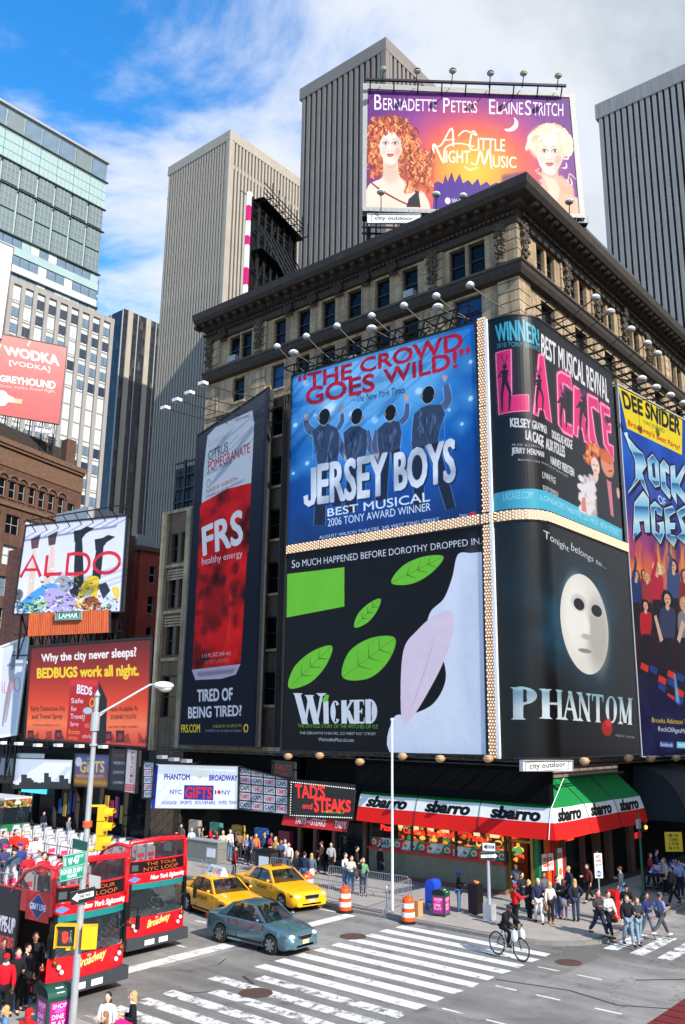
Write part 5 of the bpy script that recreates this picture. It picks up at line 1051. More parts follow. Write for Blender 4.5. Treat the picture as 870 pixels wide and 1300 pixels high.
def fin_tower(label,X,Y,wl,sl,H,nw,ns,finm,glassm,band=None,fw=.55,base=0):
 t=thing('office_tower',label,'skyscraper',(X,Y,0));c=MB();c.box(X+.9,Y+.9,base,X+sl-.2,Y+wl-.2,H-.5);c.build('window_wall',glassm,t)
 if nw:
  p=wl/nw;f=MB();f.box(0,-p*fw/2,base,1.1,p*fw/2,H-3.2);f0=f.build('pier',finm,t,world=False);f0.location=(-.0,p*1.2,0)
  for k in range(2,nw):share(f0,'pier',(0,p*(k+.2),0),t)
 if ns:
  p=sl/ns;f=MB();f.box(-p*fw/2,0,base,p*fw/2,1.1,H-3.2);f0=f.build('pier',finm,t,world=False);f0.location=(p*1.2,0,0)
  for k in range(2,ns):share(f0,'pier',(p*(k+.2),0,0),t)
 f=MB();f.box(X-.05,Y-.05,base,X+1.3,Y+1.3,H-3.2);f.build('corner_pier',finm,t)
 f=MB();f.box(X-.1,Y-.1,H-3.2,X+sl,Y+wl,H);f.build('parapet',finm,t)
 if band:f=MB();f.box(X+.3,Y+.3,band,X+sl-.1,Y+wl-.1,band+1.4);f.build('level_band',finm,t)
 return t
M_FIN1=mat('limestone_fin',(160,151,138),.8,vary=.1,scale=.2,streak=.15);M_FIN2=mat('grey_fin',(124,117,112),.8,vary=.12,scale=.2,streak=.15);M_FIN3=mat('pale_grey_fin',(142,139,137),.8,vary=.12,scale=.2,streak=.2)
M_TG=floor_mat('tower_window_wall',(20,21,24),(44,40,36));M_TG3=floor_mat('tower_window_wall_blue',(26,28,38),(50,48,50))
c1=gx(293,158,150);e1=gx(214,212,150);fin_tower('beige tower with close upright stone piers, tallest on the left',150,c1.y,e1.y-c1.y,36,180,24,26,M_FIN1,M_TG,168)
c2=gx(490,48,130);e2=gx(381,112,130);fin_tower('dark grey tower with close upright piers behind the roof billboard',130,c2.y,e2.y-c2.y,26,156.5,16,16,M_FIN2,M_TG)
c3=gx(756,145,140);fin_tower('pale grey tower with upright piers, filling the upper right',140,c3.y-42,42,30,123.5,37,0,M_FIN3,M_TG3,fw=.6)
# ---- glass tower on the left -------------------------------------------------------------
Yg=150;gl=thing('office_tower','pale green glass tower with a dark louvred crown','skyscraper',(75,Yg,0));xr=gy(134,250,Yg).x;x0=40;zt=128.8
M_GP=mat('pale_green_glass',(152,176,176),.15,vary=.12,scale=.3,spec=.8);M_GW=mat('white_spandrel_glass',(186,198,200),.2,vary=.08,scale=.4);M_GD=mat('smoky_window_glass',(104,124,142),.1,vary=.3,scale=.4,spec=.8);M_LV=mat('grey_louvre',(104,118,122),.5,vary=.15,scale=.6);M_ML2=mat('pale_mullion',(142,158,160),.4);M_ML=mat('dark_mullion',(70,78,80),.4,.4)
b=MB();b.box(x0,Yg+.4,0,xr,Yg+40,zt);b.build('core',M_GP,gl)
b=MB();b.box(x0-.3,Yg-.2,zt,xr+.3,Yg+40.3,zt+.5);b.build('roof_edge',M_GREY,gl)
pn={}
def tile(x,z,w,h,m,d=.0,name='glass_panel'):
 k=(round(w,2),round(h,2),m.name,d)
 if k not in pn:
  q=MB();q.box(0,-d,0,w,.3,h)
  if name!='glass_panel'or h>5:
   q.cur=1;[q.box(w*j/4-.05,-d-.1,0,w*j/4+.05,-d,h)for j in range(1,4)];[q.box(0,-d-.08,h*j/3-.05,w,-d,h*j/3+.05)for j in range(1,3)]
  m=[m,M_ML2];pn[k]=q.build(name,m,gl,world=False);pn[k].location=(x-75,.1,z);return pn[k]
 return share(pn[k],name,(x-75,.1,z),gl)
rg=random.Random(5);W6=(xr-x0)/14
for k in range(14):
 x=x0+k*W6;tile(x+.15,124.2,W6-.3,3.9,M_GD if k%4 else M_LV);tile(x+.05,117.2,W6-.1,6.3,M_GP)
 for r_ in range(3):tile(x+.25,101.6+r_*5.1+(0.4 if r_==2 else 0),W6-.5,4.7,M_LV,.1,'louvre_panel')
for r_ in range(22):
 z=97.6-r_*3.9
 if z<60:break
 for k in range(28):
  x=x0+k*W6/2;d=rg.random();tile(x+.06,z+1.7,W6/2-.12,1.9,M_GD if d<.62 else(M_GW if d<.85 else M_GP))
 q=MB();q.box(x0,Yg-.02,z-.1,xr,Yg+.3,z+1.6);q.build('spandrel_band',M_GW if r_%2 else M_GP,gl)
for z in(123.7,116.9,111.5,101.2,93.4,85.6):q=MB();q.box(x0,Yg-.35,z,xr+.3,Yg+.2,z+.22);q.build('ledge',M_ML,gl)
for r_ in range(8):q=MB();q.box(xr+.0,Yg,97-r_*3.9,xr+.3,Yg+1.6,100-r_*3.9);q.build('corner_panel',M_GD,gl)
# ---- pale stone office block ---------------------------------------------------------------
Ys=146;so=thing('office_block','pale stone office block with upright piers and regular windows below the glass tower','office building',(80,Ys,0));xs=gy(140,480,Ys).x;zs=90.6
M_PS=mat('pale_stone_pier',(148,144,140),.8,vary=.12,scale=.3,streak=.15);M_PS2=mat('pale_spandrel',(196,198,194),.7,vary=.12,scale=.4);M_WP=mat('pale_blind',(188,196,200),.6,vary=.1)
b=MB();b.box(x0,Ys+.5,0,xs,Ys+3.5,zs-.3);b.build('wall',M_PS2,so);b=MB();b.box(x0,Ys+.1,zs-1.2,xs+.1,Ys+3.6,zs);b.build('parapet',M_PS,so)
p_=2.55;nC=int((xs-x0)/p_);f=MB();f.box(-.42,0,20,.42,.6,zs-1.2);f0=f.build('pier',M_PS,so,world=False);f0.location=(xs-80-.45,0,0)
for k in range(1,nC+1):share(f0,'pier',(xs-80-.45-k*p_,0,0),so)
wdk=MB();wdk.box(-.8,.0,0,-.04,.1,1.9);wdk.box(.04,.0,0,.8,.1,1.9);wf=[]
for mm in(M_GD,mat('dark_office_glass',(52,62,76),.1,vary=.3,spec=.8),M_WP):wf.append(wdk.mesh('window',mm))
sill_=0;cnt=0
for r_ in range(18):
 for k in range(nC):
  xx=xs-80-.45-p_/2-k*p_;zz=zs-4.4-r_*3.35
  if cnt>=299 or xx+80<62:continue
  if 5<=r_<=7:continue
  cnt+=1;o=bpy.data.objects.new('window',wf[rg.choice((0,1,1,0,2))]);COL.objects.link(o);o.parent=so;o.location=(xx,.36,zz)
for r_ in range(18):q=MB();q.box(x0,Ys+.4,zs-5.0-r_*3.35,xs,Ys+.52,zs-4.75-r_*3.35);q.build('sill_course',M_PS,so)
# ---- black tower with pale pilasters ---------------------------------------------------------
Yb=262;cb=gy(156,420,Yb);eb=gy(196,440,Yb);bt2=thing('office_tower','slim black glass tower with two pale stone strips','skyscraper',(cb.x,Yb,0));zb_=gy(161,393,Yb).z
M_BG=floor_mat('black_window_wall',(24,28,36),(14,15,18),3.4,.4,.5);b=MB();b.box(cb.x,Yb,0,eb.x+8,Yb+16,zb_);b.build('window_wall',M_BG,bt2)
wdt=eb.x-cb.x
for f_ in(.13,.70):b=MB();b.box(cb.x-.25+wdt*f_,Yb-.5,0,cb.x+2.0+wdt*f_,Yb+.3,zb_);b.build('stone_strip',M_FIN1,bt2)
for f_ in(.42,1.0,-.05):b=MB();b.box(cb.x+wdt*f_,Yb-.3,0,cb.x+wdt*f_+.35,Yb+.1,zb_);b.build('thin_rib',M_GREY,bt2)
b=MB();b.box(cb.x-.2,Yb+8,0,cb.x+.1,Yb+9,zb_);b.build('thin_rib',M_GREY,bt2)
# ---- brown brick building with arched windows --------------------------------------------------
Dg=16.4;P0=(0,90);br_r=gpl(106,600,P0,Dg);dB=Vector((math.cos(math.radians(Dg)),math.sin(math.radians(Dg)),0));nB=Vector((dB.y,-dB.x,0));O=Vector((br_r.x,br_r.y,0));zB=44.6;LB=30
M_BRN=brick_mat('brown_brick',(104,70,54),(88,58,46),(78,64,56),1,.5,.16);M_BRN2=mat('brown_terracotta',(104,76,58),.8,vary=.35,scale=2,bump=.4)
bw=thing('brick_building','brown brick building with a row of small arched windows under its cornice','building',O)
BR=lambda u,z,d:tuple(O-dB*(LB-u)-nB*d+Vector((0,0,z)))
def us(px,py):p=gpl(px,py,P0,Dg);return LB-(O-Vector((p.x,p.y,0))).dot(dB),p.z
holes=[];arch=[]
for px,py in((7,583),(20,585),(32,588),(45,592),(57,596),(69,600),(81,605)):u,z=us(px,py);arch.append((u,38.1));holes.append((u-.62,u+.62,36.9,39.3))
u,z=us(93,611);holes.append((u-.75,u+.75,36.6,38.9));u2,z=us(91,637);holes.append((u2-.8,u2+.8,32.2,35.0))
colu=[us(px,py)[0]for px,py in((21,620),(45,626),(70,631),(-4,614))]
for r_,zz in enumerate((33.4,29.2,25.0,20.8,16.6,12.4,8.2)):
 for u in colu:holes.append((u-1.25,u+1.25,zz-1.3,zz+1.3))
w=MB();wall_grid(w,BR,0,LB,0,zB-.8,holes,.4);w.build('wall',M_BRN,bw)
for k,h in enumerate(holes):window(bw,BR,*h,.38,mat('pale_window_frame',(150,148,142),.6),[M_WGLASS,M_WP,M_GD][(k*7)%3 if k>8 else 0],1,1 if h[1]-h[0]>2 else 0)
for u,z in arch:
 q=MB();pts=[BR(u+math.cos(t)*.95,39.2+math.sin(t)*.85,-.12)for t in np.linspace(0,math.pi,9)];q.tube(pts,.16,5);q.build('arch',M_BRN2,bw);q=MB();q.add([BR(u-.7,36.7,-.15),BR(u+.7,36.7,-.15),BR(u+.7,36.9,-.15),BR(u-.7,36.9,-.15),BR(u-.7,36.7,.1),BR(u+.7,36.7,.1),BR(u+.7,36.9,.1),BR(u-.7,36.9,.1)],[(0,1,2,3),(3,2,6,7),(0,4,5,1),(0,3,7,4),(1,5,6,2)]);q.build('window_sill',M_BRN2,bw)
for z0,z1,d in((35.7,36.2,.25),(41.0,43.4,.12),(43.5,43.9,.4),(43.9,44.6,.6)):
 q=MB();a,b=Vector(BR(0,z0,-d)),Vector(BR(LB,z0,-d));q.extr([a,b,Vector(BR(LB,z0,.2)),Vector(BR(0,z0,.2))],(0,0,z1-z0));q.build('cornice',M_BRN2,bw)
q=MB();a=Vector(BR(0,44.6,1));q.extr([a,Vector(BR(LB-4,44.6,1)),Vector(BR(LB-4,44.6,1.6)),Vector(BR(0,44.6,1.6))],(0,0,2.4));q.build('roof_parapet',M_CORN,bw)
q=MB();p=gpl(88,560,(0,93),Dg);q.box(p.x-.8,p.y-.8,44,p.x+.8,p.y+.8,49.5);q.build('chimney',M_BRN,bw)
q=MB();q.extr([Vector(BR(0,0,.5)),Vector(BR(LB,0,.5)),Vector(BR(LB,0,14)),Vector(BR(0,0,14))],(0,0,44.4));q.build('building_body',M_BRN,bw)
q=MB();aa=Vector(BR(colu[1]+.2,33.0,-.5));q.box(aa.x-.4,aa.y-.3,31.6,aa.x+.4,aa.y+.3,32.2);q.build('air_conditioner',M_WHITE,bw)
# ---- lower tan building next to the corner block -----------------------------------------------
tb=thing('tan_building','narrow tan stone building with paired windows left of the drink banner','building',(39,48,0));TW=lambda u,z,d:(39.05+d,u,z);hs=[]
for z in(19.0,15.7,12.4):hs+=[(47.0,47.75,z,z+2.1),(48.1,48.85,z,z+2.1)]
hs+=[(46.9,49.0,8.2,11.0)]
w=MB();wall_grid(w,TW,46.3,49.9,0,22.9,hs,.35);w.box(39.4,46.3,0,52,49.9,22.8);w.build('wall',brick_mat('brown_tan_brick',(116,94,70),(100,80,60),(74,64,52),vary=.35,streak=.4),tb)
for h in hs:window(tb,TW,*h,.33,M_FRAME,M_WGLASS)
for z in(18.6,15.3,12.0,22.6):q=MB();q.box(38.9,46.3,z,39.1,49.9,z+.22);q.build('ledge',M_STONE,tb)
for y in(46.5,49.2):q=MB();q.box(38.8,y,6,39.1,y+.55,22.6);q.build('pilaster',M_STONE,tb)
for z in(17.7,14.4):
 for k in range(4):q=MB();q.box(38.97,46.9,z+k*.2,39.06,49.0,z+.12+k*.2);q.build('grille_bar',M_STONE,tb)
# ladder-like dark frame on its roof
fr_=MB();
for y in(47.2,48.4,49.4):fr_.obox((39.6,y,22.8),(39.6,y,27.6-(y-47)*.6),.14,.14)
for z in(23.6,24.6,25.6,26.6):fr_.obox((39.6,47.0,z),(39.6,49.6,z),.1,.12)
fr_.box(39.8,46.8,22.8,41,49.6,26.3);tag(fr_.build('roof_frame',M_BLACK),'dark steel frame standing on the narrow tan building','roof structure')
# ---- red brick building further up ---------------------------------------------------------------
Yr=60;ra,rb2=gy(177,720,Yr),gy(212,720,Yr);zr=gy(190,696,Yr).z;rbld=thing('red_brick_building','red brick building with a column of small windows behind the bedbug billboard','building',(ra.x,Yr,0))
M_RBR=brick_mat('red_brick',(200,84,66),(178,72,58),(112,70,60),1,.4,.13);SR=lambda u,z,d:(u,Yr+d,z);hs=[];um=(ra.x+rb2.x)/2
for k in range(6):hs.append((um-.35,um+.35,zr-3.0-k*2.6,zr-1.5-k*2.6))
w=MB();wall_grid(w,SR,ra.x,rb2.x,0,zr-.3,hs,.3);w.box(ra.x+.02,Yr+.5,0,rb2.x-.02,Yr+18,zr-.35);w.build('wall',M_RBR,rbld)
for h in hs:window(rbld,SR,*h,.28,M_GREY,M_WGLASS)
q=MB();q.box(ra.x-.1,Yr-.15,zr-.3,rb2.x+.2,Yr+18,zr+.1);q.build('coping',M_BRN2,rbld);q=MB();q.box(rb2.x,Yr-.1,0,rb2.x+.35,Yr+.3,zr);q.build('white_pipe_edge',M_WHITE,rbld)
q=MB();q.box(rb2.x-2.6,Yr+1,zr,rb2.x-.6,Yr+3,zr+1.3);q.build('roof_unit',M_GREY,rbld)
q=MB();q.box(ra.x-3.2,Yr+.8,0,ra.x,Yr+16,zr+1.0);q.build('rear_wing',brick_mat('brown_red_brick',(124,76,60),(104,62,50),(90,70,60),1,.5,.16),rbld)
for zz in np.arange(zr-3,8,-3.1):q=MB();q.box(ra.x-2.3,Yr+.72,zz,ra.x-1.2,Yr+.82,zz+1.7);q.build('window',M_WGLASS,rbld)
q=MB();q.box(ra.x-2.8,Yr+4,zr+1,ra.x+1.2,Yr+9,zr+3.6);q.build('roof_house',M_GREY,rbld)
# ---- dark low block that carries the signs up the avenue ---------------------------------------------
db=thing('shop_block','dark low shop block up the avenue behind the signs','building',(39,70,0));q=MB();q.box(39.2,50,3.6,54,125,12.5);q.build('wall',mat('dark_stone_wall',(32,28,26),.85,vary=.3,scale=1),db)
q=MB();q.box(39.0,49.95,5.9,39.25,125,6.4);q.build('ledge',M_CORN,db)
for k in range(16):q=MB();q.box(39.02,50.4+k*4.6,6.4,39.2,51.1+k*4.6,12.3);q.build('pilaster',M_CORN,db)
M_SHOP=glass_mat('dark_shop_glass',(22,22,26));cols_=[(150,40,60),(50,90,150),(190,150,60),(60,130,110),(160,150,140),(120,60,120)]
M_GOODS=[mat(f'shop_goods_{"abcdef"[i]}',c,.6)for i,c in enumerate(cols_)]
for k in range(26):
 y=46.4+k*2.9;q=MB();q.box(39.25,y+.1,.13,39.35,y+2.8,3.4);q.build('shop_window',M_SHOP,db);q=MB();q.box(38.95,y-.05,.12,39.25,y+.1,3.6);q.build('door_post',M_FRAME,db)
 if k%2==0:
  for j in range(4):q=MB();q.box(39.16,y+.3+j*.62,.9+rg.random()*.5,39.24,y+.7+j*.62,1.9+rg.random()*1.1);q.build('window_display',rg.choice(M_GOODS),db)
# far end of the avenue
for k,(x,y,w_,d_,h_,c)in enumerate(((-40,190,60,30,52,(120,100,84)),(25,215,18,30,70,(150,140,128)),(-6,240,26,30,64,(110,104,100)),(47,128,40,24,34,(92,84,78)))):
 t=thing('distant_building',['broad brown block closing the avenue','tall pale block at the far end of the avenue','grey block at the far end of the avenue','dark mid-height block behind the shop signs'][k],'building',(x,y,0));q=MB();q.box(x,y,0,x+w_,y+d_,h_);q.build('wall',floor_mat(f'distant_wall_{"abcd"[k]}',tuple(v*.5 for v in c),c,3.5,.7,.5),t)
 for j in range(int(w_/4)):q=MB();q.box(x+j*4,y-.3,0,x+j*4+1.4,y+.2,h_);q.build('pilaster',mat(f'distant_pier_{"abcd"[k]}',c,.8),t)
# building on the south side of the cross street (outside the picture, it shades the pavement)
sb_=thing('corner_building','tan stone block across the street on the south corner, out of the picture','building',(44,-15,0));q=MB();q.box(37.6,-30,0,90,-1.0,20.5);q.build('wall',M_TAN,sb_);q=MB();q.box(37.3,-30.3,20.5,90.3,-.7,21.2);q.build('cornice',M_CORN,sb_)
# ---- boards up the avenue --------------------------------------------------------------------------------
sf=Flat([(34,668),(161,655),(153,776),(18,779)],(37.0,60.0),108,k=1.3,bg=(214,212,226));A=sf.art;A.grad([(0,(206,206,222)),(1,(226,224,234))]);p=Pen(sf,10,650,155/870)
def leg(P,w_,c):p.line(P,w_,c,curve=True)
sk=(222,190,176);leg([(190,270),(180,400),(160,590)],[30,38,44],sk);leg([(318,230),(310,380),(270,520)],[30,42,56],sk);leg([(505,190),(505,380),(500,540),(450,590)],[46,64,70,60],(20,20,24));leg([(660,240),(640,380),(630,480)],[46,60,60],(20,20,24))
for x,y,c in((200,215,(90,60,70)),(322,190,(80,52,62)),(505,165,(18,18,22)),(655,225,(20,20,26))):p.poly([(x-36,y-30),(x+20,y-40),(x+60,y-62),(x+110,y-48),(x+50,y-10),(x+20,y+30),(x-30,y+50)]if c[0]<30 else[(x-36,y-20),(x+36,y-56),(x+24,y-10),(x+16,y+40),(x-30,y+50)],c,curve=False)
p.poly([(60,690),(140,600),(260,520),(340,512),(350,560),(200,660),(100,700)],(70,150,210),curve=True);p.poly([(250,600),(300,540),(420,570),(490,640),(480,690),(330,700),(260,660)],(176,160,214),curve=True);p.poly([(90,700),(200,620),(280,650),(200,720)],(170,210,130),curve=True)
p.poly([(330,500),(390,450),(450,480),(440,560),(380,560)],(150,160,170),curve=True);p.poly([(500,590),(560,470),(640,460),(650,520),(610,690),(580,690),(590,560),(520,620)],(226,190,40),curve=True);p.poly([(500,660),(590,600),(660,640),(650,700),(500,690)],(150,60,40),curve=True);p.poly([(660,640),(700,590),(770,600),(780,700),(690,710)],(206,214,230),curve=True);p.poly([(640,520),(700,500),(730,560),(680,620)],(40,40,60));p.poly([(740,540),(790,540),(790,620),(760,600)],(230,196,50),curve=True);p.ell(76,590,32,40,(90,90,96),1,.4)
for k_ in range(330):
 x=rr.uniform(50,790);y=715-abs(rr.gauss(0,1))*(62+70*math.exp(-((x-400)/200)**2));c=(60,140,210)if x<250 else((176,160,214)if x<470 else((226,190,40)if x<650 else(200,206,226)));c=rr.choice([c,c,(24,24,34),tuple(v*.55 for v in c),(232,230,236),rr.choice([(40,60,130),(170,50,90),(90,140,60),(150,60,40)])]);a_=rr.uniform(0,3.1);l_=rr.uniform(8,30);p.line([(x,y),(x+math.cos(a_)*l_,y+math.sin(a_)*l_*.6),(x+math.cos(a_+.8)*l_*1.6,y+math.sin(a_+.8)*l_)],[2,rr.uniform(5,14),2],c,.9,curve=True)
rd_=(206,16,44)
p.line([(90,466),(178,312),(234,460)],20,rd_);p.line([(120,412),(212,410)],16,rd_);p.line([(282,308),(266,452)],20,rd_);p.line([(258,446),(382,440)],20,rd_);p.line([(432,300),(418,450)],20,rd_)
p.line([(424,304),(500,296),(560,310),(580,360),(560,420),(500,440),(412,442)],20,rd_,curve=True)
t_=[(705+92*math.cos(a)*1.0,362+72*math.sin(a)-12*math.cos(a))for a in np.linspace(0,6.2832,20)];p.line(t_,21,rd_)
al=board('roof_billboard','pale billboard of upturned legs and shoes with four big red letters',sf,A.material('shoe_poster',.5,.95),thick=.5,trim=.12)
def frame_under(par,Pbl,Pbr,n,z_to,cnt=6):
 f=MB()
 for t_ in np.linspace(.05,.95,cnt):
  a=Pbl.lerp(Pbr,t_)-n*.3;f.obox(a+Vector((0,0,.4)),Vector((a.x,a.y,z_to)),.14,.14);f.cyl(a,Vector((*(a-n*1.8).xy,z_to)),.06,n=5)
  if t_<.9:b=Pbl.lerp(Pbr,t_+.9/cnt)-n*.3;f.cyl(Vector((a.x,a.y,z_to)),b,.05,n=5)
 for z in np.linspace(z_to+.3,Pbl.z,3):f.obox(Vector((Pbl.x,Pbl.y,z))-n*.3,Vector((Pbr.x,Pbr.y,z))-n*.3,.1,.1)
 f.build('support_frame',M_BLACK,par)
frame_under(al,sf.P[3],sf.P[2],sf.n,12.5,9)
a,b=gpl(30,662,(36.0,60),108),gpl(163,640,(36.0,60),108);f=MB();f.obox(a,b,.08,.08)
for t_ in np.linspace(.05,.95,9):c=a.lerp(b,t_);f.cyl(c,c-sf.n*1.2-Vector((0,0,.9)),.04,n=5)
f.build('lamp_rail',M_BLACK,al)
so_=Flat([(37,779),(138,774),(138,803),(35,808)],(36.6,60),108,k=1);ob_=thing('corrugated_panel','orange corrugated metal apron below the shoe billboard','panel',so_.P[3]);rows=[[],[]];M_ORC=mat('orange_corrugated',(196,84,26),.55,vary=.2,scale=2,streak=.3)
nn=90
for k in range(nn+1):
 t_=k/nn;o=sf.n*(.05 if k%2 else 0);rows[0].append(so_.P[3].lerp(so_.P[2],t_)+o);rows[1].append(so_.P[0].lerp(so_.P[1],t_)+o)
q=MB();q.grid(rows);q.build('sheet',M_ORC,ob_);q=MB();q.extr([so_.P[3]-sf.n*.1,so_.P[2]-sf.n*.1,so_.P[1]-sf.n*.1,so_.P[0]-sf.n*.1],-sf.n*.2);q.build('backing',M_BACK,ob_)
plate([(71,777),(103,776),(103,786),(71,787)],(36.4,60),108,'green name plate on the orange apron','LAMAR',cols=((40,110,90),(236,240,236)))
# bedbug board
sf=Flat([(40,822),(193,811),(187,948),(33,937)],(36.8,58.0),105,k=1.6);A=sf.art;A.grad([(0,(96,16,14)),(.3,(150,30,16)),(.6,(212,62,26)),(.8,(230,110,70)),(1,(196,60,40))]);p=Pen(sf,25,805,175/870)
p.text('Why the city never sleeps?',(138,128),(736,82),(738,158),(142,190),(232,226,220),.045);p.text('BEDBUGS work all night.',(112,218),(748,190),(752,282),(112,296),(234,196,30),.05)
for k_ in range(22):x=rr.uniform(40,800);p.poly([(x,690),(x,690-rr.uniform(20,90)),(x+rr.uniform(16,40),690-rr.uniform(20,90)),(x+40,690)],(96,24,20),.55)
p.poly([(322,285),(498,292),(488,690),(292,680)],(176,18,26));p.poly([(498,292),(552,412),(546,690),(488,690)],(24,20,24));p.poly([(322,285),(498,292),(496,330),(320,325)],(220,50,60),.7,2)
p.text('BEDS',(366,318),(458,338),(456,386),(362,374),(222,224,232),.06)
for i_,(t_,x)in enumerate((('Safe',326),('for',326),('Travel',322),('Spray',320))):p.text(t_,(x,404+i_*50),(x+[76,36,78,54][i_],406+i_*50),(x+[76,36,78,54][i_],436+i_*50),(x,436+i_*50),(214,214,224),.05)
p.ell(458,432,16,30,(230,180,30));p.ell(458,432,11,22,(176,18,26));p.ell(430,484,30,22,(170,190,196),1,.3);p.line([(412,510),(402,552)],9,(190,150,120))
p.text('kills on contact',(308,600),(382,604),(380,634),(308,630),(230,190,40),.03);p.text('NATURAL',(310,646),(368,650),(366,668),(310,664),(230,190,40),.04);p.text('odorless',(396,630),(470,634),(470,660),(396,656),(220,220,224),.03);p.text('NON-TOXIC',(412,564),(474,568),(474,596),(412,592),(230,190,40),.03)
p.text('Early Detection Kit',(72,456),(286,456),(286,492),(74,494),(60,16,12),.04);p.text('and Travel Spray',(76,506),(272,504),(272,542),(78,544),(60,16,12),.04);p.text('restassuredbeds.com',(84,566),(252,568),(252,582),(84,580),(80,30,24),.01)
p.text('Now Available At',(572,460),(748,450),(748,484),(572,490),(60,16,12),.04);p.text('DUANE',(578,512),(652,508),(652,536),(578,538),(30,14,14),.05);p.text('reade',(658,500),(738,494),(738,534),(658,538),(90,30,26),.0);p.text('and other major retailers',(562,576),(746,574),(746,598),(562,598),(70,20,16),.03)
for x,y,s_ in((70,630,30),(245,630,34),(560,640,36),(635,640,44)):p.poly([(x-s_*.6,y-s_*.7),(x+s_*.6,y-s_*.7),(x+s_*.6,y+s_),(x-s_*.6,y+s_)],(60,14,18));p.ell(x,y+s_*.2,s_*.4,s_*.5,(130,40,50))
bb=board('street_billboard','orange-red billboard about bedbugs with white and yellow lettering',sf,A.material('bedbug_poster',.5,.95),thick=.5,trim=.15)
frame_under(bb,sf.P[3],sf.P[2],sf.n,5.9,8);q=MB();a,b=sf.P[1],sf.P[2];q.extr([a+sf.d*.2,a+sf.d*1.1,b+sf.d*1.1,b+sf.d*.2],-sf.n*1.0);q.build('side_box',M_BLACK,bb)
for i,(x,y)in enumerate(((3,943),(24,944),(48,946),(74,946),(101,947),(131,948))):
 h=gpl(x,y,(35.6,58),105);flood_at(h,h+Vector((1.0,.1,-.1)),f'white box lamp, {ords[i]} from the left along the foot of the bedbug billboard','box lamps under the bedbug billboard',box=True)
# narrow pale board at the left edge
sf=Flat([(3,822),(36,810),(20,931),(-4,935)],(35.2,68),108,k=2,bg=(206,210,224));A=sf.art;p=Pen(sf,0,780,50/295);p.ell(112,240,14,26,(190,160,150));p.line([(108,270),(90,400),(88,520)],[20,50,34],(120,124,140),1,0,True);p.line([(88,500),(50,650),(20,840)],[40,26,12],(150,140,150),1,0,True);p.line([(90,520),(70,650),(42,810)],[24,16,10],(170,150,156),1,0,True)
p.line([(-10,570),(14,500),(22,590)],4,(200,50,80));p.line([(34,505),(34,590),(60,590)],4,(200,50,80));p.line([(74,500),(74,590),(100,560),(96,500),(74,498)],4,(200,50,80));p.line([(130+22*math.cos(a),525+54*math.sin(a))for a in np.linspace(0,6.28,14)],4,(200,50,80))
nb_=board('street_billboard','narrow pale billboard with one standing figure and thin pink letters, left edge',sf,A.material('figure_poster',.5,.95),thick=.6,trim=.16,trim_mat=M_WHITE);frame_under(nb_,sf.P[3],sf.P[2],sf.n,3.4,3)
# red board on the brown building
sf=Flat([(-30,418),(85,441),(75,538),(-30,521)],(62,109.5),-21,k=1.6);A=sf.art;A.grad([(0,(222,96,90)),(1,(206,40,46))]);p=Pen(sf,0,400,240/870)
cr=(240,214,206);p.text('WODKA',(20,142),(268,186),(272,232),(24,180),cr,.06);p.text('V',(-8,130),(8,133),(4,158),(-8,156),cr,.05);p.line([(140,120),(128,142)],6,cr);p.text('[VODKA]',(44,206),(232,238),(230,266),(44,234),cr,.02);p.text('GREYHOUND',(0,276),(256,306),(254,340),(0,304),(240,226,222),.05);p.text('Great Vodka. Priced Right.',(0,318),(258,344),(256,362),(0,332),(234,180,170),.02)
p.ell(8,382,32,36,(236,226,222));p.poly([(30,364),(64,380),(64,402),(30,400)],(236,220,216));p.poly([(62,382),(104,388),(102,408),(62,404)],(206,160,110))
wd_=board('roof_billboard','coral red billboard with pale serif lettering on the brown brick building',sf,A.material('vodka_poster',.5,.95),thick=.5,trim=.12);frame_under(wd_,sf.P[3],sf.P[2],sf.n,44.5,7)
plate([(41,540),(70,543),(70,551),(41,548)],(61.4,108),-21,'dark blue name plate under the coral red billboard','clear channel',cols=((30,34,70),(220,224,236)))
sf=Flat([(-25,296),(17,315),(2,430),(-25,420)],(50,96),-21,k=1,bg=(232,206,204));sf.art.grad([(0,(236,220,214)),(1,(234,178,180))]);pb_=board('roof_billboard','faded pink billboard cut by the left edge of the picture',sf,sf.art.material('pink_poster',.5,.95),thick=.5,trim=.12);frame_under(pb_,sf.P[3],sf.P[2],sf.n,40,4)
# ------------------------------------------------------------------ shop fronts at the corner
M_TILE=brick_mat('grey_green_tiles',(114,118,96),(100,106,86),(140,110,90),1,.2,.2,.35,.12,bumpv=.1,streak=.1);M_REDP=mat('red_paint',(190,20,22),.4);M_GREEN=mat('green_paint',(20,110,60),.4);M_GOLD=mat('brass_frame',(170,130,60),.35,.6)
M_CLEAR=mat('shop_glass',(40,46,50),.03,vary=0,alpha=.28,spec=.6);M_NEON=mat('red_neon',(255,40,24),.4,vary=0,emit=(255,44,24),estr=3.0);M_NEONO=mat('warm_lamp',(255,170,70),.4,vary=0,emit=(255,160,60),estr=2.2)
sf_=thing('pizza_shop_front','pizza shop window front with tiled base, red sill and neon words under the striped awning','shop front',(39.2,26,.13))
def part(name,m,*boxes,p=None,**kw):
 q=MB();[q.box(*b)for b in boxes];return q.build(name,m,p or sf_,**kw)
part('tiled_base',M_TILE,(39.0,22.3,.13,39.3,30.6,1.45));part('sill',M_REDP,(38.85,22.3,1.45,39.3,30.6,1.58));part('plinth',mat('terracotta_plinth',(130,70,54),.8),(38.9,22.3,.13,39.0,30.6,.3))
part('window_glass',M_CLEAR,(39.05,22.3,2.05,39.07,30.6,3.3));
a_=Art(830,50,(206,214,210),1.0)
for k in range(40):a_.poly([(k*40,0),(k*40+60,0),(k*40+20,50),(k*40-30,50)],[(24,110,70),(190,26,30),(214,222,220),(150,190,200)][k%4],.9)
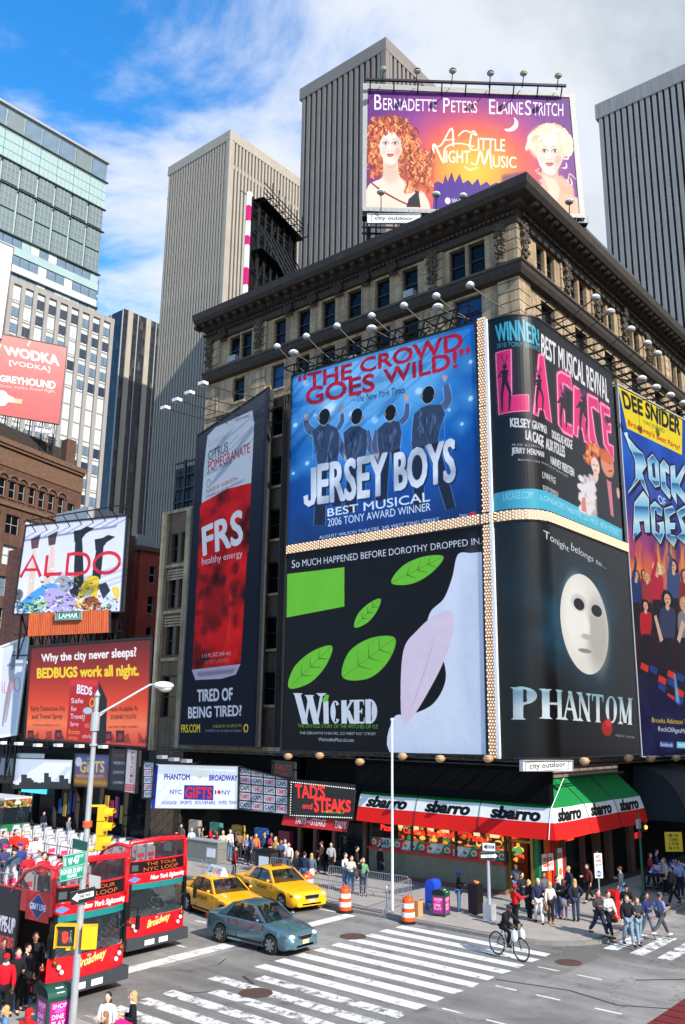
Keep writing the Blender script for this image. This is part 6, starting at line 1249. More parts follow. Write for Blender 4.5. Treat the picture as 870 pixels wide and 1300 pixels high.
for k in range(16):a_.ell(30+k*52,26,17,15,(226,220,206));a_.ell(30+k*52,26,12,10,[(190,110,50),(170,60,40),(150,130,60),(120,60,40)][k%4]);a_.ell(34+k*52,22,5,4,(230,190,90))
a_.text('1 DAY',60,8,130,40,(20,20,20),.05);am=a_.material('counter_banner',.4)
q=MB();q.quad((39.04,30.6,1.58),(39.04,22.3,1.58),(39.04,22.3,2.05),(39.04,30.6,2.05));q.build('food_banner',am,sf_)
for y in(22.3,25.1,27.8,30.5):part('mullion',M_FRAME,(39.0,y-.06,1.5,39.12,y+.06,3.35))
part('counter',mat('counter_steel',(150,140,120),.3,.6),(39.6,22.8,.13,40.4,30.4,1.9));part('interior_wall',mat('warm_wall',(190,120,60),.7),(43.5,21.6,.13,43.6,30.6,3.4));part('floor_slab',mat('tile_floor',(120,90,70),.5),(39.3,21.5,.1,45,35.5,.14))
ma=Art(800,120,(40,20,14),.6)
for k in range(8):[ma.ell(k*100+rr.uniform(0,100),rr.uniform(10,110),rr.uniform(4,26),rr.uniform(4,14),rr.choice([(230,130,30),(200,60,24),(240,180,70),(90,40,20),(40,20,14),(60,110,60)]),1,.3)for _ in range(22)];ma.rect(k*100,0,k*100+rr.uniform(20,60),30,rr.choice([(230,200,150),(190,40,30)]))
q=MB();q.quad((41.4,30.4,1.25),(41.4,22.6,1.25),(41.4,22.6,2.65),(41.4,30.4,2.65));q.build('lit_menu_board',ma.material('menu_print',.5,emit=1.7),sf_)
for k in range(9):q=MB();q.lathe([(.0001,.12),(.14,.1),(.2,0),(.0001,-.02)],(40.4,22.9+k*.9,2.75),10);q.build('pendant_lamp',M_NEONO,sf_,smooth=True)
def text_mesh(body,size,m,name,parent,P,ux,uz,bold=0.02,thick=.03,shear=0.0,sx=1.0):
 cu=bpy.data.curves.new('t','FONT');cu.body=body;cu.size=1;cu.offset=bold;cu.extrude=0;cu.resolution_u=2;ob=bpy.data.objects.new('t',cu);me=ob.to_mesh()
 q=MB();P,ux,uz=Vector(P),Vector(ux),Vector(uz);n=ux.cross(uz)
 vs=[P+ux*((v.co.x+v.co.y*shear)*size*sx)+uz*(v.co.y*size)for v in me.vertices];q.add(vs,[tuple(p.vertices)for p in me.polygons])
 ob.to_mesh_clear();bpy.data.objects.remove(ob);bpy.data.curves.remove(cu);return q.build(name,m,parent)
for t_,y,z in(('Pizza',29.9,2.42),('Calzone',28.4,2.4),('Stromboli',26.9,2.4),('Pasta',24.4,2.38)):text_mesh(t_,.42,M_NEON,'neon_word',sf_,(39.1,y,z),(0,-1,0),(0,0,1))
# doorway on the corner
dw=thing('shop_entrance','brass-framed corner doorway of the pizza shop with food posters beside it','doorway',(39.4,21,.13))
part('door_frame',M_GOLD,(39.25,22.15,.13,39.4,22.3,3.3),(39.25,20.95,.13,39.4,21.1,3.3),(39.25,21.1,2.5,39.4,22.15,2.62),p=dw);part('dark_passage',M_DARK,(41.2,20.9,.13,41.3,22.3,3.3),p=dw)
part('door_pillar',M_GREEN,(39.3,20.7,.13,39.55,20.93,3.3),p=dw);part('orange_panel',mat('orange_panel',(220,90,30),.5),(39.9,20.55,.13,40.25,20.72,3.2),p=dw);part('red_pillar',M_REDP,(40.3,20.5,.13,40.6,20.72,3.2),p=dw)
pa_=Art(100,130,(222,222,218),2);pa_.text('HEROS',10,30,90,60,(170,20,24),.05);pa_.text('GELATI',10,72,90,100,(170,20,24),.05);pm_=pa_.material('door_poster')
q=MB();q.quad((39.56,20.68,1.3),(40.3,20.45,1.3),(40.3,20.45,2.05),(39.56,20.68,2.05));q.build('poster',pm_,dw)
pa_=Art(60,160,(226,224,220),2);pa_.rect(0,0,14,160,(24,130,70));pa_.rect(46,0,60,160,(200,30,34));pa_.text('PIZZA',18,20,42,40,(190,30,30),.05);pa_.ell(30,90,12,14,(200,120,60));q=MB();q.quad((40.6,20.48,.3),(41.5,20.48,.3),(41.5,20.48,2.2),(40.6,20.48,2.2));q.build('tricolour_poster',pa_.material('tricolour_print'),dw)
# south side windows
ss=thing('pizza_shop_front','dark shop windows with brown posts along the cross street under the striped awning','shop front',(43,20.7,.13));part('window_glass',M_CLEAR,(41.6,20.75,.5,46.9,20.77,3.3),p=ss);part('base',M_FRAME,(41.5,20.6,.13,46.9,20.8,.5),p=ss)
M_BRP=mat('brown_stone_post',(96,64,50),.6,vary=.25)
for x,w_ in((41.5,.15),(43.7,.12),(45.2,.5),(46.7,.5),(49.6,.6)):part('shop_post',M_BRP,(x,20.45,.13,x+w_,20.72,3.5),p=ss)
text_mesh('Pizza',.5,M_NEON,'neon_word',ss,(42.1,20.7,2.4),(1,0,0),(0,0,1));part('inner_wall',mat('dim_wall',(50,40,34),.8),(41.5,24.5,.13,46.9,24.6,3.3),p=ss)
for k in range(5):part('table',mat('table_wood',(110,60,40),.5),(42+k*.9,21.6,.8,42.6+k*.9,22.2,.86),p=ss)
# steak house
st=thing('steak_house_front','dark steak house front with lamps inside under its red awning','shop front',(39.2,33,.13));part('window_glass',M_CLEAR,(39.25,31,.6,39.27,33.2,3.2),p=st);part('window_base',M_FRAME,(39.15,31,.13,39.35,33.2,.6),p=st)
for y in(31.0,33.2,34.6,35.8):part('shop_post',M_BRP,(39.1,y-.12,.13,39.35,y+.12,3.4),p=st)
for k in range(6):q=MB();q.ball((41+k%3*.8,31.5+k*.7,2.7),.09,nu=8,nv=5);q.build('pendant_lamp',M_NEONO,st)
# souvenir shops under the white sign: openings, racks, a ribbed counter
for k in range(5):
 y=36.4+k*2.0;part('display_rack',M_GOODS[k],(38.95,y,.4+.2*(k%2),39.28,y+.9,1.8),p=st)
# awnings -----------------------------------------------------------------------------------
def awn_text(art,n,w,h):
 for k in range(n):art.text('sbarro',(k+.16)*w/n,h*.08,(k+.86)*w/n,h*.90,(18,18,20),.07,shear=.22)
def awning_art(name,n,w):
 A=Art(w,60,(222,224,220),2.2);A.rect(0,0,w,60,(222,222,216));
 for k in range(n):A.text('sbarro',(k+.14)*w/n,5,(k+.80)*w/n,55,(16,16,18),.062,shear=.25)
 A.noise(.05,20,2);return A.material(name,.7,.95,spec=.2)
M_AG=mat('green_canvas',(14,118,56),.8,vary=.12,scale=1.5,spec=.2);M_AR=mat('red_canvas',(214,26,22),.8,vary=.12,scale=1.5,spec=.2)
aw=thing('awning','green, white and red striped awning with black lettering wrapping the corner','awning',(38,20,3))
prof=[(38.95,5.6,0),(37.56,4.34,1.39),(37.35,3.74,1.60),(37.2,3.04,1.75)]
def awpt(i,u,side):
 X,z,o=prof[i];Yc=20.45-o
 return Vector((X,u,z))if side=='w'else Vector((u,Yc,z))
YL,XR=30.05,47.9
for i,(nm,m)in enumerate((('green_band',M_AG),('lettered_band',awning_art('awning_print_west',3,620)),('red_band',M_AR))):
 for k in range(3):
  q=MB();yc0,yc1=20.45-prof[i][2],20.45-prof[i+1][2];t0,t1=k/3,(k+1)/3
  f=lambda t,yc:YL+(yc-YL)*t
  a,b,c,d=awpt(i+1,f(t0,yc1),'w'),awpt(i+1,f(t1,yc1),'w'),awpt(i,f(t1,yc0),'w'),awpt(i,f(t0,yc0),'w')
  nx,nz=5,3;rows=[]
  for r_ in range(nz+1):
   rows.append([((a.lerp(b,s_/nx)).lerp(d.lerp(c,s_/nx),r_/nz))+Vector((.02*math.sin(math.pi*s_/nx),0,-.03*math.sin(math.pi*s_/nx)))for s_ in range(nx+1)])
  q.grid(rows);q.uv=[[(t0+(t1-t0)*u,v)for u,v in f_]for f_ in q.uv];q.build(nm,m,aw,smooth=True)
for i,(nm,m)in enumerate((('green_band',M_AG),('lettered_band',awning_art('awning_print_south',3,520)),('red_band',M_AR))):
 for k in range(3):
  q=MB();x0,x1=prof[i][0],prof[i+1][0];t0,t1=k/3,(k+1)/3;f=lambda t,xc:xc+(XR-xc)*t
  a,b,c,d=awpt(i+1,f(t0,x1),'s'),awpt(i+1,f(t1,x1),'s'),awpt(i,f(t1,x0),'s'),awpt(i,f(t0,x0),'s')
  q.grid([[a.lerp(b,s_/5).lerp(d.lerp(c,s_/5),r_/3)+Vector((0,.02*math.sin(math.pi*s_/5),-.03*math.sin(math.pi*s_/5)))for s_ in range(6)]for r_ in range(4)]);q.uv=[[(t0+(t1-t0)*u,v)for u,v in f_]for f_ in q.uv];q.build(nm,m,aw,smooth=True)
for k in range(1,4):
 y=YL+(20.45-1.4-YL)*k/3
 for i in range(3):q=MB();q.cyl(awpt(i,y,'w')+V((-.015,0,.0)),awpt(i+1,y,'w')+V((-.015,0,0)),.018,n=4);q.build('seam_rib',M_BLACK if k<3 else M_WHITE,aw)
for k in range(1,4):
 x=37.5+(XR-37.5)*k/3
 for i in range(3):q=MB();q.cyl(awpt(i,x,'s')+V((0,-.015,0)),awpt(i+1,x,'s')+V((0,-.015,0)),.018,n=4);q.build('seam_rib',M_BLACK,aw)
q=MB();q.add([awpt(j,YL,'w')for j in range(4)]+[V((38.95,YL,3.0))],[(0,1,2,3,4)]);q.build('end_panel',M_AG,aw);q=MB();q.add([awpt(j,XR,'s')for j in range(4)]+[V((XR,20.45,3.0))],[(0,1,2,3,4)]);q.build('end_panel',M_AG,aw)
_z=gx(520,1009,37.45).z;q=MB();q.box(37.45,19.05,_z,37.85,30.3,6.25);q.box(37.35,18.8,6.25,37.95,30.4,6.32);tag(q.build('sign_box',mat('black_sign_box',(10,10,11),.9,spec=.08)),'long blank black sign box above the west side of the striped awning','sign')
q=MB();q.box(40.0,20.2,5.5,47.9,20.4,6.0);tag(q.build('stone_frieze',mat('pinkish_stone',(122,106,98),.85,vary=.3,bump=.4)),'weathered pinkish stone frieze above the awning on the cross street','frieze')
# steak sign and awning
sfk=Flat([(369,990),(453,997),(449,1041),(366,1035)],(37.6,33),90,k=3,bg=(16,14,16));A=sfk.art;p=Pen(sfk,180,940,280/870);rn=(226,36,26)
p.text("TAD'S",(606,172),(722,178),(722,230),(608,226),rn,.04);p.text('and',(636,246),(674,248),(672,272),(634,268),rn,.04);p.text('STEAKS',(682,224),(824,238),(822,282),(682,282),rn,.05);p.text('CHICAGO BEST',(712,278),(800,284),(800,290),(712,286),(120,200,60),.02)
for t_ in np.linspace(0,1,30):
 for(a,b)in(((590,164),(846,192)),((586,296),(836,306))):x,y=a[0]+(b[0]-a[0])*t_,a[1]+(b[1]-a[1])*t_;p.ell(x,y,2.6,2.6,(240,236,220))
for t_ in np.linspace(0,1,14):
 for(a,b)in(((590,164),(586,296)),((846,192),(836,306))):x,y=a[0]+(b[0]-a[0])*t_,a[1]+(b[1]-a[1])*t_;p.ell(x,y,2.6,2.6,(240,236,220))
board('neon_sign','black sign with red neon steak house lettering and a border of small bulbs',sfk,sfk.art.material('steak_sign_print',.4,emit=.8,wr=0),'sign',.3,.05)
sfk=Flat([(347,966),(372,968),(372,990),(346,988)],(37.7,36),90,k=3,bg=(20,12,12));sfk.art.text("TAD'S",4,5,sfk.art.w-4,sfk.art.h*.5,(150,40,24),.04);sfk.art.text('STEAKS',4,sfk.art.h*.6,sfk.art.w-4,sfk.art.h-5,(150,40,24),.04);board('neon_sign','small dim red steak house sign left of the large black one',sfk,sfk.art.material('steak_small_print',.4),'sign',.3,.05)
A=Art(300,44,(196,24,24),2);A.text("TAD'S",60,10,110,34,(226,214,200),.03);A.text('STEAKS',136,10,200,34,(226,214,200),.03);A.text('and',113,14,133,28,(226,214,200),.03);A.text("TAD'S",240,10,290,34,(226,214,200),.03);rm=A.material('red_awning_print',.7,.95)
ra_=thing('awning','red awning with pale steak house lettering, left of the striped awning','awning',(38,33,2.4));q=MB();q.grid([[V((37.5,35.7-k*.48,2.35))for k in range(11)],[V((37.7,35.7-k*.48,3.0))for k in range(11)]]);q.build('front_cloth',rm,ra_);q=MB();q.grid([[V((37.7,35.7-k*.48,3.0))for k in range(11)],[V((39.2,35.7-k*.48,3.6))for k in range(11)]]);q.build('top_cloth',M_AR,ra_)
# signs up the avenue
def flat_sign(px,pt,deg,label,paint,k=3,bg=(230,230,230),thick=.3,trim=.05,emit=0,org=(180,940,280/870),kind='sign',tm=None):
 s_=Flat(px,pt,deg,k=k,bg=bg);paint(s_.art,Pen(s_,*org));return board(kind,label,s_,s_.art.material('sign_print',.4,.95,emit=emit,wr=.1),'sign',thick,trim,trim_mat=tm)
def p1(A,p):
 bl=(24,24,150);p.poly([(42,95),(66,97),(52,268),(38,266)],(20,40,150));p.text('PHANTOM',(90,132),(190,134),(190,156),(89,154),bl,.05);p.text('OF',(222,140),(236,140),(236,150),(222,150),bl,.03);p.text('BROADWAY',(268,136),(378,138),(378,160),(266,158),bl,.05);p.ell(230,140,30,20,(236,222,190),.5,.6)
 p.text('NYC',(112,194),(158,195),(158,212),(111,211),bl,.04);p.poly([(168,176),(284,178),(282,236),(166,232)],(22,30,140));p.text('GIFTS',(174,184),(278,186),(276,230),(172,226),(214,24,36),.05);p.text('I',(289,196),(294,196),(294,212),(289,212),(60,40,90),.03);p.ell(305,204,7,8,(210,20,40));p.text('NY',(316,196),(350,197),(350,214),(316,213),bl,.04)
 for t_,a,b in(('LUGGAGE',80,138),('SPORTS',152,198),('SOUVENIRS',210,290),('NYPD',304,336),('FDNY',346,376)):p.text(t_,(a,238),(b,239),(b,252),(a,251),bl,.04)
flat_sign([(194,970),(303,973),(302,1027),(192,1026)],(37.4,45),90,'wide white shop sign with blue lettering and a red word in a blue box',p1,emit=.3)
def p2_(A,p):
 p.poly([(380,100),(580,130),(580,285),(376,270)],(24,24,26))
 for r_ in range(5):
  for c in range(4):
   x0,y0=386+c*48,106+r_*33+c*5;w_,h_=43,28;p.poly([(x0,y0),(x0+w_,y0+4),(x0+w_,y0+h_+4),(x0,y0+h_)],(216,208,210));rd__=(r_+c)%2;p.text('T-SHIRTS'if rd__ else 'CAPS',(x0+4,y0+6),(x0+w_-4,y0+9),(x0+w_-4,y0+h_-2),(x0+4,y0+h_-5),(190,30,40)if rd__ else(30,32,50),.05)
flat_sign([(303,974),(367,990),(366,1033),(302,1027)],(37.5,38),90,'grid sign of small white panels reading caps and t-shirts',p2_)
def p3_(A,p):
 for r_,(t_,c)in enumerate((('NYC',(40,50,90)),('GIFT',(190,30,40)),('NYC',(40,50,90)),('GIFT',(190,30,40)),('NYC',(40,50,90)))):y=128+r_*30;p.poly([(614,y),(654,y+1),(652,y+27),(612,y+26)],(206,206,212));p.text(t_,(618,y+5),(650,y+6),(649,y+22),(617,y+21),c,.05)
flat_sign([(183,967),(196,968),(193,1014),(181,1013)],(37.3,49),90,'narrow stacked sign of five small words left of the wide white sign',p3_,bg=(60,60,70),org=(0,930,260/870))
def p4_(A,p):
 p.text('ELECTRONICS',(0,0),(1,0),(1,1),(0,1),(0,0,0))if False else None
 L_='ELECTRONICS';rdc=(180,30,36)
 for i,ch in enumerate(L_):y=80+i*12.2;x=560-i*.9;p.text(ch,(x,y),(x+14,y+1),(x+13,y+10.5),(x-1,y+10),rdc,.06)
 p.poly([(534,218),(578,222),(576,250),(532,246)],(206,60,70));p.text('ONE HOUR',(538,222),(574,225),(573,234),(537,232),(230,220,220),.04);p.text('PHOTO',(538,236),(574,239),(573,246),(537,244),(230,220,220),.04)
flat_sign([(162,951),(175,953),(172,1007),(158,1005)],(37.2,53),90,'tall narrow white sign with vertical red lettering',p4_,bg=(206,200,196),org=(0,930,260/870))
def p5_(A,p):
 for t_,y in(('VIDEOS',122),('COMPUTERS',162),('CAMERAS',205)):p.text(t_,(482,y),(532,y+3),(531,y+14),(480,y+12),(196,198,210),.03)
 p.text('PHOTO',(484,92),(530,95),(530,103),(483,100),(170,50,60),.03)
flat_sign([(141,951),(161,953),(158,1003),(138,1001)],(37.2,55),90,'black shop sign listing electrical goods in small pale words',p5_,bg=(30,30,44),org=(0,930,260/870))
def p6_(A,p):
 A.grad([(0,(80,90,140)),(.5,(100,80,130)),(.72,(150,90,60)),(.85,(200,140,40)),(1,(70,40,40))]);p.text('GIFTS',(342,126),(444,122),(442,168),(340,168),(226,190,110),.05);p.text('PHOTO SUPPLIES CITY',(326,178),(440,180),(440,192),(326,190),(214,200,210),.04);p.ell(334,124,14,20,(210,210,220));p.text('New',(372,104),(400,104),(400,116),(372,116),(150,180,220),.04)
flat_sign([(96,957),(140,959),(138,1000),(94,998)],(37.2,58),90,'purple and gold shop sign with large yellow lettering',p6_,org=(0,930,260/870))
def p7_(A,p):
 x=50
 while x<320:w_=rr.uniform(8,26);h_=rr.uniform(8,60)*(1 if rr.random()<.8 else 1.2);p.poly([(x,244),(x,236-h_),(x+w_,236-h_),(x+w_,244)],(38,38,44));x+=w_
flat_sign([(20,963),(93,965),(90,1001),(16,1001)],(37.2,64),90,'white shop sign with a dark city skyline along its foot',p7_,emit=.35,bg=(226,226,232),org=(0,930,260/870))
flat_sign([(-30,960),(19,963),(15,994),(-30,993)],(37.2,74),90,'grey sign with a dark skyline and one spire, cut by the left edge',lambda A,p:(p.poly([(-100,215),(-100,190),(10,180),(30,190),(42,130),(50,215)],(44,44,52)),p7_(A,p))and None,bg=(170,172,182),org=(0,930,260/870))
flat_sign([(21,956),(58,957),(57,963),(21,962)],(37.2,64),90,'small plain white strip above the skyline sign',lambda A,p:None)
for i,(x,y)in enumerate(((206,961),(221,964),(237,966))):h=gx(x,y,36.2);flood_at(h,h+V((1.2,.1,-.1)),f'grey box lamp, {ords[i]} from the left over the wide white shop sign','box lamps over the white sign',box=True,col=M_GREY)
# coloured neon in a shop up the avenue and a purple hoarding
q=MB();q.box(38.9,62,2.4,39.0,65.5,4.2);o=q.build('neon_sign',mat('cyan_neon',(90,200,220),.4,vary=0,emit=(70,190,220),estr=1.0));tag(o,'blurred cyan lit sign in a dark shop up the avenue','sign')
# round dark canopy, red awning beyond
cn=thing('canopy','dark grey barrel-shaped canopy on the cross street','canopy',(53,19,3));q=MB();rows=[]
for j in range(11):
 t=math.pi/2*j/10;rows.append([V((50.2+k*.62,20.5-3.1*math.cos(t)*1.0,2.9+2.9*math.sin(t)*(1-.02*(k%2))))for k in range(12)])
rows=[[V((53.6+(p.x-53.6)*(1-.18*(j/10)**2),p.y,p.z))for p in r_]for j,r_ in enumerate(rows)];q.grid(rows);q.build('ribbed_cloth',mat('dark_grey_canvas',(46,48,52),.8,spec=.2),cn,smooth=25)
q=MB();q.add([rows[j][0]for j in range(11)]+[V((50.2,20.5,2.9))],[tuple(range(12))]);q.build('end_panel',MATS['dark_grey_canvas'],cn);q=MB();q.add([rows[j][-1]for j in range(11)]+[V((57.0,20.5,2.9))],[tuple(range(12))]);q.build('end_panel',MATS['dark_grey_canvas'],cn)
a2=thing('awning','plain red awning at the right edge of the picture','awning',(60,19,3));q=MB();q.add([V((58.2,18.6,3.0)),V((64,18.6,3.0)),V((64,18.8,3.7)),V((58.2,18.8,3.7)),V((58.2,20.5,5.0)),V((64,20.5,5.0))],[(0,1,2,3),(3,2,5,4)]);q.build('cloth',mat('dull_red_canvas',(150,24,24),.8),a2)
# ------------------------------------------------------------------ street furniture
M_GALV=mat('painted_grey_pole',(186,188,190),.45,.4,vary=.12,scale=3,streak=.15);M_YEL=mat('signal_yellow',(226,178,20),.45,vary=.1);M_SGREEN=mat('sign_green',(20,134,104),.4)
fp=thing('flag_pole','tall thin white pole standing at the kerb before the striped awning','pole',(31.9,23.75,0));q=MB();q.cyl((31.9,23.75,0),(31.9,23.75,8.1),.06,.042,10);q.build('shaft',M_WHITE,fp,smooth=30);q=MB();q.ball((31.9,23.75,8.14),.08);q.build('cap',M_WHITE,fp,smooth=True);q=MB();q.cyl((31.9,23.75,0),(31.9,23.75,.06),.22,n=12);q.build('base_plate',M_GALV,fp)
def arrow_art(w,h,d,bgc,fg,txt='ONE WAY'):
 A=Art(w,h,bgc,3);y=h/2;e=h*.36;m_=.06*w
 P_=[(m_,y),(m_+e*1.3,y-e),(m_+e*1.3,y-e*.55),(w-m_,y-e*.55),(w-m_,y+e*.55),(m_+e*1.3,y+e*.55),(m_+e*1.3,y+e)]
 if d>0:P_=[(w-x,yy)for x,yy in P_]
 A.poly(P_,fg);A.text(txt,w*.32,y-e*.36,w*.86 if d<0 else w*.68,y+e*.36,bgc,.04);return A
def sign_plate(c,w,h,ang,m,parent,name='sign_plate',back=M_GALV):
 """plate centred at c, facing direction ang (degrees)"""
 a=math.radians(ang);n=V((math.cos(a),math.sin(a),0));d=V((-n.y,n.x,0));c=V(c);P_=[c-d*w/2-V((0,0,h/2)),c+d*w/2-V((0,0,h/2)),c+d*w/2+V((0,0,h/2)),c-d*w/2+V((0,0,h/2))]
 q=MB();q.quad(*[p_+n*.012 for p_ in P_]);q.build(name,m,parent);q=MB();q.extr(P_,-n*.012);q.build('plate_back',back,parent)
kp=thing('sign_pole','grey kerbside pole with two one-way signs and a square footing','sign pole',(33.8,20.15,.13));q=MB();q.box(33.6,19.95,.13,34.0,20.35,.75);q.build('footing',M_GALV,kp);q=MB();q.cyl((33.8,20.15,.75),(33.8,20.15,3.1),.075,.06,10);q.build('shaft',M_GALV,kp,smooth=30)
FACE=220
sign_plate((33.72,20.05,2.98),.52,.3,205,arrow_art(60,34,-1,(226,226,226),(24,24,26)).material('arrow_plate_white'),kp);sign_plate((33.72,20.05,2.62),.85,.3,235,arrow_art(100,36,1,(24,24,26),(230,230,230)).material('arrow_plate_black'),kp)
# street lamp with signals and street names
_p=gz(90.5,1318,.12);lx,ly=_p.x,_p.y
lp=thing('street_lamp','tall white street lamp carrying yellow signals and green street name signs, lower left','street lamp',(lx,ly,.13));q=MB();q.cyl((lx,ly,.13),(lx,ly,8.64),.10,.062,14);q.build('shaft',M_GALV,lp,smooth=30);q=MB();q.lathe([(.085,0),(.09,.05),(.02,.16),(.0001,.2)],(lx,ly,8.62),10);q.build('finial',M_GALV,lp,smooth=True)
hd=gy(208,871,ly);q=MB();q.tube([(lx,ly,8.1),(lx+.7,ly,8.45),(lx+1.4,ly,hd.z-.18),(hd.x-.5,ly,hd.z+.02),(hd.x-.28,ly,hd.z+.03)],.035,8);q.tube([(lx,ly,8.0),(lx+.35,ly,8.28)],.03,6);q.build('arm',M_GALV,lp,smooth=True)
q=MB();q.cyl((lx,ly,7.7),(lx,ly,8.2),.12,n=12);q.cyl((lx,ly,7.3),(lx,ly,7.36),.11,n=12);q.build('collar',M_GALV,lp)
q=MB();rot_=None;q.ball((hd.x,ly,hd.z+.02),.36,.19,.12,14,8);q.build('lamp_head',M_WHITE,lp,smooth=True);q=MB();q.ball((hd.x+.06,ly,hd.z-.05),.24,.15,.13,12,8);q.build('lens',mat('milky_lens',(200,200,190),.2,spec=.8),lp,smooth=True)
def head_signal(parent,c,ang,n=3,s_=.30):
 a=math.radians(ang);f=V((math.cos(a),math.sin(a),0));d=V((-f.y,f.x,0));c=V(c)
 for k in range(n):
  z=c.z+(n/2-k-.5)*s_*1.08;o=V((c.x,c.y,z));q=MB();q.obox(o-f*.09,o+f*.09,s_*.98,s_*1.02);q.build('signal_body',M_YEL,parent)
  q=MB();rows=[];R_=s_*.43
  for dd_ in(.09,.32):rows.append([o+f*(dd_-(.1 if(dd_>.2 and math.sin(t)<0)else 0))+d*math.cos(t)*R_+V((0,0,math.sin(t)*R_))for t in np.linspace(-.5,math.pi+.5,12)])
  q.grid(rows);q.build('visor',M_YEL,parent,smooth=True);q=MB();q.lathe([(R_*.9,0),(R_*.6,.03),(.0001,.05)],o+f*.1,12,axis=f);q.build('signal_lens',mat(['red_lens','amber_lens','green_lens'][k],[(90,14,12),(100,70,10),(10,70,50)][k],.2),parent)
tsg=thing('traffic_signal','yellow three-lamp traffic signal strapped to the white lamp post','traffic signal',(lx+.32,ly-.28,4.6));head_signal(tsg,(lx+.30,ly-.24,5.17),-58,3,.34)
q=MB();q.obox((lx,ly,5.74),(lx+.34,ly-.27,5.74),.06,.05);q.obox((lx,ly,4.62),(lx+.34,ly-.27,4.62),.06,.05);q.build('bracket',M_YEL,tsg)
ps=thing('pedestrian_signal','yellow pedestrian signal with a red raised hand, low on the white lamp post','pedestrian signal',(lx-.3,ly+.2,1.9));cL=gpl(85,1188,(lx-.05,ly-.1),-50)
A=Art(60,60,(40,44,46),3);
for k in range(4):A.line([(18+k*5,34),(16+k*6,14+abs(k-1.5)*3)],4,(226,60,50))
A.ell(26,40,10,12,(226,60,50));A.line([(34,42),(42,32)],4,(226,60,50));A.line([(44,20),(46,34),(42,50)],3,(120,120,110));A.line([(46,34),(52,50)],3,(120,120,110));A.ell(45,15,3,3,(120,120,110))
fn=V((math.cos(math.radians(FACE)),math.sin(math.radians(FACE)),0));q=MB();q.obox(cL+fn*-.14,cL+fn*.02,.53,.56);q.build('housing',M_YEL,ps);sign_plate(cL+fn*.03,.45,.47,FACE,A.material('hand_face',.3,emit=.25,wr=0),ps,'signal_face',M_BLACK)
for s_ in(-1,1):q=MB();dd_=V((-fn.y,fn.x,0));q.obox(cL+dd_*.26*s_+fn*.0,cL+dd_*.26*s_+fn*.16,.03,.56);q.build('hood_side',M_YEL,ps)
q=MB();q.obox(cL+V((0,0,.27)),cL+V((0,0,.27))+fn*.16,.53,.03);q.build('hood_top',M_YEL,ps)
c2_=gpl(114,1189,(lx+.1,ly-.15),-50);q=MB();q.obox(c2_-V((0,0,.27)),c2_+V((0,0,.27)),.38,.34,up=V((.6,.8,0)));q.build('signal_box',M_YEL,ps)
for z in(c2_.z+.27,c2_.z-.29):q=MB();q.obox(cL+V((0,0,z-cL.z)),V((lx,ly,z)),.06,.05);q.obox(V((lx,ly,z)),V((c2_.x,c2_.y,z)),.06,.05);q.build('bracket',M_YEL,ps)
A=Art(110,50,(18,136,106),3);A.rect(3,3,107,47,(18,136,106));A.line([(3,3),(107,3),(107,47),(3,47),(3,3)],1.5,(220,240,232));A.line([(12,10),(12,40)],7,(220,240,232));A.text('W',26,14,46,38,(226,242,236),.04);A.text('47',52,11,80,39,(226,242,236),.05);A.text('ST',86,10,100,20,(226,242,236),.05);m47=A.material('street_name_print')
A=Art(110,50,(18,136,106),3);A.line([(3,3),(107,3),(107,47),(3,47),(3,3)],1.5,(220,240,232));A.text('FATHER DUFFY',8,7,102,24,(226,242,236),.04);A.text('SQUARE',34,28,76,42,(226,242,236),.05);mfd=A.material('square_name_print')
ns=thing('street_sign','two green street name plates with white lettering on the white lamp post','street sign',(lx,ly,4.0))
def plate_px(px,m,parent,name='sign_plate',pt=(lx-.1,ly-.12),deg=-50):
 P_=[gpl(x,y,pt,deg)for x,y in px];n=V((math.sin(math.radians(deg)),-math.cos(math.radians(deg)),0));n=n if n.dot(CAM-P_[0])>0 else-n
 q=MB();q.quad(P_[3]+n*.015,P_[2]+n*.015,P_[1]+n*.015,P_[0]+n*.015);q.build(name,m,parent);q=MB();q.extr(P_,-n*.015);q.build('plate_back',M_GALV,parent)
plate_px([(80,1086),(109,1080),(109,1097),(80,1104)],m47,ns,deg=-35);plate_px([(76,1104),(107,1098),(107,1113),(76,1120)],mfd,ns,deg=-35)
ow=thing('street_sign','white arrow sign on black beside the lamp post, just under the street names','street sign',(lx,ly,3));plate_px([(89,1133),(121,1125),(121,1142),(90,1150)],arrow_art(110,56,-1,(26,26,28),(226,226,226)).material('arrow_plate_low'),ow,deg=-35)
hx=thing('street_sign','small dark round-cornered sign seen edge on behind the lamp post','street sign',(lx+.2,ly,3.3));plate_px([(113,1110),(128,1113),(127,1128),(113,1127)],M_GREY,hx,deg=-20);dg=thing('street_sign','dark green street sign turned away, above the street names','street sign',(lx,ly,4.6));plate_px([(93,1064),(112,1069),(111,1080),(92,1076)],mat('dark_sign_green',(10,70,58),.5),dg,deg=-60)
q=MB();q.cyl((lx,ly,5.2),(lx,ly,5.35),.125,n=12);q.build('orange_tape',mat('orange_tape',(220,80,30),.5),lp)
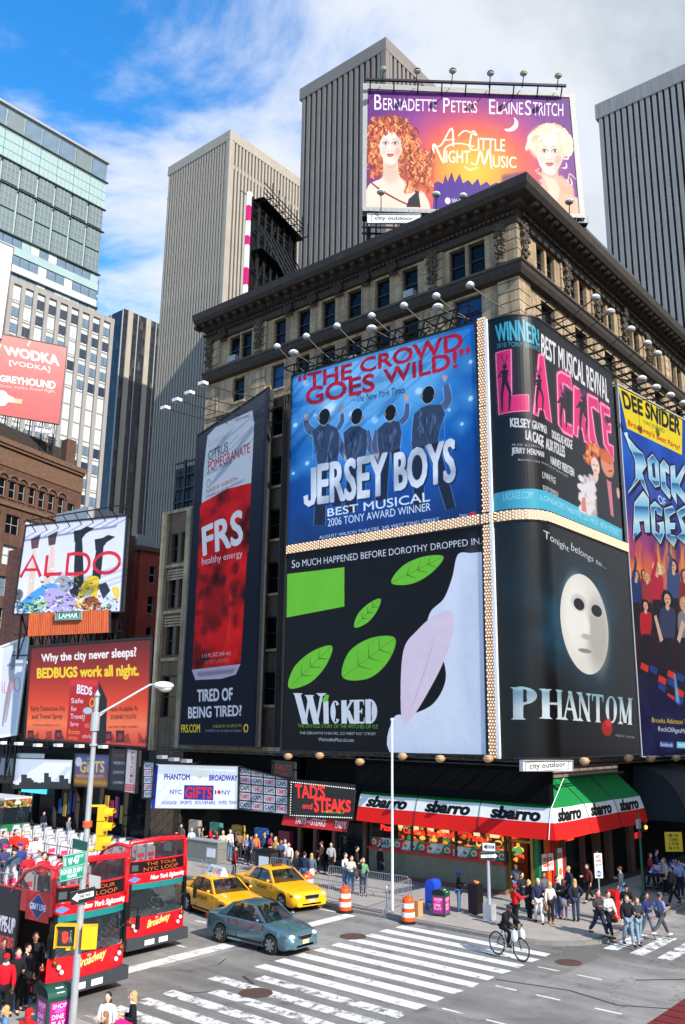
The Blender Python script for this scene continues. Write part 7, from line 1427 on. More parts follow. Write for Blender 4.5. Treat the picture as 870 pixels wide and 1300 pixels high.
# wire baskets / litter bins
M_MAG=None
A=Art(80,120,(196,20,130),2);A.grad([(0,(214,30,140)),(.5,(190,16,120)),(1,(150,30,140))]);A.text('SHOP',10,8,70,26,(240,200,226),.05);A.text('DINE',10,50,60,68,(240,210,232),.05);A.text('PLAY',10,76,66,94,(236,200,226),.05);A.ell(40,36,22,10,(230,120,190),.7,.5);M_MAG=A.material('magenta_poster',.4)
M_BING=mat('bin_green',(14,72,56),.4)
def litter_bin(loc,rz,label,s_=1.0):
 t=thing('litter_bin',label,'litter bin',loc,rz,'litter bins with magenta posters');q=MB();q.box(-.34,-.34,.06,.34,.34,.98);q.build('body',M_BING,t,world=False)
 for a in range(4):
  c,s2=math.cos(a*math.pi/2),math.sin(a*math.pi/2);f=lambda x,y,z:(x*c-y*s2,x*s2+y*c,z);q=MB();q.quad(f(-.27,-.35,.14),f(.27,-.35,.14),f(.27,-.35,.88),f(-.27,-.35,.88));q.build('poster',M_MAG,t,world=False)
  q=MB();q.box(*f(-.35,-.35,0)[:2],0,*f(-.29,-.29,0)[:2],1.0);q.build('corner_post',M_BING,t,world=False)
 q=MB();rows=[]
 for x in(-.36,.36):rows.append([V((x,-.36*math.cos(tt),.98+.26*math.sin(tt)))for tt in np.linspace(0,math.pi,12)])
 q.grid(rows);q.build('domed_lid',M_BING,t,smooth=True,world=False);q=MB();
 for x in(-.35,.35):q.add([V((x,-.34*math.cos(tt),.98+.24*math.sin(tt)))for tt in np.linspace(0,math.pi,12)],[tuple(range(12))])
 q.build('side_opening',M_DARK,t,world=False);q=MB();q.add([(-.1,-.33,1.09),(.12,-.33,1.09),(.12,-.2,1.205),(-.1,-.2,1.205)],[(0,1,2,3)]);q.build('sticker',M_WHITE,t,world=False)
 if s_!=1:t.scale=(s_,)*3
 return t
_q=gz(73,1316,.12);litter_bin((_q.x,_q.y+.25,.12),math.radians(-8),'green litter bin with magenta posters beside the white lamp post',.95);litter_bin((33.1,22.1,.13),math.radians(12),'green litter bin with magenta posters at the kerb beyond the crosswalk',.86)
mb=thing('mail_box','blue mailbox behind the kerbside litter bin','mailbox',(33.9,23.0,.13));q=MB();q.box(33.6,22.75,.4,34.15,23.25,1.15);rows=[[V((33.6,23.0-.25*math.cos(t),1.15+.22*math.sin(t)))for t in np.linspace(0,math.pi,9)],[V((34.15,23.0-.25*math.cos(t),1.15+.22*math.sin(t)))for t in np.linspace(0,math.pi,9)]];q.grid(rows);q.add(rows[0],[tuple(range(9))]);q.build('body',mat('mail_blue',(24,70,190),.4),mb,smooth=40)
for x in(33.65,34.1):
 for y in(22.8,23.2):q=MB();q.box(x-.03,y-.03,.13,x+.03,y+.03,.4);q.build('leg',MATS['mail_blue'],mb)
cb_=thing('cardboard_box','small brown cardboard box standing at the kerb by the litter bin','box',(32.3,22.75,.13));q=MB();q.box(32.15,22.6,.13,32.5,22.8,.75);q.add([(32.15,22.6,.75),(32.5,22.6,.75),(32.5,22.5,.83),(32.15,22.5,.83)],[(0,1,2,3)]);q.build('body',mat('cardboard',(186,140,84),.85),cb_)
sc_=thing('speaker_case','tall black case on wheels with a strip of clutter on top','case',(34.4,21.15,.13));q=MB();q.box(34.15,20.95,.2,34.65,21.4,1.32);q.build('body',MATS['black_metal'],sc_)
for x in(34.2,34.6):q=MB();q.cyl((x,20.98,.18),(x,21.04,.18),.05,n=8);q.build('wheel',M_BLACK,sc_)
q=MB();q.ball((34.4,21.1,1.38),.14,.1,.07,8,5);q.ball((34.5,21.25,1.37),.08,nu=7,nv=5);q.build('clutter',MATS['warm_wall'],sc_)
# traffic barrels
M_OR=mat('barrel_orange',(232,84,24),.45,vary=.08,spec=.4);M_REFL=mat('reflective_white',(226,226,226),.35)
def barrel(loc,label,rz=0):
 t=thing('traffic_barrel',label,'traffic barrel',loc,rz,'orange traffic barrels in the roadway');pr_=[(.29,.1),(.29,.24),(.28,.25),(.28,.42),(.265,.43),(.265,.58),(.25,.59),(.25,.76),(.235,.77),(.235,.92),(.21,.97),(.0001,.99)]
 for i in range(0,8,2):q=MB();q.lathe(pr_[i:i+2]+([pr_[i+2]]if i<8 else[]),(0,0,0),18);q.build('white_band'if i in(2,6)else 'orange_band',M_REFL if i in(2,6)else M_OR,t,smooth=30,world=False)
 q=MB();q.lathe(pr_[8:],(0,0,0),18);q.build('top',M_OR,t,smooth=30,world=False);q=MB();q.box(-.1,-.03,.97,.1,.03,1.09);q.build('handle',M_OR,t,world=False);q=MB();q.lathe([(.38,0),(.38,.05),(.3,.1)],(0,0,0),18);q.build('rubber_base',M_BLACK,t,world=False);return t
b0=barrel((31.33,25.9,0),'orange and white traffic barrel, the one left of the white pole');dup(b0,(31.5,22.65,0),.4,'orange and white traffic barrel, the one right of the white pole at the crosswalk');bt_=dup(b0,(32.2,28.9,.13),.9,'orange traffic barrel half hidden behind the front taxi')
# crowd barriers
M_GAL2=mat('barrier_steel',(176,180,184),.35,.7,vary=.1)
def barrier():
 t=thing('crowd_barrier','x','crowd barrier',(0,0,0),0,'steel crowd barriers along the kerb');L_=2.3
 q=MB();q.tube([(0,0,.2),(0,0,1.0),(.06,0,1.08),(L_-.06,0,1.08),(L_,0,1.0),(L_,0,.2)],.02,6);q.tube([(0,0,.24),(L_,0,.24)],.016,5);q.build('frame',M_GAL2,t,world=False)
 b=MB();b.tube([(0,0,.24),(0,0,1.08)],.009,4);b0_=b.build('bar',M_GAL2,t,world=False);b0_.location=(.12,0,0)
 for k in range(1,18):share(b0_,'bar',(.12+k*.121,0,0),t)
 for x in(.18,L_-.18):q=MB();q.tube([(x,-.3,.02),(x,-.03,.24),(x,.03,.24),(x,.3,.02)],.018,5);q.build('foot',M_GAL2,t,world=False)
 return t
bp_=barrier();spots=[(31.75,23.9+k*2.36,0,90+rr.uniform(-2,2),f'steel crowd barrier in the kerb row, {["beside the white pole","second up the avenue from the white pole","third up the avenue from the white pole","fourth up the avenue from the white pole","fifth up the avenue from the white pole","sixth up the avenue from the white pole","seventh up the avenue from the white pole"][k]}')for k in range(7)]
spots+=[(34.05,24.3,.13,180+8,'steel crowd barrier set across the pavement from the white pole'),(34.4,24.7,.13,92,'steel crowd barrier behind the green-jacketed pedestrian'),(34.3,27.1,.13,90,'steel crowd barrier of the inner row, before the steak house'),(34.3,31.0,.13,92,'steel crowd barrier of the inner row, before the grid sign'),(34.3,36.0,.13,90,'steel crowd barrier of the inner row, below the wide white sign')]
for i,(x,y,z,a,lb)in enumerate(spots):
 if i==0:bp_.location=(x,y,z);bp_.rotation_euler=(0,0,math.radians(a));bp_['label']=lb
 else:dup(bp_,(x,y,z),math.radians(a),lb)
# sentry-like sheds and panels on the pavement
for i,(x,y,w_,d_,h_,c,lb)in enumerate(((35.2,34.2,.9,1.2,1.25,(34,32,34),'black service box on the pavement behind the barriers'),(35.4,38.6,.7,2.6,1.3,(120,116,104),'pale grey panel box on the pavement under the white sign'),(35.3,42.3,.8,2.2,1.2,(110,78,60),'brown planter box on the pavement far up the kerb'))):
 t=thing('service_box',lb,'box',(x,y,.13));q=MB();q.box(x,y,.13,x+w_,y+d_,h_);q.build('body',mat(f'box_paint_{"abc"[i]}',c,.7),t);q=MB();q.box(x-.04,y-.04,h_,x+w_+.04,y+d_+.04,h_+.05);q.build('lid',M_GREY if i==1 else M_BLACK,t);q=MB();q.box(x-.02,y+.2,.5,x,y+.9,1.0);q.build('notice',M_WHITE,t)
# kerb furniture round the corner
sp_=thing('parking_sign','white rectangular parking sign on a thin post before the dark windows','sign',(37.6,17.0,.13));q=MB();q.cyl((37.6,17.0,.13),(37.6,17.0,2.7),.03,n=8);q.build('post',M_GALV,sp_)
A=Art(30,80,(228,230,230),4);A.text('NO',6,6,24,16,(190,30,30),.05);A.text('STANDING',3,20,27,28,(190,30,30),.04);A.text('7AM-7PM',4,34,26,42,(60,60,60),.03);A.ell(15,66,10,10,(40,70,150));A.text('BUS',8,62,22,70,(230,230,230),.05);sign_plate((37.58,16.97,2.15),.34,1.0,222,A.material('parking_print'),sp_)
rx=thing('newspaper_box','tall red newspaper box beside the walking couple','newspaper box',(36.9,16.1,.13));q=MB();q.box(36.7,15.9,.3,37.15,16.3,1.35);q.build('body',MATS['red_paint'],rx);q=MB();q.box(36.68,15.98,.8,36.7,16.22,1.15);q.build('window',M_WGLASS,rx);q=MB();q.box(36.8,16.0,.13,37.05,16.2,.3);q.build('pedestal',M_BLACK,rx)
tp=thing('pedestrian_signal','dark green signal post with a red sign under the grey canopy','signal post',(41.94,16.8,.13));q=MB();q.cyl((41.94,16.8,.13),(41.94,16.8,4.0),.07,.05,8);q.lathe([(.2,0),(.2,.2),(.1,.4)],(41.94,16.8,.13),8);q.build('shaft',M_BING,tp);q=MB();q.box(41.5,16.7,3.35,41.9,16.78,3.75);q.build('grey_plate',M_GREY,tp);q=MB();q.box(41.15,16.7,2.95,41.9,16.75,3.2);q.build('red_plate',M_REDP,tp);q=MB();q.box(42.0,16.6,3.2,42.35,16.9,3.6);q.build('signal_head',M_BLACK,tp);q=MB();q.ball((42.15,16.58,3.38),.09,nu=8,nv=6);q.build('amber_lamp',mat('amber_glow',(255,150,40),.4,vary=0,emit=(255,150,40),estr=3),tp)
vt=thing('vendor_table','vendor table heaped with small purple and white goods at the right edge','table',(46.0,17.0,.13));q=MB();q.box(44.6,16.6,.85,48.2,17.9,.92);q.build('table_top',M_BLACK,vt)
for x in(44.7,48.1):
 for y in(16.7,17.8):q=MB();q.box(x-.03,y-.03,.13,x+.03,y+.03,.85);q.build('leg',M_BLACK,vt)
q=MB();q.box(44.6,16.58,.3,48.2,16.6,.85);q.build('table_cloth',mat('dark_cloth',(40,38,46),.9),vt)
vg=[mat('vendor_goods_lilac',(150,120,190),.7),mat('vendor_goods_white',(210,206,216),.7),mat('vendor_goods_blue',(60,60,120),.7)];gbs=[[MB(),vg[i]]for i in range(3)]
for k in range(90):gbs[k%3][0].box(*(lambda x,y,z:(x-.09,y-.07,z,x+.09,y+.07,z+rr.uniform(.06,.14)))(rr.uniform(44.8,48.0),rr.uniform(16.8,17.7),.92+rr.uniform(0,.14)*.5+abs(rr.gauss(0,.1))))
for i,(g_,m_)in enumerate(gbs):o=g_.build('souvenirs',m_);o['kind']='stuff';o['label']='small souvenirs heaped on the vendor table'
A=Art(40,60,(232,190,30),3);
for k in range(4):A.text(['$5','T-SHIRT','2 FOR','$10'][k],8,6+k*13,32,15+k*13,(60,40,20),.04)
ys_=thing('price_sign','yellow price board on a stick above the vendor table','sign',(47.5,17.3,.9));q=MB();q.cyl((47.5,17.3,.9),(47.5,17.3,2.2),.02,n=6);q.build('stick',M_BLACK,ys_);sign_plate((47.48,17.26,2.2),.9,.95,222,A.material('price_print'),ys_)
# ------------------------------------------------------------------ cars
M_TYRE=mat('tyre_rubber',(26,26,28),.85,vary=.1);M_RIM=mat('alloy_rim',(170,174,178),.3,.8,vary=.1);M_CGL=mat('car_glass',(22,30,34),.03,vary=0,alpha=.62,spec=1.0);M_CHR=mat('chrome',(200,202,206),.12,.9,vary=0);M_HL=mat('headlight_glass',(220,224,228),.08,vary=.1,spec=1.0);M_AMB=mat('amber_lens',(220,120,30),.2);M_TAIL=mat('tail_lens',(150,16,20),.2);M_PLATE=mat('number_plate',(222,206,150),.5);M_SEAT=mat('car_seat',(70,68,66),.8)
def car(name,label,cat,paint,S_,group=None):
 """S_: dict of length, half width, wheel positions and profile; front faces -Y, origin under the front bumper centre"""
 t=thing(name,label,cat,(0,0,0),0,group);L_,hw,c1,c2,R_=S_['L'],S_['hw'],S_['c1'],S_['c2'],S_['R'];top,wid=S_['top'],S_['wid']
 ss_=sorted(set([round(x,3)for x in list(np.arange(0,L_,.14))+[L_]+[c+dx for c in(c1,c2)for dx in np.linspace(-R_-.05,R_+.05,13)]if 0<=x<=L_]))
 zt=lambda s:float(np.interp(s,*zip(*top)));wd=lambda s:hw*float(np.interp(s,*zip(*wid)))
 def zl(s):
  z=.2 if .15<s<L_-.15 else .26
  for c in(c1,c2):
   if abs(s-c)<R_+.045:z=max(z,.3+math.sqrt((R_+.05)**2-(s-c)**2))
  return z
 b=MB();rows=[]
 for s in ss_:
  w,z1,z0=wd(s),zt(s),zl(s);half=[(w*.90,z0),(w*.975,z0+(z1-z0)*.16),(w,z0+(z1-z0)*.42),(w*.985,z0+(z1-z0)*.7),(w*.945,z1-.045),(w*.88,z1-.006),(w*.5,z1+.028),(0,z1+.036)]
  rows.append([V((-x,s,z))for x,z in half]+[V((x,s,z))for x,z in half[:-1][::-1]])
 b.grid(rows);n=len(rows[0]);b.add(rows[0],[tuple(range(n))]);b.add(rows[-1],[tuple(range(n-1,-1,-1))]);b.build('body',paint,t,smooth=40,world=False)
 for sd in(-1,1):
  q=MB();q.grid([[V((sd*(wd(s)*1.0+.004),s,.3))for s in np.linspace(c1+R_+.1,c2-R_-.1,6)],[V((sd*(wd(s)*.985+.004),s,.36))for s in np.linspace(c1+R_+.1,c2-R_-.1,6)]]);q.build('sill_trim',M_BLACK,t,world=False)
  q=MB();q.tube([V((sd*(S_['hw']*.885),s,S_['zb']+.012))for s in np.linspace(S_['a0']+.1,S_['r1'],5)],.012,4);q.build('belt_moulding',M_BLACK,t,world=False)
 q=MB();q.box(-hw*.82,c1-R_-.15,.22,hw*.82,c2+R_+.15,.62);q.build('underbody',M_DARK,t,world=False)
 a0,a1,r0_,r1_,zb,zr,yb,yr=S_['a0'],S_['a1'],S_['r0'],S_['r1'],S_['zb'],S_['zr'],hw*.88,hw*.66
 B_=lambda s,sd:V((sd*yb,s,zb));Rf=lambda s,sd:V((sd*yr,s,zr-.02))
 rows=[]
 for s,dz in((a1-.06,-.05),(a1+.15,0),((a1+r0_)/2,.035),(r0_-.15,0),(r0_+.08,-.06)):rows.append([V((yr*x,s,zr+dz+.03*(1-x*x)-(.03 if abs(x)==1 else 0)))for x in(-1,-.85,-.5,0,.5,.85,1)])
 q=MB();q.grid(rows);q.build('roof',paint,t,smooth=True,world=False)
 mid=S_.get('bp',(a1+r0_)/2+.1);ml=mid+.04
 for sd in(-1,1):
  for nm,P_ in(('a_pillar',[B_(a0-.02,sd),B_(a0+.12,sd),Rf(a1+.08,sd),Rf(a1-.06,sd)]),('b_pillar',[B_(mid-.07,sd),B_(mid+.07,sd),Rf(mid+.05,sd),Rf(mid-.05,sd)]),('c_pillar',[B_(r1_-.38,sd),B_(r1_+.05,sd),Rf(r0_+.05,sd),Rf(r0_-.14,sd)])):
   q=MB();q.extr([p_+V((sd*.006,0,0))for p_ in P_],(-sd*.05,0,0));q.build(nm.replace('a_','front_').replace('b_','middle_').replace('c_','rear_'),paint if nm!='b_pillar'else M_BLACK,t,world=False)
  for P_ in([B_(a0+.1,sd),B_(mid-.06,sd),Rf(mid-.04,sd),Rf(a1+.06,sd)],[B_(mid+.06,sd),B_(r1_-.36,sd),Rf(r0_-.12,sd),Rf(mid+.04,sd)]):q=MB();q.add(P_,[(0,1,2,3)]);q.build('side_window',M_CGL,t,world=False)
  for s0 in(a0+.02,mid,r1_-.62):q=MB();q.obox((sd*wd(s0)*1.0,s0,.34),(sd*wd(s0)*.965,s0,zb-.03),.012,.012);q.build('door_seam',M_DARK,t,world=False)
  for s0 in(mid-.2,mid+.8):q=MB();q.box(sd*hw*.985-.012,s0,zb-.16,sd*hw*.985+.02*sd+.012,s0+.16,zb-.13);q.build('door_handle',paint,t,world=False)
  q=MB();q.ball((sd*(hw+.06),a0+.22,zb+.09),.09,.07,.06,8,6);q.build('wing_mirror',paint,t,smooth=True,world=False)
  for c in(c1,c2):
   wh=V((sd*(hw-.12),c,R_));ax=V((sd,0,0));q=MB();q.lathe([(R_*.62,.11),(R_*.9,.115),(R_,.08),(R_,-.08),(R_*.9,-.1)],wh,24,axis=ax);w_=q.build('wheel',M_TYRE,t,smooth=35,world=False)
   q=MB();q.lathe([(R_*.68,.112),(R_*.66,.122),(R_*.6,.118),(.0001,.118)],wh,20,axis=ax);q.build('rim',mat('rim_dark',(60,62,66),.4,.6),w_,smooth=30,world=False)
   for k in range(7):a_=k*2*math.pi/7;d_=V((0,math.cos(a_),math.sin(a_)));q=MB();q.obox(wh+ax*.128+d_*.03,wh+ax*.128+d_*R_*.64,.075,.02,up=ax);q.build('spoke',M_RIM,w_,world=False)
   q=MB();q.lathe([(.06,.14),(.0001,.15)],wh,10,axis=ax);q.build('hub_cap',M_RIM,w_,world=False)
  z_=S_['hl'];fx=wd(.12)
  q=MB();q.ball((sd*fx*.74,.19,z_),fx*.23,.16,.085,12,8);q.build('headlight',M_HL,t,smooth=True,world=False);q=MB();q.ball((sd*fx*.99,.30,z_+.01),fx*.07,.12,.06,8,6);q.build('indicator',M_AMB,t,smooth=True,world=False)
  q=MB();q.ball((sd*wd(L_-.1)*.86,L_-.1,zt(L_-.2)-.18),.14,.1,.1,8,6);q.build('tail_light',M_TAIL,t,smooth=True,world=False)
 for nm,P_ in(('windscreen',[B_(a0,-1),B_(a0,1),Rf(a1,1),Rf(a1,-1)]),('rear_window',[B_(r1_,1),B_(r1_,-1),Rf(r0_,-1),Rf(r0_,1)])):
  q=MB();q.grid([[P_[0].lerp(P_[1],k/6)+V((0,-.10*(1-(k/3-1)**2)*(1 if nm=='windscreen'else-1),0))for k in range(7)],[P_[3].lerp(P_[2],k/6)+V((0,-.05*(1-(k/3-1)**2)*(1 if nm=='windscreen'else-1),0))for k in range(7)]]);q.build(nm,M_CGL,t,smooth=True,world=False)
 q=MB();q.box(-hw*.36,-.012,S_['hl']-.10,hw*.36,.15,S_['hl']+.03);g_=q.build('grille',M_BLACK,t,world=False);q=MB();q.tube([(-hw*.38,-.015,S_['hl']+.04),(hw*.38,-.015,S_['hl']+.04),(hw*.34,-.015,S_['hl']-.11),(-hw*.34,-.015,S_['hl']-.11)],.014,5,closed=True);q.build('grille_surround',M_CHR,t,world=False)
 q=MB();q.box(-hw*.5,.0,.3,hw*.5,.1,.37);q.build('lower_intake',M_BLACK,t,world=False);q=MB();q.box(-.16,-.03,.40,.16,.02,.52);q.build('number_plate',M_PLATE,t,world=False)
 q=MB();q.box(-yb*.95,a0+.05,zb-.1,yb*.95,a0+.45,zb-.01);q.build('dashboard',M_BLACK,t,world=False)
 for x in(-.38,.38):q=MB();q.box(x-.24,mid-.35,.5,x+.24,mid-.2,1.12);q.box(x-.1,mid-.34,1.1,x+.1,mid-.26,1.28);q.build('front_seat',M_SEAT,t,world=False)
 q=MB();q.box(-yb*.85,r0_-.25,.5,yb*.85,r0_-.1,1.05);q.build('rear_seat',M_SEAT,t,world=False);q=MB();q.lathe([(.17,0),(.19,.02),(.17,.04)],(.38,a0+.55,zb+.02),14,axis=(0,.9,.45));q.build('steering_wheel',M_BLACK,t,world=False)
 return t
M_TEAL=mat('teal_metallic_paint',(86,122,134),.32,.55,vary=.03,coat=.8);M_TAXI=mat('taxi_yellow_paint',(250,176,6),.35,0,vary=.03,coat=.6)
SED=dict(L=4.5,hw=.87,c1=.92,c2=3.55,R=.32,a0=1.28,a1=2.02,r0=3.1,r1=3.72,zb=.97,zr=1.46,hl=.64,top=[(0,.56),(.06,.66),(.2,.74),(.6,.85),(1.2,.95),(1.35,.97),(3.7,.99),(4.2,1.0),(4.4,.97),(4.5,.86)],wid=[(0,.74),(.08,.86),(.25,.945),(.6,.99),(1,1),(3.6,1),(4.2,.95),(4.42,.86),(4.5,.74)])
c_=car('sedan_car','teal four-door sedan crossing the stop line','car',M_TEAL,SED);c_.location=(24.86,22.35,0)
CRV=dict(L=5.35,hw=.98,c1=.98,c2=3.92,R=.35,a0=1.75,a1=2.45,r0=3.72,r1=4.3,zb=.99,zr=1.47,hl=.66,bp=3.1,top=[(0,.6),(.06,.7),(.2,.78),(.8,.88),(1.6,.96),(1.8,.99),(4.3,1.0),(4.9,1.0),(5.2,.97),(5.35,.86)],wid=[(0,.78),(.08,.88),(.25,.95),(.6,.985),(1,1),(4.4,1),(5.0,.96),(5.27,.88),(5.35,.78)])
tx=car('taxi','yellow taxi with a small roof sign, nearer the barriers, ahead of the other','taxi',M_TAXI,CRV,'yellow taxis waiting at the light')
A=Art(120,34,(250,176,6),4);A.text('NYC',4,8,46,28,(20,20,20),.06);A.ell(58,18,11,13,(20,20,20));A.text('T',53,9,63,27,(250,176,6),.06);A.text('AXI',72,8,112,28,(20,20,20),.05);dm=A.material('door_lettering',.35,wr=0,grime=.02)
for sd in(-1,1):
 q=MB();x=sd*(.98+.004);a_,b_=(3.0,2.1)if sd>0 else(2.1,3.0);q.quad((x,a_,.66),(x,b_,.66),(x*.99,b_,.88),(x*.99,a_,.88))if sd>0 else q.quad((x,3.0,.66),(x,2.1,.66),(x*.99,2.1,.88),(x*.99,3.0,.88));q.build('door_lettering',dm,tx,world=False)
t2=copy_tree(tx);t2['label']='yellow taxi behind the teal sedan, with an advertising box on its roof'
tx.location=(30.35,26.95,0);tx.rotation_euler.z=math.radians(-13);q=MB();q.box(-.22,2.75,1.5,.22,2.95,1.62);q.build('roof_sign',mat('taxi_roof_sign',(90,60,40),.5),tx,world=False)
t2.location=(26.9,27.0,0);t2.rotation_euler.z=math.radians(-12)
A=Art(120,36,(206,222,226),3);A.text('CLUB',8,8,40,28,(60,90,140),.05);A.ell(60,18,12,13,(230,170,60));A.text('NYC',78,8,112,28,(190,60,70),.05);am_=A.material('roof_ad_print',.4)
q=MB();q.add([(-.2,2.45,1.5),(.2,2.45,1.5),(.2,3.65,1.5),(-.2,3.65,1.5),(-.04,2.5,1.86),(.04,2.5,1.86),(.04,3.6,1.86),(-.04,3.6,1.86)],[(0,1,5,4),(1,2,6,5),(2,3,7,6),(3,0,4,7),(4,5,6,7)],[[(0,0)]*4,[(0,0),(1,0),(1,1),(0,1)],[(0,0)]*4,[(0,0),(1,0),(1,1),(0,1)],[(0,0)]*4]);q.build('roof_advert',am_,t2,world=False)
# ------------------------------------------------------------------ double-decker buses
M_BR=mat('bus_red',(224,14,30),.3,vary=.04,coat=.6);M_BG2=mat('bus_glass',(30,40,44),.04,vary=0,alpha=.7,spec=1.0);M_BB=mat('bus_bumper',(52,56,62),.6);M_TQ=mat('turquoise_header',(20,120,120),.4);M_WSEAT=mat('white_seat',(190,188,192),.6);M_PINK=mat('seat_pink_mark',(226,60,100),.6);M_NAVY=mat('navy_bus_wrap',(24,22,34),.5)
def bus():
 t=thing('tour_bus','x','bus',(0,0,0),0,'red open-top tour buses');H2,W_2,L_=2.62,1.3,11.2
 fx=lambda x,z:.12*(abs(x)/W_2)**3*1.6+max(0,(z-1.2))*.03
 def face(name,x0,x1,z0,z1,m,off=0.0,uv=False,nz=1,sm=True):
  q=MB();q.grid([[V((x,fx(x,z)-off,z))for x in np.linspace(x0,x1,13)]for z in np.linspace(z0,z1,nz+1)]);return q.build(name,m,t,smooth=sm,world=False)
 face('bumper',-W_2-.02,W_2+.02,.28,.62,M_BB,.12);q=MB();q.box(-W_2-.02,-.1,.26,W_2+.02,.5,.62);q.build('bumper_body',M_BB,t,world=False)
 A=Art(260,64,(206,16,28),3);A.text('Broadway',84,16,178,48,(238,206,120),.03,shear=.2,skew=-.16);A.text('on',118,6,130,13,(235,225,220),.04);A.noise(.04,20,3);face('nose',-W_2,W_2,.62,1.22,A.material('bus_nose_print',.3,wr=0),.03)
 face('windscreen',-W_2+.06,W_2-.06,1.24,2.28,M_BG2,.02);face('header',-W_2+.06,W_2-.06,2.1,2.28,M_TQ,.025)
 A=Art(260,26,(206,16,28),3);A.text('New York Sightseeing',90,5,250,22,(236,230,230),.05,shear=.2);A.poly([(30,4),(52,13),(30,22),(8,13)],(90,130,200));face('name_band',-W_2,W_2,2.28,2.56,A.material('bus_band_print',.3,wr=0),.03)
 face('upper_window',-W_2+.12,W_2-.12,3.02,3.52,M_BG2,.01);A=Art(230,44,(18,18,20),3);A.rect(8,12,30,34,(70,80,84));A.text('THE TOUR',60,6,190,18,(190,90,40),.02);A.text('NYC LOOP',50,24,200,38,(190,90,40),.02);face('destination_panel',-W_2+.12,W_2-.12,2.60,2.98,A.material('bus_destination',.2,emit=.15,wr=0),.01)
 q=MB();q.tube([V((x,fx(x,z)-.01,z))for x,z in((-1.24,2.54),(-1.26,3.4),(-1.16,3.6),(0,3.66),(1.16,3.6),(1.26,3.4),(1.24,2.54))],.085,8);q.tube([V((x,fx(x,3)-.015,3.0))for x in np.linspace(-1.2,1.2,9)],.03,6);q.tube([V((x,fx(x,2.58)-.015,2.58))for x in np.linspace(-1.2,1.2,9)],.04,6);q.build('front_frame',M_BR,t,smooth=True,world=False)
 for sd in(-1,1):
  x=sd*W_2;q=MB();q.tube([(x*.97,.12,3.5),(x*.98,.8,3.55),(x,1.5,3.3),(x,2.1,2.7)],.06,6);q.build('side_sweep',M_BR,t,smooth=True,world=False);q=MB();q.add([(x*.99,.2,2.62),(x*.99,2.0,2.62),(x*.99,1.5,3.25),(x*.98,.8,3.5),(x*.98,.2,3.45)],[(0,1,2,3,4)]);q.build('side_screen',M_CGL,t,world=False)
  q=MB();q.box(x-.03,.12,2.28,x+.03,L_,2.85);q.build('upper_side',M_BR,t,world=False)
  if sd<0:q=MB();q.box(x-.045,1.62,2.2,x-.03,L_,2.8);q.build('side_wrap',M_NAVY,t,world=False);q=MB();q.box(x-.03,1.6 if sd<0 else .15,.35,x+.03,L_,1.25);q.build('lower_side',M_NAVY if sd<0 else M_BR,t,world=False);q=MB();q.box(x-.02,1.6,1.25,x+.02,L_,2.28);q.build('side_glass',M_NAVY if sd<0 else M_BG2,t,world=False)
  q=MB();q.tube([(x,2.1,3.15),(x,L_,3.15)],.02,5);[q.cyl((x,y,2.85),(x,y,3.15),.015,n=4)for y in np.arange(2.5,L_,1.2)];q.build('hand_rail',M_GAL2,t,world=False)
  q=MB();q.box(x*.93-.03,.05,1.22,x*.93+.07,.2,2.3);q.build('screen_pillar',M_BLACK,t,world=False)
  for y in(1.9,8.6):q=MB();q.lathe([(.28,.1),(.46,.12),(.5,.05),(.5,-.12)],(sd*1.16,y,.5),20,axis=(sd,0,0));w_=q.build('wheel',M_TYRE,t,smooth=35,world=False);q=MB();q.lathe([(.29,.13),(.1,.125),(.0001,.16)],(sd*1.16,y,.5),14,axis=(sd,0,0));q.build('rim',M_RIM,w_,world=False)
  for z in(.84,.98):q=MB();q.ball((sd*(.92+.1*(z>.9)),-.0,z),.07,.05,.07,8,6);q.build('headlight',M_HL,t,smooth=True,world=False)
  q=MB();q.ball((sd*1.12,.03,1.1),.09,.05,.07,8,6);q.build('indicator',M_AMB,t,smooth=True,world=False);q=MB();q.tube([(x,.1,2.2),(x*1.15,-.15,2.15),(x*1.15,-.15,1.9)],.02,5);q.box(x*1.15-.06,-.2,1.55,x*1.15+.06,-.14,1.92);q.build('wing_mirror',M_BLACK,t,world=False)
 A=Art(90,60,(206,16,28),3);A.poly([(45,3),(80,30),(45,57),(10,30)],(24,44,110));A.line([(45,3),(80,30),(45,57),(10,30),(45,3)],1,(200,206,220));A.text('GRAY LINE',16,24,76,37,(230,232,240),.04);q=MB();q.quad((-W_2-.035,1.3,2.1),(-W_2-.035,.2,2.1),(-W_2-.035,.2,2.85),(-W_2-.035,1.3,2.85));q.build('side_emblem',A.material('bus_emblem',.3,wr=0),t,world=False)
 A=Art(400,80,(24,22,34),2.5);A.text('MORE TYPE-UP',250,12,392,38,(226,210,214),.05);A.text('ANYWHERE!',290,46,392,70,(220,60,70),.05);q=MB();q.quad((-W_2-.035,6.5,1.0),(-W_2-.035,1.65,1.0),(-W_2-.035,1.65,2.2),(-W_2-.035,6.5,2.2));q.build('side_advert',A.material('bus_advert',.4,wr=0),t,world=False)
 q=MB();q.box(-W_2+.03,.2,2.3,W_2-.03,L_,2.36);q.build('upper_deck',mat('deck_grey',(90,88,90),.8),t,world=False);q=MB();q.box(-W_2,.25,.3,W_2,L_,.45);q.box(-W_2,L_-.1,.3,W_2,L_,2.9);q.build('floor_and_tail',M_BR,t,world=False);q=MB();q.box(-W_2+.05,2.2,.45,W_2-.05,2.3,2.25);q.build('cab_bulkhead',MATS['dim_wall'],t,world=False)
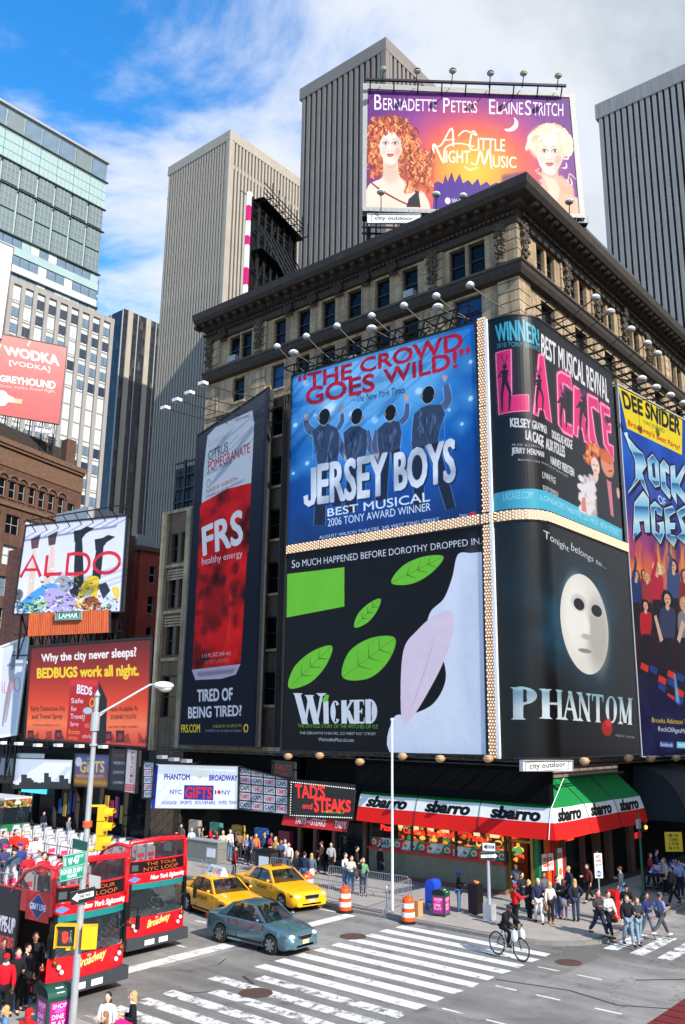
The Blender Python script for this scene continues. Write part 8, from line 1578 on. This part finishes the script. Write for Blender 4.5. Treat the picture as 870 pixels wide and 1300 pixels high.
 q=MB();q.tube([(-1.1,-.06,1.3),(.1,-.08,1.72)],.014,4);q.tube([(.3,-.07,1.3),(1.1,-.04,1.75)],.014,4);q.build('wiper',M_BLACK,t,world=False);q=MB();q.box(-.6,-.14,.34,-.2,-.12,.5);q.build('number_plate',M_WHITE,t,world=False);q=MB();q.box(.0,-.14,.34,.38,-.12,.5);q.build('number_plate',M_WHITE,t,world=False)
 q=MB();q.box(-W_2+.1,.12,1.2,W_2-.1,.6,1.3);q.build('dashboard',M_GREY,t,world=False);q=MB();q.lathe([(.22,0),(.25,.02),(.22,.05)],(.55,.7,1.4),16,axis=(0,-.6,.8));q.build('steering_wheel',M_BLACK,t,world=False)
 s0=MB();s0.box(-.2,-.2,0,.2,.22,.08);s0.grid([[V((-.2,.22,0)),V((.2,.22,0))],[V((-.2,.26,.5)),V((.2,.26,.5))],[V((-.15,.27,.66)),V((.15,.27,.66))]]);s0.box(-.2,.2,.0,.2,.25,.52);st0=s0.build('passenger_seat',M_WSEAT,t,world=False);h0=MB();h0.tube([(-.16,.25,.5),(-.14,.26,.68),(.14,.26,.68),(.16,.25,.5)],.015,5);hb=h0.build('seat_handle',M_GAL2,st0,world=False);p0=MB();p0.box(-.13,.255,.1,.13,.265,.3);p0.box(-.14,.186,.2,.14,.196,.34);p0.box(-.08,.186,.08,.1,.194,.16);pb=p0.build('seat_mark',M_PINK,st0,world=False);p1_=MB();p1_.box(-.13,-.01,.085,.13,.02,.3);first=True
 for r_ in range(11):
  for x in(-1.0,-.54,.54,1.0):
   if first:st0.location=(x,1.6+r_*.84,2.62);first=False
   else:o=share(st0,'passenger_seat',(x,1.6+r_*.84,2.62),t);share(hb,'seat_handle',(0,0,0),o);share(pb,'seat_mark',(0,0,0),o)
 return t
b1=bus();b1['label']='red open-top tour bus nearest the lamp post, with passengers on its upper deck';b1.location=(16.9,23.8,0);b1.rotation_euler.z=math.radians(2.5);b1.scale=(1.06,)*3
b2=copy_tree(b1);b2['label']='red open-top tour bus beside the taxis, its rows of white seats empty';b2.location=(21.55,26.5,0);b2.rotation_euler.z=math.radians(.5);b2.scale=(1.04,)*3
BUS1=b1
# covered trolley far up the avenue
TRL=tr=thing('trolley_bus','long trolley bus with a camouflage-patterned roof band and pale roof, far up the avenue','bus',(30,44,0));A=Art(300,50,(90,110,60),2)
for k in range(70):A.ell(rr.uniform(0,300),rr.uniform(0,50),rr.uniform(6,18),rr.uniform(4,10),rr.choice([(200,80,40),(60,84,44),(190,170,110),(40,40,30)]),1,.2)
A.rect(120,14,180,32,(220,216,206));cm_=A.material('camouflage_print',.5);q=MB();q.box(29.2,44,3.3,31.6,54,3.42);q.build('roof',M_WSEAT,tr)
for P_ in(((29.2,54,2.7),(29.2,44,2.7),(29.2,44,3.3),(29.2,54,3.3)),((29.2,44,2.7),(31.6,44,2.7),(31.6,44,3.3),(29.2,44,3.3))):q=MB();q.quad(*P_);q.build('roof_band',cm_,tr)
q=MB();q.box(29.25,44.05,.35,31.55,53.9,1.5);q.build('body',M_GREEN,tr);q=MB();q.box(29.3,44.1,1.5,31.5,53.8,2.75);q.build('window_band',M_BG2,tr)
for k in range(4):q=MB();q.cyl((29.2 if k<2 else 31.3,46+6*(k%2),.45),(29.5 if k<2 else 31.6,46+6*(k%2),.45),.45,n=16);q.build('wheel',M_TYRE,tr)
TRL.location=(32.2,55,0);TRL.scale=(.86,)*3;TRL.rotation_euler.z=math.radians(4)
# ------------------------------------------------------------------ people (skin-modifier figures in the photographed poses)
SKINS=[mat('skin_light',(222,170,142),.55,vary=.05),mat('skin_tan',(180,120,90),.55,vary=.05),mat('skin_brown',(104,66,48),.55,vary=.05)]
_cl={}
def cloth(c):return mat('cloth_%d_%d_%d'%c,c,.85,vary=.14,scale=9,bump=.3,bscale=14,spec=.25)
def skinobj(name,pts,edges,m,parent,sub=1):
 me=bpy.data.meshes.new(name);me.from_pydata([tuple(p[:3])for p in pts],edges,[]);me.materials.append(m);o=bpy.data.objects.new(name,me);COL.objects.link(o);o.parent=parent
 md=o.modifiers.new('Skin','SKIN');md.use_smooth_shade=True;md.branch_smoothing=.6
 for d,p in zip(me.skin_vertices[0].data,pts):r=p[3];d.radius=r if isinstance(r,tuple)else(r,r)
 me.skin_vertices[0].data[0].use_root=True;s_=o.modifiers.new('Subdivision','SUBSURF');s_.levels=sub;s_.render_levels=sub;return o
def rotx(v,a,o):c,s=math.cos(a),math.sin(a);y,z=v[1]-o[1],v[2]-o[2];return(v[0],o[1]+y*c-z*s,o[2]+y*s+z*c)
def person(P,label,face,top,legs,hair,skin=0,h=1.72,stride=.0,arms=('down','down'),lean=0.0,shoe=(30,28,28),hairlen=0,cap=None,coat=0.0,skirt=None,bag=None,boots=None,seated=False,stand=True,group=None,scarf=None,female=False,riding=False):
 """front faces -Y before turning by face degrees (0 = towards -Y); P is the point between the feet"""
 k=h/1.72*.96;t=thing('person',label,'person',P,math.radians(face),group);sk=SKINS[skin];w=.9 if female else 1.0
 pz=.93;hipz=.9;R=math.radians
 def chain(side):
  x=.095*side;hip=(x,0,hipz);a=R(26)*stride*side
  if seated or riding:
   kn=(x*1.5,-.42,hipz+(.02 if not riding else(.06 if side>0 else-.12)));an=(x*1.5,-.42+(.02 if not riding else .1),kn[2]-.42)
  else:
   kn=(x,-math.sin(a)*.43,hipz-math.cos(a)*.43);b=a-(R(22)*abs(stride)if side*stride<0 else R(3)*abs(stride));an=(x*.98,kn[1]-math.sin(b)*.41,kn[2]-math.cos(b)*.41)
  return hip,kn,an,(an[0]+.015*side,an[1]-.15,an[2]-.055)
 LG={s:chain(s)for s in(-1,1)};L_=lambda p:(p[0],p[1]-math.sin(lean)*(p[2]-pz),pz+(p[2]-pz)*math.cos(lean))
 sh={s:L_((.185*s*w,0.01,1.41))for s in(-1,1)};AR={}
 for i,s in enumerate((-1,1)):
  m=arms[i];S0=sh[s];x=S0[0]
  d={'down':((x+.05*s,S0[1]+.02,S0[2]-.28),(x+.055*s,S0[1]-.06,S0[2]-.53)),'swing':((x+.05*s,S0[1]+.1*s*stride,S0[2]-.27),(x+.05*s,S0[1]+.1*s*stride-.12,S0[2]-.5)),'bend':((x+.05*s,S0[1]+.0,S0[2]-.28),(x-.02*s,S0[1]-.25,S0[2]-.24)),'reach':((x+.03*s,S0[1]-.17,S0[2]-.2),(x-.0*s,S0[1]-.42,S0[2]-.14)),'hip':((x+.16*s,S0[1]+.06,S0[2]-.24),(x-.01*s,S0[1]-.03,S0[2]-.42)),'up':((x+.09*s,S0[1]-.15,S0[2]-.06),(x+.02*s,S0[1]-.2,S0[2]+.17)),'bars':((x+.06*s,S0[1]-.2,S0[2]-.22),(x+.02*s,S0[1]-.45,S0[2]-.3))}[m];AR[s]=d
 r=lambda v:v
 pts=[(0,0,pz,(.11*w,.08)),(*L_((0,.015,1.12)),(.09*w,.065)),(*L_((0,.02,1.32)),(.09*w,.06)),(*L_((0,.01,1.47)),.055),(*L_((0,-.005,1.56)),.05)];ed=[(0,1),(1,2),(2,3),(3,4)]
 for s in(-1,1):
  n=len(pts);pts+=[(*sh[s],.045),(*AR[s][0],.036),(*AR[s][1],.03)];ed+=[(2,n),(n,n+1),(n+1,n+2)];hx,hy,hz=AR[s][1];e=Vector(AR[s][1])-Vector(AR[s][0]);e.normalize();hp=Vector(AR[s][1])+e*.085;pts.append((*hp,(.04,.02)));ed.append((n+2,n+3))
  n=len(pts);g=LG[s];pts+=[(*g[0],.07*w),(*g[1],.05),(*g[2],.04),(*g[3],.036)];ed+=[(0,n),(n,n+1),(n+1,n+2),(n+2,n+3)]
 skinobj('body',pts,ed,sk,t)
 hd=Vector(L_((0,-.015,1.615)));q=MB();q.ball(hd,.077,.095,.115,14,10);q.ball(hd+V((0,-.03,-.06)),.055,.06,.055,10,7);q.ball(hd+V((0,-.1,-.015)),.013,.022,.024,6,5)
 for s in(-1,1):q.ball(hd+V((.077*s,.0,-.01)),.012,.02,.03,6,5)
 head=q.build('head',sk,t,smooth=True,world=False);q=MB()
 for s in(-1,1):q.ball(hd+V((.03*s,-.083,.012)),.011,.006,.008,6,4)
 q.build('eyes',M_BLACK,head,world=False);q=MB();q.ball(hd+V((0,-.088,-.055)),.022,.008,.006,6,4);q.build('mouth',MATS.get('lips')or mat('lips',(150,70,66),.5),head,world=False)
 for s in(-1,1):
  e=Vector(AR[s][1])-Vector(AR[s][0]);e.normalize();o=Vector(AR[s][1])+e*.09;sd=e.cross(V((0,1,0)if abs(e.y)<.8 else(1,0,0))).normalized();cu_=e.cross(sd).normalized();q=MB()
  for f_,(off,ln)in enumerate(((-.03,.055),(-.01,.07),(.01,.066),(.03,.05))):b0_=o+sd*off;q.tube([b0_,b0_+e*ln*.55+cu_*.006,b0_+e*ln*.85+cu_*.03],[.010,.0095,.008],5)
  b0_=o-e*.055-sd*.035;q.tube([b0_,b0_-sd*.025+e*.03,b0_-sd*.03+e*.06+cu_*.012],[.012,.011,.009],5);q.build('hand_fingers',sk,t,smooth=True,world=False)
 j=[(0,0,pz-.03-coat*.4,(.19*w,.15)),(*L_((0,0,1.12)),(.175*w,.14)),(*L_((0,-.005,1.34)),(.21*w,.15)),(*L_((0,.01,1.475)),(.08,.075))];je=[(0,1),(1,2),(2,3)]
 for s in(-1,1):n=len(j);a=AR[s];u=Vector(a[0]).lerp(Vector(a[1]),.93);j+=[(*sh[s],.088),(*a[0],.07),(*u,.054)];je+=[(2,n),(n,n+1),(n+1,n+2)]
 skinobj('jacket',j,je,cloth(top),t)
 if coat>.3:q=MB();q.lathe([(.2,0),(.185,.25),(.165,.5)],(0,.0,pz-.42),14);q.build('coat_skirt',cloth(top),t,smooth=True,world=False)
 if skirt:q=MB();q.lathe([(.2,0),(.19,.18),(.16,.36)],(0,0,pz-.33),14);q.build('skirt',cloth(skirt),t,smooth=True,world=False)
 tr_=[(0,0,pz+.02,(.155*w,.125))];te=[]
 for s in(-1,1):g=LG[s];n=len(tr_);a=Vector(g[1]).lerp(Vector(g[2]),.97);tr_+=[(*g[0],.108*w),(*g[1],.08 if not skirt else .058),(*a,.066 if not skirt else .042)];te+=[(0,n),(n,n+1),(n+1,n+2)]
 skinobj('trousers',tr_,te,cloth(legs),t)
 for s in(-1,1):
  g=LG[s];a,f_=Vector(g[2]),Vector(g[3]);q=MB();q.ball(a.lerp(f_,.45)+V((0,-.02,-.025)),.048,.135,.045,10,6);q.build('shoe',cloth(shoe),t,smooth=True,world=False)
  if boots:q=MB();q.cyl(a,a.lerp(Vector(g[1]),.75),.056,.068,10);q.build('boot_shaft',cloth(boots),t,smooth=True,world=False)
 hm=mat('hair_%d_%d_%d'%hair,hair,.6,vary=.35,scale=30,bump=.8,bscale=40);q=MB();q.ball(hd+V((0,.022,.03)),.086,.096,.105,14,9)
 if hairlen:q.ball(hd+V((0,.06,-.06-.08*hairlen)),.085,.05,.1+.1*hairlen,12,8);q.ball(hd+V((.06,.03,-.06)),.03,.05,.1,8,6);q.ball(hd+V((-.06,.03,-.06)),.03,.05,.1,8,6)
 if hair:q.build('hair',hm,t,smooth=True,world=False)
 if cap:q=MB();q.ball(hd+V((0,.01,.055)),.093,.106,.08,14,8);q.ball(hd+V((0,-.11,.045)),.06,.06,.012,10,5);q.build('cap',cloth(cap),t,smooth=True,world=False)
 if scarf:q=MB();c0=Vector(L_((0,-.0,1.475)));q.lathe([(.07,-.03),(.1,0),(.07,.05)],c0,12);q.build('scarf',cloth(scarf),t,smooth=True,world=False)
 if bag:
  col,sd,sz=bag;a=Vector(AR[sd][1]);q=MB();q.ball(a+V((.03*sd,0,-.22)),.07*sz,.17*sz,.13*sz,10,7);q.tube([a+V((.03*sd,-.12,-.16)),a+V((.02*sd,-.04,.02)),a+V((.02*sd,.05,.02)),a+V((.03*sd,.12,-.16))],.012,5);q.build('bag',cloth(col),t,smooth=True,world=False)
 t.scale=(k,)*3
 return t
BLK,NVY,JN,WHT,GRY=(24,24,27),(36,44,70),(84,112,150),(214,210,206),(96,96,100);BRN,BLN,DKH,LBR=(74,48,34),(200,160,96),(28,22,20),(140,100,64)
def at(px,py,z=.13):p=gz(px,py,z);return(p.x,p.y,z)
FC=-50
G1='people waiting at the corner'
person(at(583,1158),'man in a blue cap and dark jacket standing behind the kerbside litter bin',30,BLK,JN,DKH,2,cap=(30,80,200),shoe=WHT,arms=('bend','bend'))
person(at(655,1180),'person in a bright red jacket and red cap handing out leaflets at the corner',60,(206,20,30),BLK,DKH,2,cap=(200,20,30),arms=('reach','bend'),coat=.1)
person(at(657,1146),'man in a grey top and light jeans in the shop doorway',-80,(92,92,94),JN,BRN,0,arms=('bend','down'))
person(at(673,1169),'woman with short fair hair in a long black coat, back half turned',60,BLK,BLK,BLN,female=True,coat=.5,hairlen=.2,h=1.64,bag=((20,20,22),-1,1))
person(at(685,1172),'white-haired man in a navy jacket and white trousers',FC,NVY,WHT,(206,200,194),stride=.5,arms=('down','bend'),h=1.76)
person(at(700,1173),'woman in a cream jacket and tan boots with a brown handbag',FC+15,(214,200,182),(34,32,34),BLN,female=True,hairlen=.5,boots=(176,120,70),shoe=(176,120,70),bag=((150,110,78),-1,1.1),arms=('down','bend'),h=1.66,scarf=(150,160,120))
person(at(709,1166),'dark-haired woman with a pink shirt showing, behind the cream jacket',FC+40,(60,56,62),JN,DKH,female=True,hairlen=.4,arms=('bend','bend'),scarf=(220,130,160))
person(at(717,1168),'woman in a black top, grey skirt and purple tights',FC+150,BLK,(90,60,120),BRN,female=True,skirt=(120,120,126),hairlen=.3,h=1.64,bag=((130,90,50),1,.8))
person(at(732,1170),'woman with a long blond ponytail and hands on her hips, seen from behind',FC+180,(32,36,52),(46,58,84),BLN,female=True,hairlen=1,arms=('hip','hip'),boots=(34,32,34),h=1.7)
person(at(762,1190),'man in a dark open jacket and red scarf walking beside a white hoodie',FC+30,(64,54,54),(44,50,70),BRN,stride=.9,arms=('bend','swing'),scarf=(190,60,60),bag=(BLK,-1,.9),h=1.76)
person(at(775,1190),'walker in a white hoodie and black trousers before the red newspaper box',FC+25,WHT,(26,28,40),BRN,stride=-.7,arms=('bend','swing'),female=True,h=1.7)
person(at(798,1180),'hooded man in a black leather jacket behind the jeans couple',FC-20,BLK,BLK,DKH,1,cap=(26,24,26),arms=('bend','bend'),stride=.3)
person(at(799,1200),'man in an open black jacket and pale jeans walking in front',FC+10,BLK,(120,140,160),LBR,stride=.5,arms=('down','bend'),h=1.76)
person(at(812,1199),'woman with fair hair, dark jacket and pale jeans beside him',FC+10,(50,56,60),(120,146,160),LBR,female=True,stride=-.4,hairlen=.3,arms=('bend','bend'),h=1.66)
person(at(824,1192,0),'young man in a navy hoodie, grey jeans and white shoes',FC+35,(34,46,92),(106,110,120),DKH,1,stride=.7,shoe=WHT,arms=('bend','down'))
person(at(841,1192,0),'man in a grey knitted cap striding to the right',62,(120,130,160),(70,72,78),DKH,1,stride=1.2,cap=(80,78,80),arms=('bend','swing'),shoe=WHT,h=1.74)
person(at(865,1140),'vendor in a pale blue shirt beside the table of goods',FC,(130,146,176),(30,30,40),DKH,1,arms=('bend','down'))
person(at(386,1129),'man in a dark jacket and blue jeans, back to the camera, by the inner barriers',FC+160,NVY,JN,DKH,h=1.78)
person(at(376,1126),'person in an olive top standing to his left',FC+120,(84,84,66),JN,LBR,female=True,hairlen=.3)
person(at(395,1127),'fair-haired woman in a denim jacket and pale skirt',FC+190,(80,100,120),(180,150,130),BLN,female=True,hairlen=.5,skirt=(210,200,190),h=1.64)
person(at(438,1131),'man in a white shirt near the steak house',FC+60,WHT,JN,BRN,arms=('bend','down'),h=1.78)
person(at(446,1134),'red-haired woman in a cream top with a tan bag',FC+30,(206,200,176),JN,(130,60,36),female=True,hairlen=.4,bag=((196,150,110),1,1.2),arms=('bend','bend'))
person(at(461,1137),'person in a green jacket and dark jeans with a backpack',FC+20,(96,140,104),(50,60,80),LBR,arms=('up','bend'),bag=(BLK,-1,1.2))
person(at(483,1117),'person in a long black coat before the tiled shop base',FC+120,BLK,(60,80,110),DKH,coat=.4)
person(at(453,1118),'dark figure carrying a yellow bag by the steak house',FC+100,(40,36,34),BLK,DKH,bag=((240,170,30),1,1))
person(at(297,1119),'woman in a dark red top walking between the taxis and the barriers',60,(140,24,34),(40,36,44),BRN,female=True,hairlen=.4,stride=.4)
cols__=[(206,206,210),(120,100,80),(214,24,50),(200,180,160),(226,220,210),(150,110,80),(120,130,150),(220,110,50),(40,60,90),(190,150,90),(120,40,40),(60,60,64),(180,190,200),(90,80,70),(150,40,60),(70,90,130)]
xs_=[243,256,268,283,292,304,314,325,336,350,275,299,362,230,345,320]
for i,x in enumerate(xs_):
 p=gx(x,1066+(i%3)*2,36.7+.55*(i%3));c=cols__[i];nm={0:'white',1:'brown',2:'crimson',3:'beige',4:'cream',5:'tan',6:'slate blue',7:'orange',8:'navy',9:'sandy',10:'maroon',11:'charcoal',12:'pale blue',13:'taupe',14:'plum',15:'denim blue'}[i]
 person((p.x,p.y,.13),f'person in a {nm} top in the crowd below the wide white sign',FC+rr.uniform(-120,120),c,rr.choice([BLK,JN,(50,50,60)]),rr.choice([DKH,BRN,LBR,BLN]),i%3 if i%5==0 else 0,female=i%2==0,hairlen=.3*(i%2),h=1.62+.03*(i%5),arms=('bend','down'),group='crowd under the shop signs')
for i in range(10):
 y=52+i*4.1;person((34.5+(i*37%30)/10,y,.13),f'{["grey","black","blue","red","white","green","brown","navy","pink","olive"][i]}-topped passer-by on the pavement far up the avenue',FC+rr.uniform(-150,150),[(110,110,112),BLK,(50,80,140),(170,30,40),WHT,(50,100,70),(110,80,60),NVY,(210,130,150),(90,90,60)][i],rr.choice([BLK,JN]),rr.choice([DKH,BRN]),female=i%2==1,stride=.5,arms=('swing','swing'),group='passers-by up the avenue')
for i,(px,py,c,h_,lb)in enumerate(((836,1122,(50,60,110),DKH,'navy top in the shade under the canopy'),(828,1128,(150,40,50),BRN,'wine-red top in the shade under the canopy'),(856,1150,(60,60,64),DKH,'charcoal top near the goods table'),(846,1136,(180,170,160),LBR,'oatmeal top near the goods table'),(790,1150,(60,70,80),BRN,'slate top in the shade beyond the newspaper box'),(748,1146,(96,40,40),DKH,'rust top before the dark shop windows'),(724,1150,(40,50,60),BLN,'dark teal top close to the shop windows'),(692,1160,(90,90,100),DKH,'grey top behind the white-haired man'),(664,1160,(30,34,40),DKH,'near-black top behind the red jacket'),(420,1112,(150,150,150),DKH,'light grey top by the steak house door'),(408,1110,(60,40,36),BRN,'dark brown top by the steak house door'),(366,1112,(200,190,180),DKH,'ivory top beside the black service box'),(356,1108,(60,80,120),BRN,'steel blue top beside the black service box'))):
 person(at(px,py),f'pedestrian in a {lb}',FC+rr.uniform(-140,140),c,rr.choice([BLK,JN,(50,50,60)]),h_,i%5==2,female=i%2==1,hairlen=.4*(i%2),stride=.4*(i%3),arms=('bend','down'),group='pedestrians in the shade')
# three women at the near kerb
def from_head(px,py,h,z=.0):p=gz(px,py,z+h*.94);return(p.x,p.y,z)
person(from_head(138,1262,1.68),'dark-haired woman in sunglasses and a white top holding a phone, at the bottom edge',FC-10,(232,230,230),(60,70,100),DKH,female=True,hairlen=1,arms=('bend','down'),h=1.68)
person(from_head(134,1287,1.66,.0),'woman with long light brown hair in a black top, lowest in the picture',FC-60,(34,34,40),JN,(150,104,66),female=True,hairlen=1.2,h=1.66)
person(from_head(170,1261,1.7),'blond woman with a ponytail, black jacket and bright pink bag',FC-75,BLK,(40,40,46),BLN,female=True,hairlen=.7,arms=('bend','bend'),bag=((236,20,110),1,1.7),scarf=(214,206,210),h=1.7)
# people by the first bus, lower left
person(from_head(6,1194,1.74,.12),'dark-haired man in a grey coat behind the red jacket, left edge',FC+30,(50,48,50),BLK,DKH,1,h=1.74)
person(from_head(9,1213,1.76,.12),'broad man in a red and white jacket and red cap at the left edge',FC+10,(214,16,34),BLK,DKH,2,cap=(206,20,30),scarf=(230,220,224),h=1.76,coat=.1)
person(from_head(24,1207,1.7,.12),'brown-haired person in a black jacket with hands held together',FC+30,BLK,BLK,BRN,female=True,arms=('bend','bend'),hairlen=.3,scarf=(190,40,90))
person(from_head(46,1186,1.84,.2),'tall person all in black standing at the bus door',FC+20,BLK,BLK,DKH,1,h=1.84,coat=.4)
person(from_head(36,1200,1.74,.12),'person in a dark top with a violet strap by the bus door',FC+60,(40,34,44),BLK,DKH,0,h=1.74,arms=('up','down'))
person(from_head(8,1279,1.5,.12),'fair-haired child in a pale blue top at the bottom left corner',FC-70,(90,130,180),JN,BLN,hairlen=.6,h=1.5,female=True)
person(from_head(37,1283,1.62,.12),'person in a bright red hooded jacket, bottom left, seen from behind',FC+170,(220,24,26),BLK,(190,20,24),cap=(220,24,26),hairlen=.6,h=1.62,coat=.1)
# passengers on the first bus
for i,(px,py,c,hc,cp,lb)in enumerate(((5,1062,(60,70,90),BRN,None,'slate jacket, nearest the left edge'),(20,1059,(220,40,30),DKH,None,'orange-red jacket, dark hair'),(29,1061,(214,50,30),LBR,None,'orange-red jacket, fair hair'),(6,1079,(60,60,100),DKH,(230,30,110),'pink hood'),(26,1077,(50,60,120),DKH,(40,60,150),'blue knitted hat'),(17,1084,(70,90,110),DKH,(40,40,44),'dark cap and grey scarf'),(33,1088,(180,30,50),DKH,(214,150,180),'pale pink hat'),(46,1066,(230,230,226),BRN,(224,222,214),'white top and white cap'),(56,1090,(210,24,40),DKH,None,'red coat behind the front screen'))):
 p=gz(px,py,3.75);person((max(p.x,16.15),p.y,2.36),f'seated bus passenger with {lb}',-8+rr.uniform(-30,30),c,(40,44,60),hc,i%4==3,h=1.62,seated=True,cap=cp,hairlen=.3*(i%2),arms=('bend','bend'),group='passengers on the upper deck')
# drivers
d=person((24.86+.38,22.35+2.05,-.30),'driver in a pale blue shirt inside the teal sedan',0,(70,150,190),BLK,DKH,1,h=1.66,seated=True,arms=('reach','reach'))
d=person((24.86-.36,22.35+2.2,-.30),'front passenger in a pink top inside the teal sedan',0,(230,70,110),BLK,DKH,0,h=1.62,seated=True,female=True,hairlen=.5)
for(x,y,a,lb)in((26.9,27.0,-12,'rear taxi'),(30.35,26.95,-13,'front taxi')):
 v=Matrix.Rotation(math.radians(a),3,'Z')@V((.38,2.7,0));person((x+v.x,y+v.y,-.3),f'driver in a light blue shirt inside the {lb}',a,(130,190,220),BLK,DKH,1,h=1.66,seated=True,arms=('reach','reach'))
person((22.1,27.8,.55),'driver of the bus beside the taxis, behind the windscreen',0,(60,70,90),BLK,DKH,1,h=1.6,seated=True,arms=('reach','reach'))
# ------------------------------------------------------------------ bicycle and rider (heading along -Y)
bx,by=29.62,17.45;A_,B2=gz(627+5,1212,0),gz(662,1221,0);dirb=(B2-A_).normalized();hdg=math.degrees(math.atan2(dirb.x,-dirb.y));bk=thing('bicycle','dark bicycle with white shopping bags on its handlebar, on the crosswalk','bicycle',((A_.x+B2.x)/2,(A_.y+B2.y)/2,0),math.radians(hdg));bk.scale=(1.12,)*3
wh_=[]
for y in(-.52,.52):
 q=MB();c=V((0,y,.345));q.tube([c+V((0,math.cos(a)*.33,math.sin(a)*.33))for a in np.linspace(0,2*math.pi,29)[:-1]],.019,6,closed=True);w_=q.build('wheel',M_TYRE,bk,smooth=True,world=False);q=MB();q.tube([c+V((0,math.cos(a)*.30,math.sin(a)*.30))for a in np.linspace(0,2*math.pi,25)[:-1]],.009,4,closed=True);q.build('rim',M_CHR,w_,world=False)
 for k in range(12):a=k*math.pi/6;q=MB();q.cyl(c,c+V((0,math.cos(a)*.3,math.sin(a)*.3)),.003,n=3,cap=False);q.build('spoke',M_CHR,w_,world=False)
q=MB();S1,BBk,HT,HB=V((0,.2,.86)),V((0,.05,.30)),V((0,-.34,.86)),V((0,-.38,.70))
for a,b in((S1,BBk),(S1,HT),(BBk,HB),(HT,HB),(BBk,V((0,.52,.345))),(S1,V((0,.52,.345))),(HB,V((0,-.52,.345)))):q.cyl(a,b,.017,n=7)
q.build('frame',mat('bike_frame',(60,64,70),.35,.4),bk,smooth=30,world=False);q=MB();q.tube([(-.3,-.34,1.0),(-.1,-.42,.98),(0,-.38,.97),(.1,-.42,.98),(.3,-.34,1.0)],.014,6);q.cyl(HT,V((0,-.38,.97)),.014,n=6);q.build('handlebar',M_BLACK,bk,world=False)
q=MB();q.cyl(S1,V((0,.24,.97)),.014,n=6);q.ball((0,.24,.99),.07,.13,.035,10,6);q.build('saddle',M_BLACK,bk,smooth=True,world=False);q=MB();q.lathe([(.09,-.01),(.09,.01)],BBk,14,axis=(1,0,0));q.obox(BBk+V((.08,0,0)),BBk+V((.09,-.12,-.12)),.02,.02);q.obox(BBk-V((.08,0,0)),BBk+V((-.09,.12,.12)),.02,.02);q.box(.06,-.16,.15,.15,-.06,.17);q.box(-.15,.08,.41,-.06,.18,.43);q.build('crank',M_CHR,bk,world=False)
ob_=thing('shopping_bags','white plastic bags hanging from the bicycle handlebar','bags',(0,0,0));ob_.location=bk.location;ob_.rotation_euler=bk.rotation_euler;ob_.scale=(1.08,)*3
for s in(-1,1):q=MB();q.ball((.17*s,-.42,.76),.09,.13,.19,12,9);q.tube([(.17*s,-.46,.9),(.17*s,-.40,1.01),(.17*s,-.36,.9)],.012,5);q.build('bag',mat('plastic_bag',(228,228,226),.35,vary=.08,bump=.8,bscale=6),ob_,smooth=True,world=False)
v=Matrix.Rotation(math.radians(hdg),3,'Z')@V((0,.22,0));person((bk.location.x+v.x,bk.location.y+v.y,.13),'cyclist in a black jacket and dark cap riding over the crosswalk',hdg,BLK,(26,28,34),DKH,2,cap=(50,50,56),riding=True,lean=math.radians(24),arms=('bars','bars'),h=1.74)
bpy.context.view_layer.update()
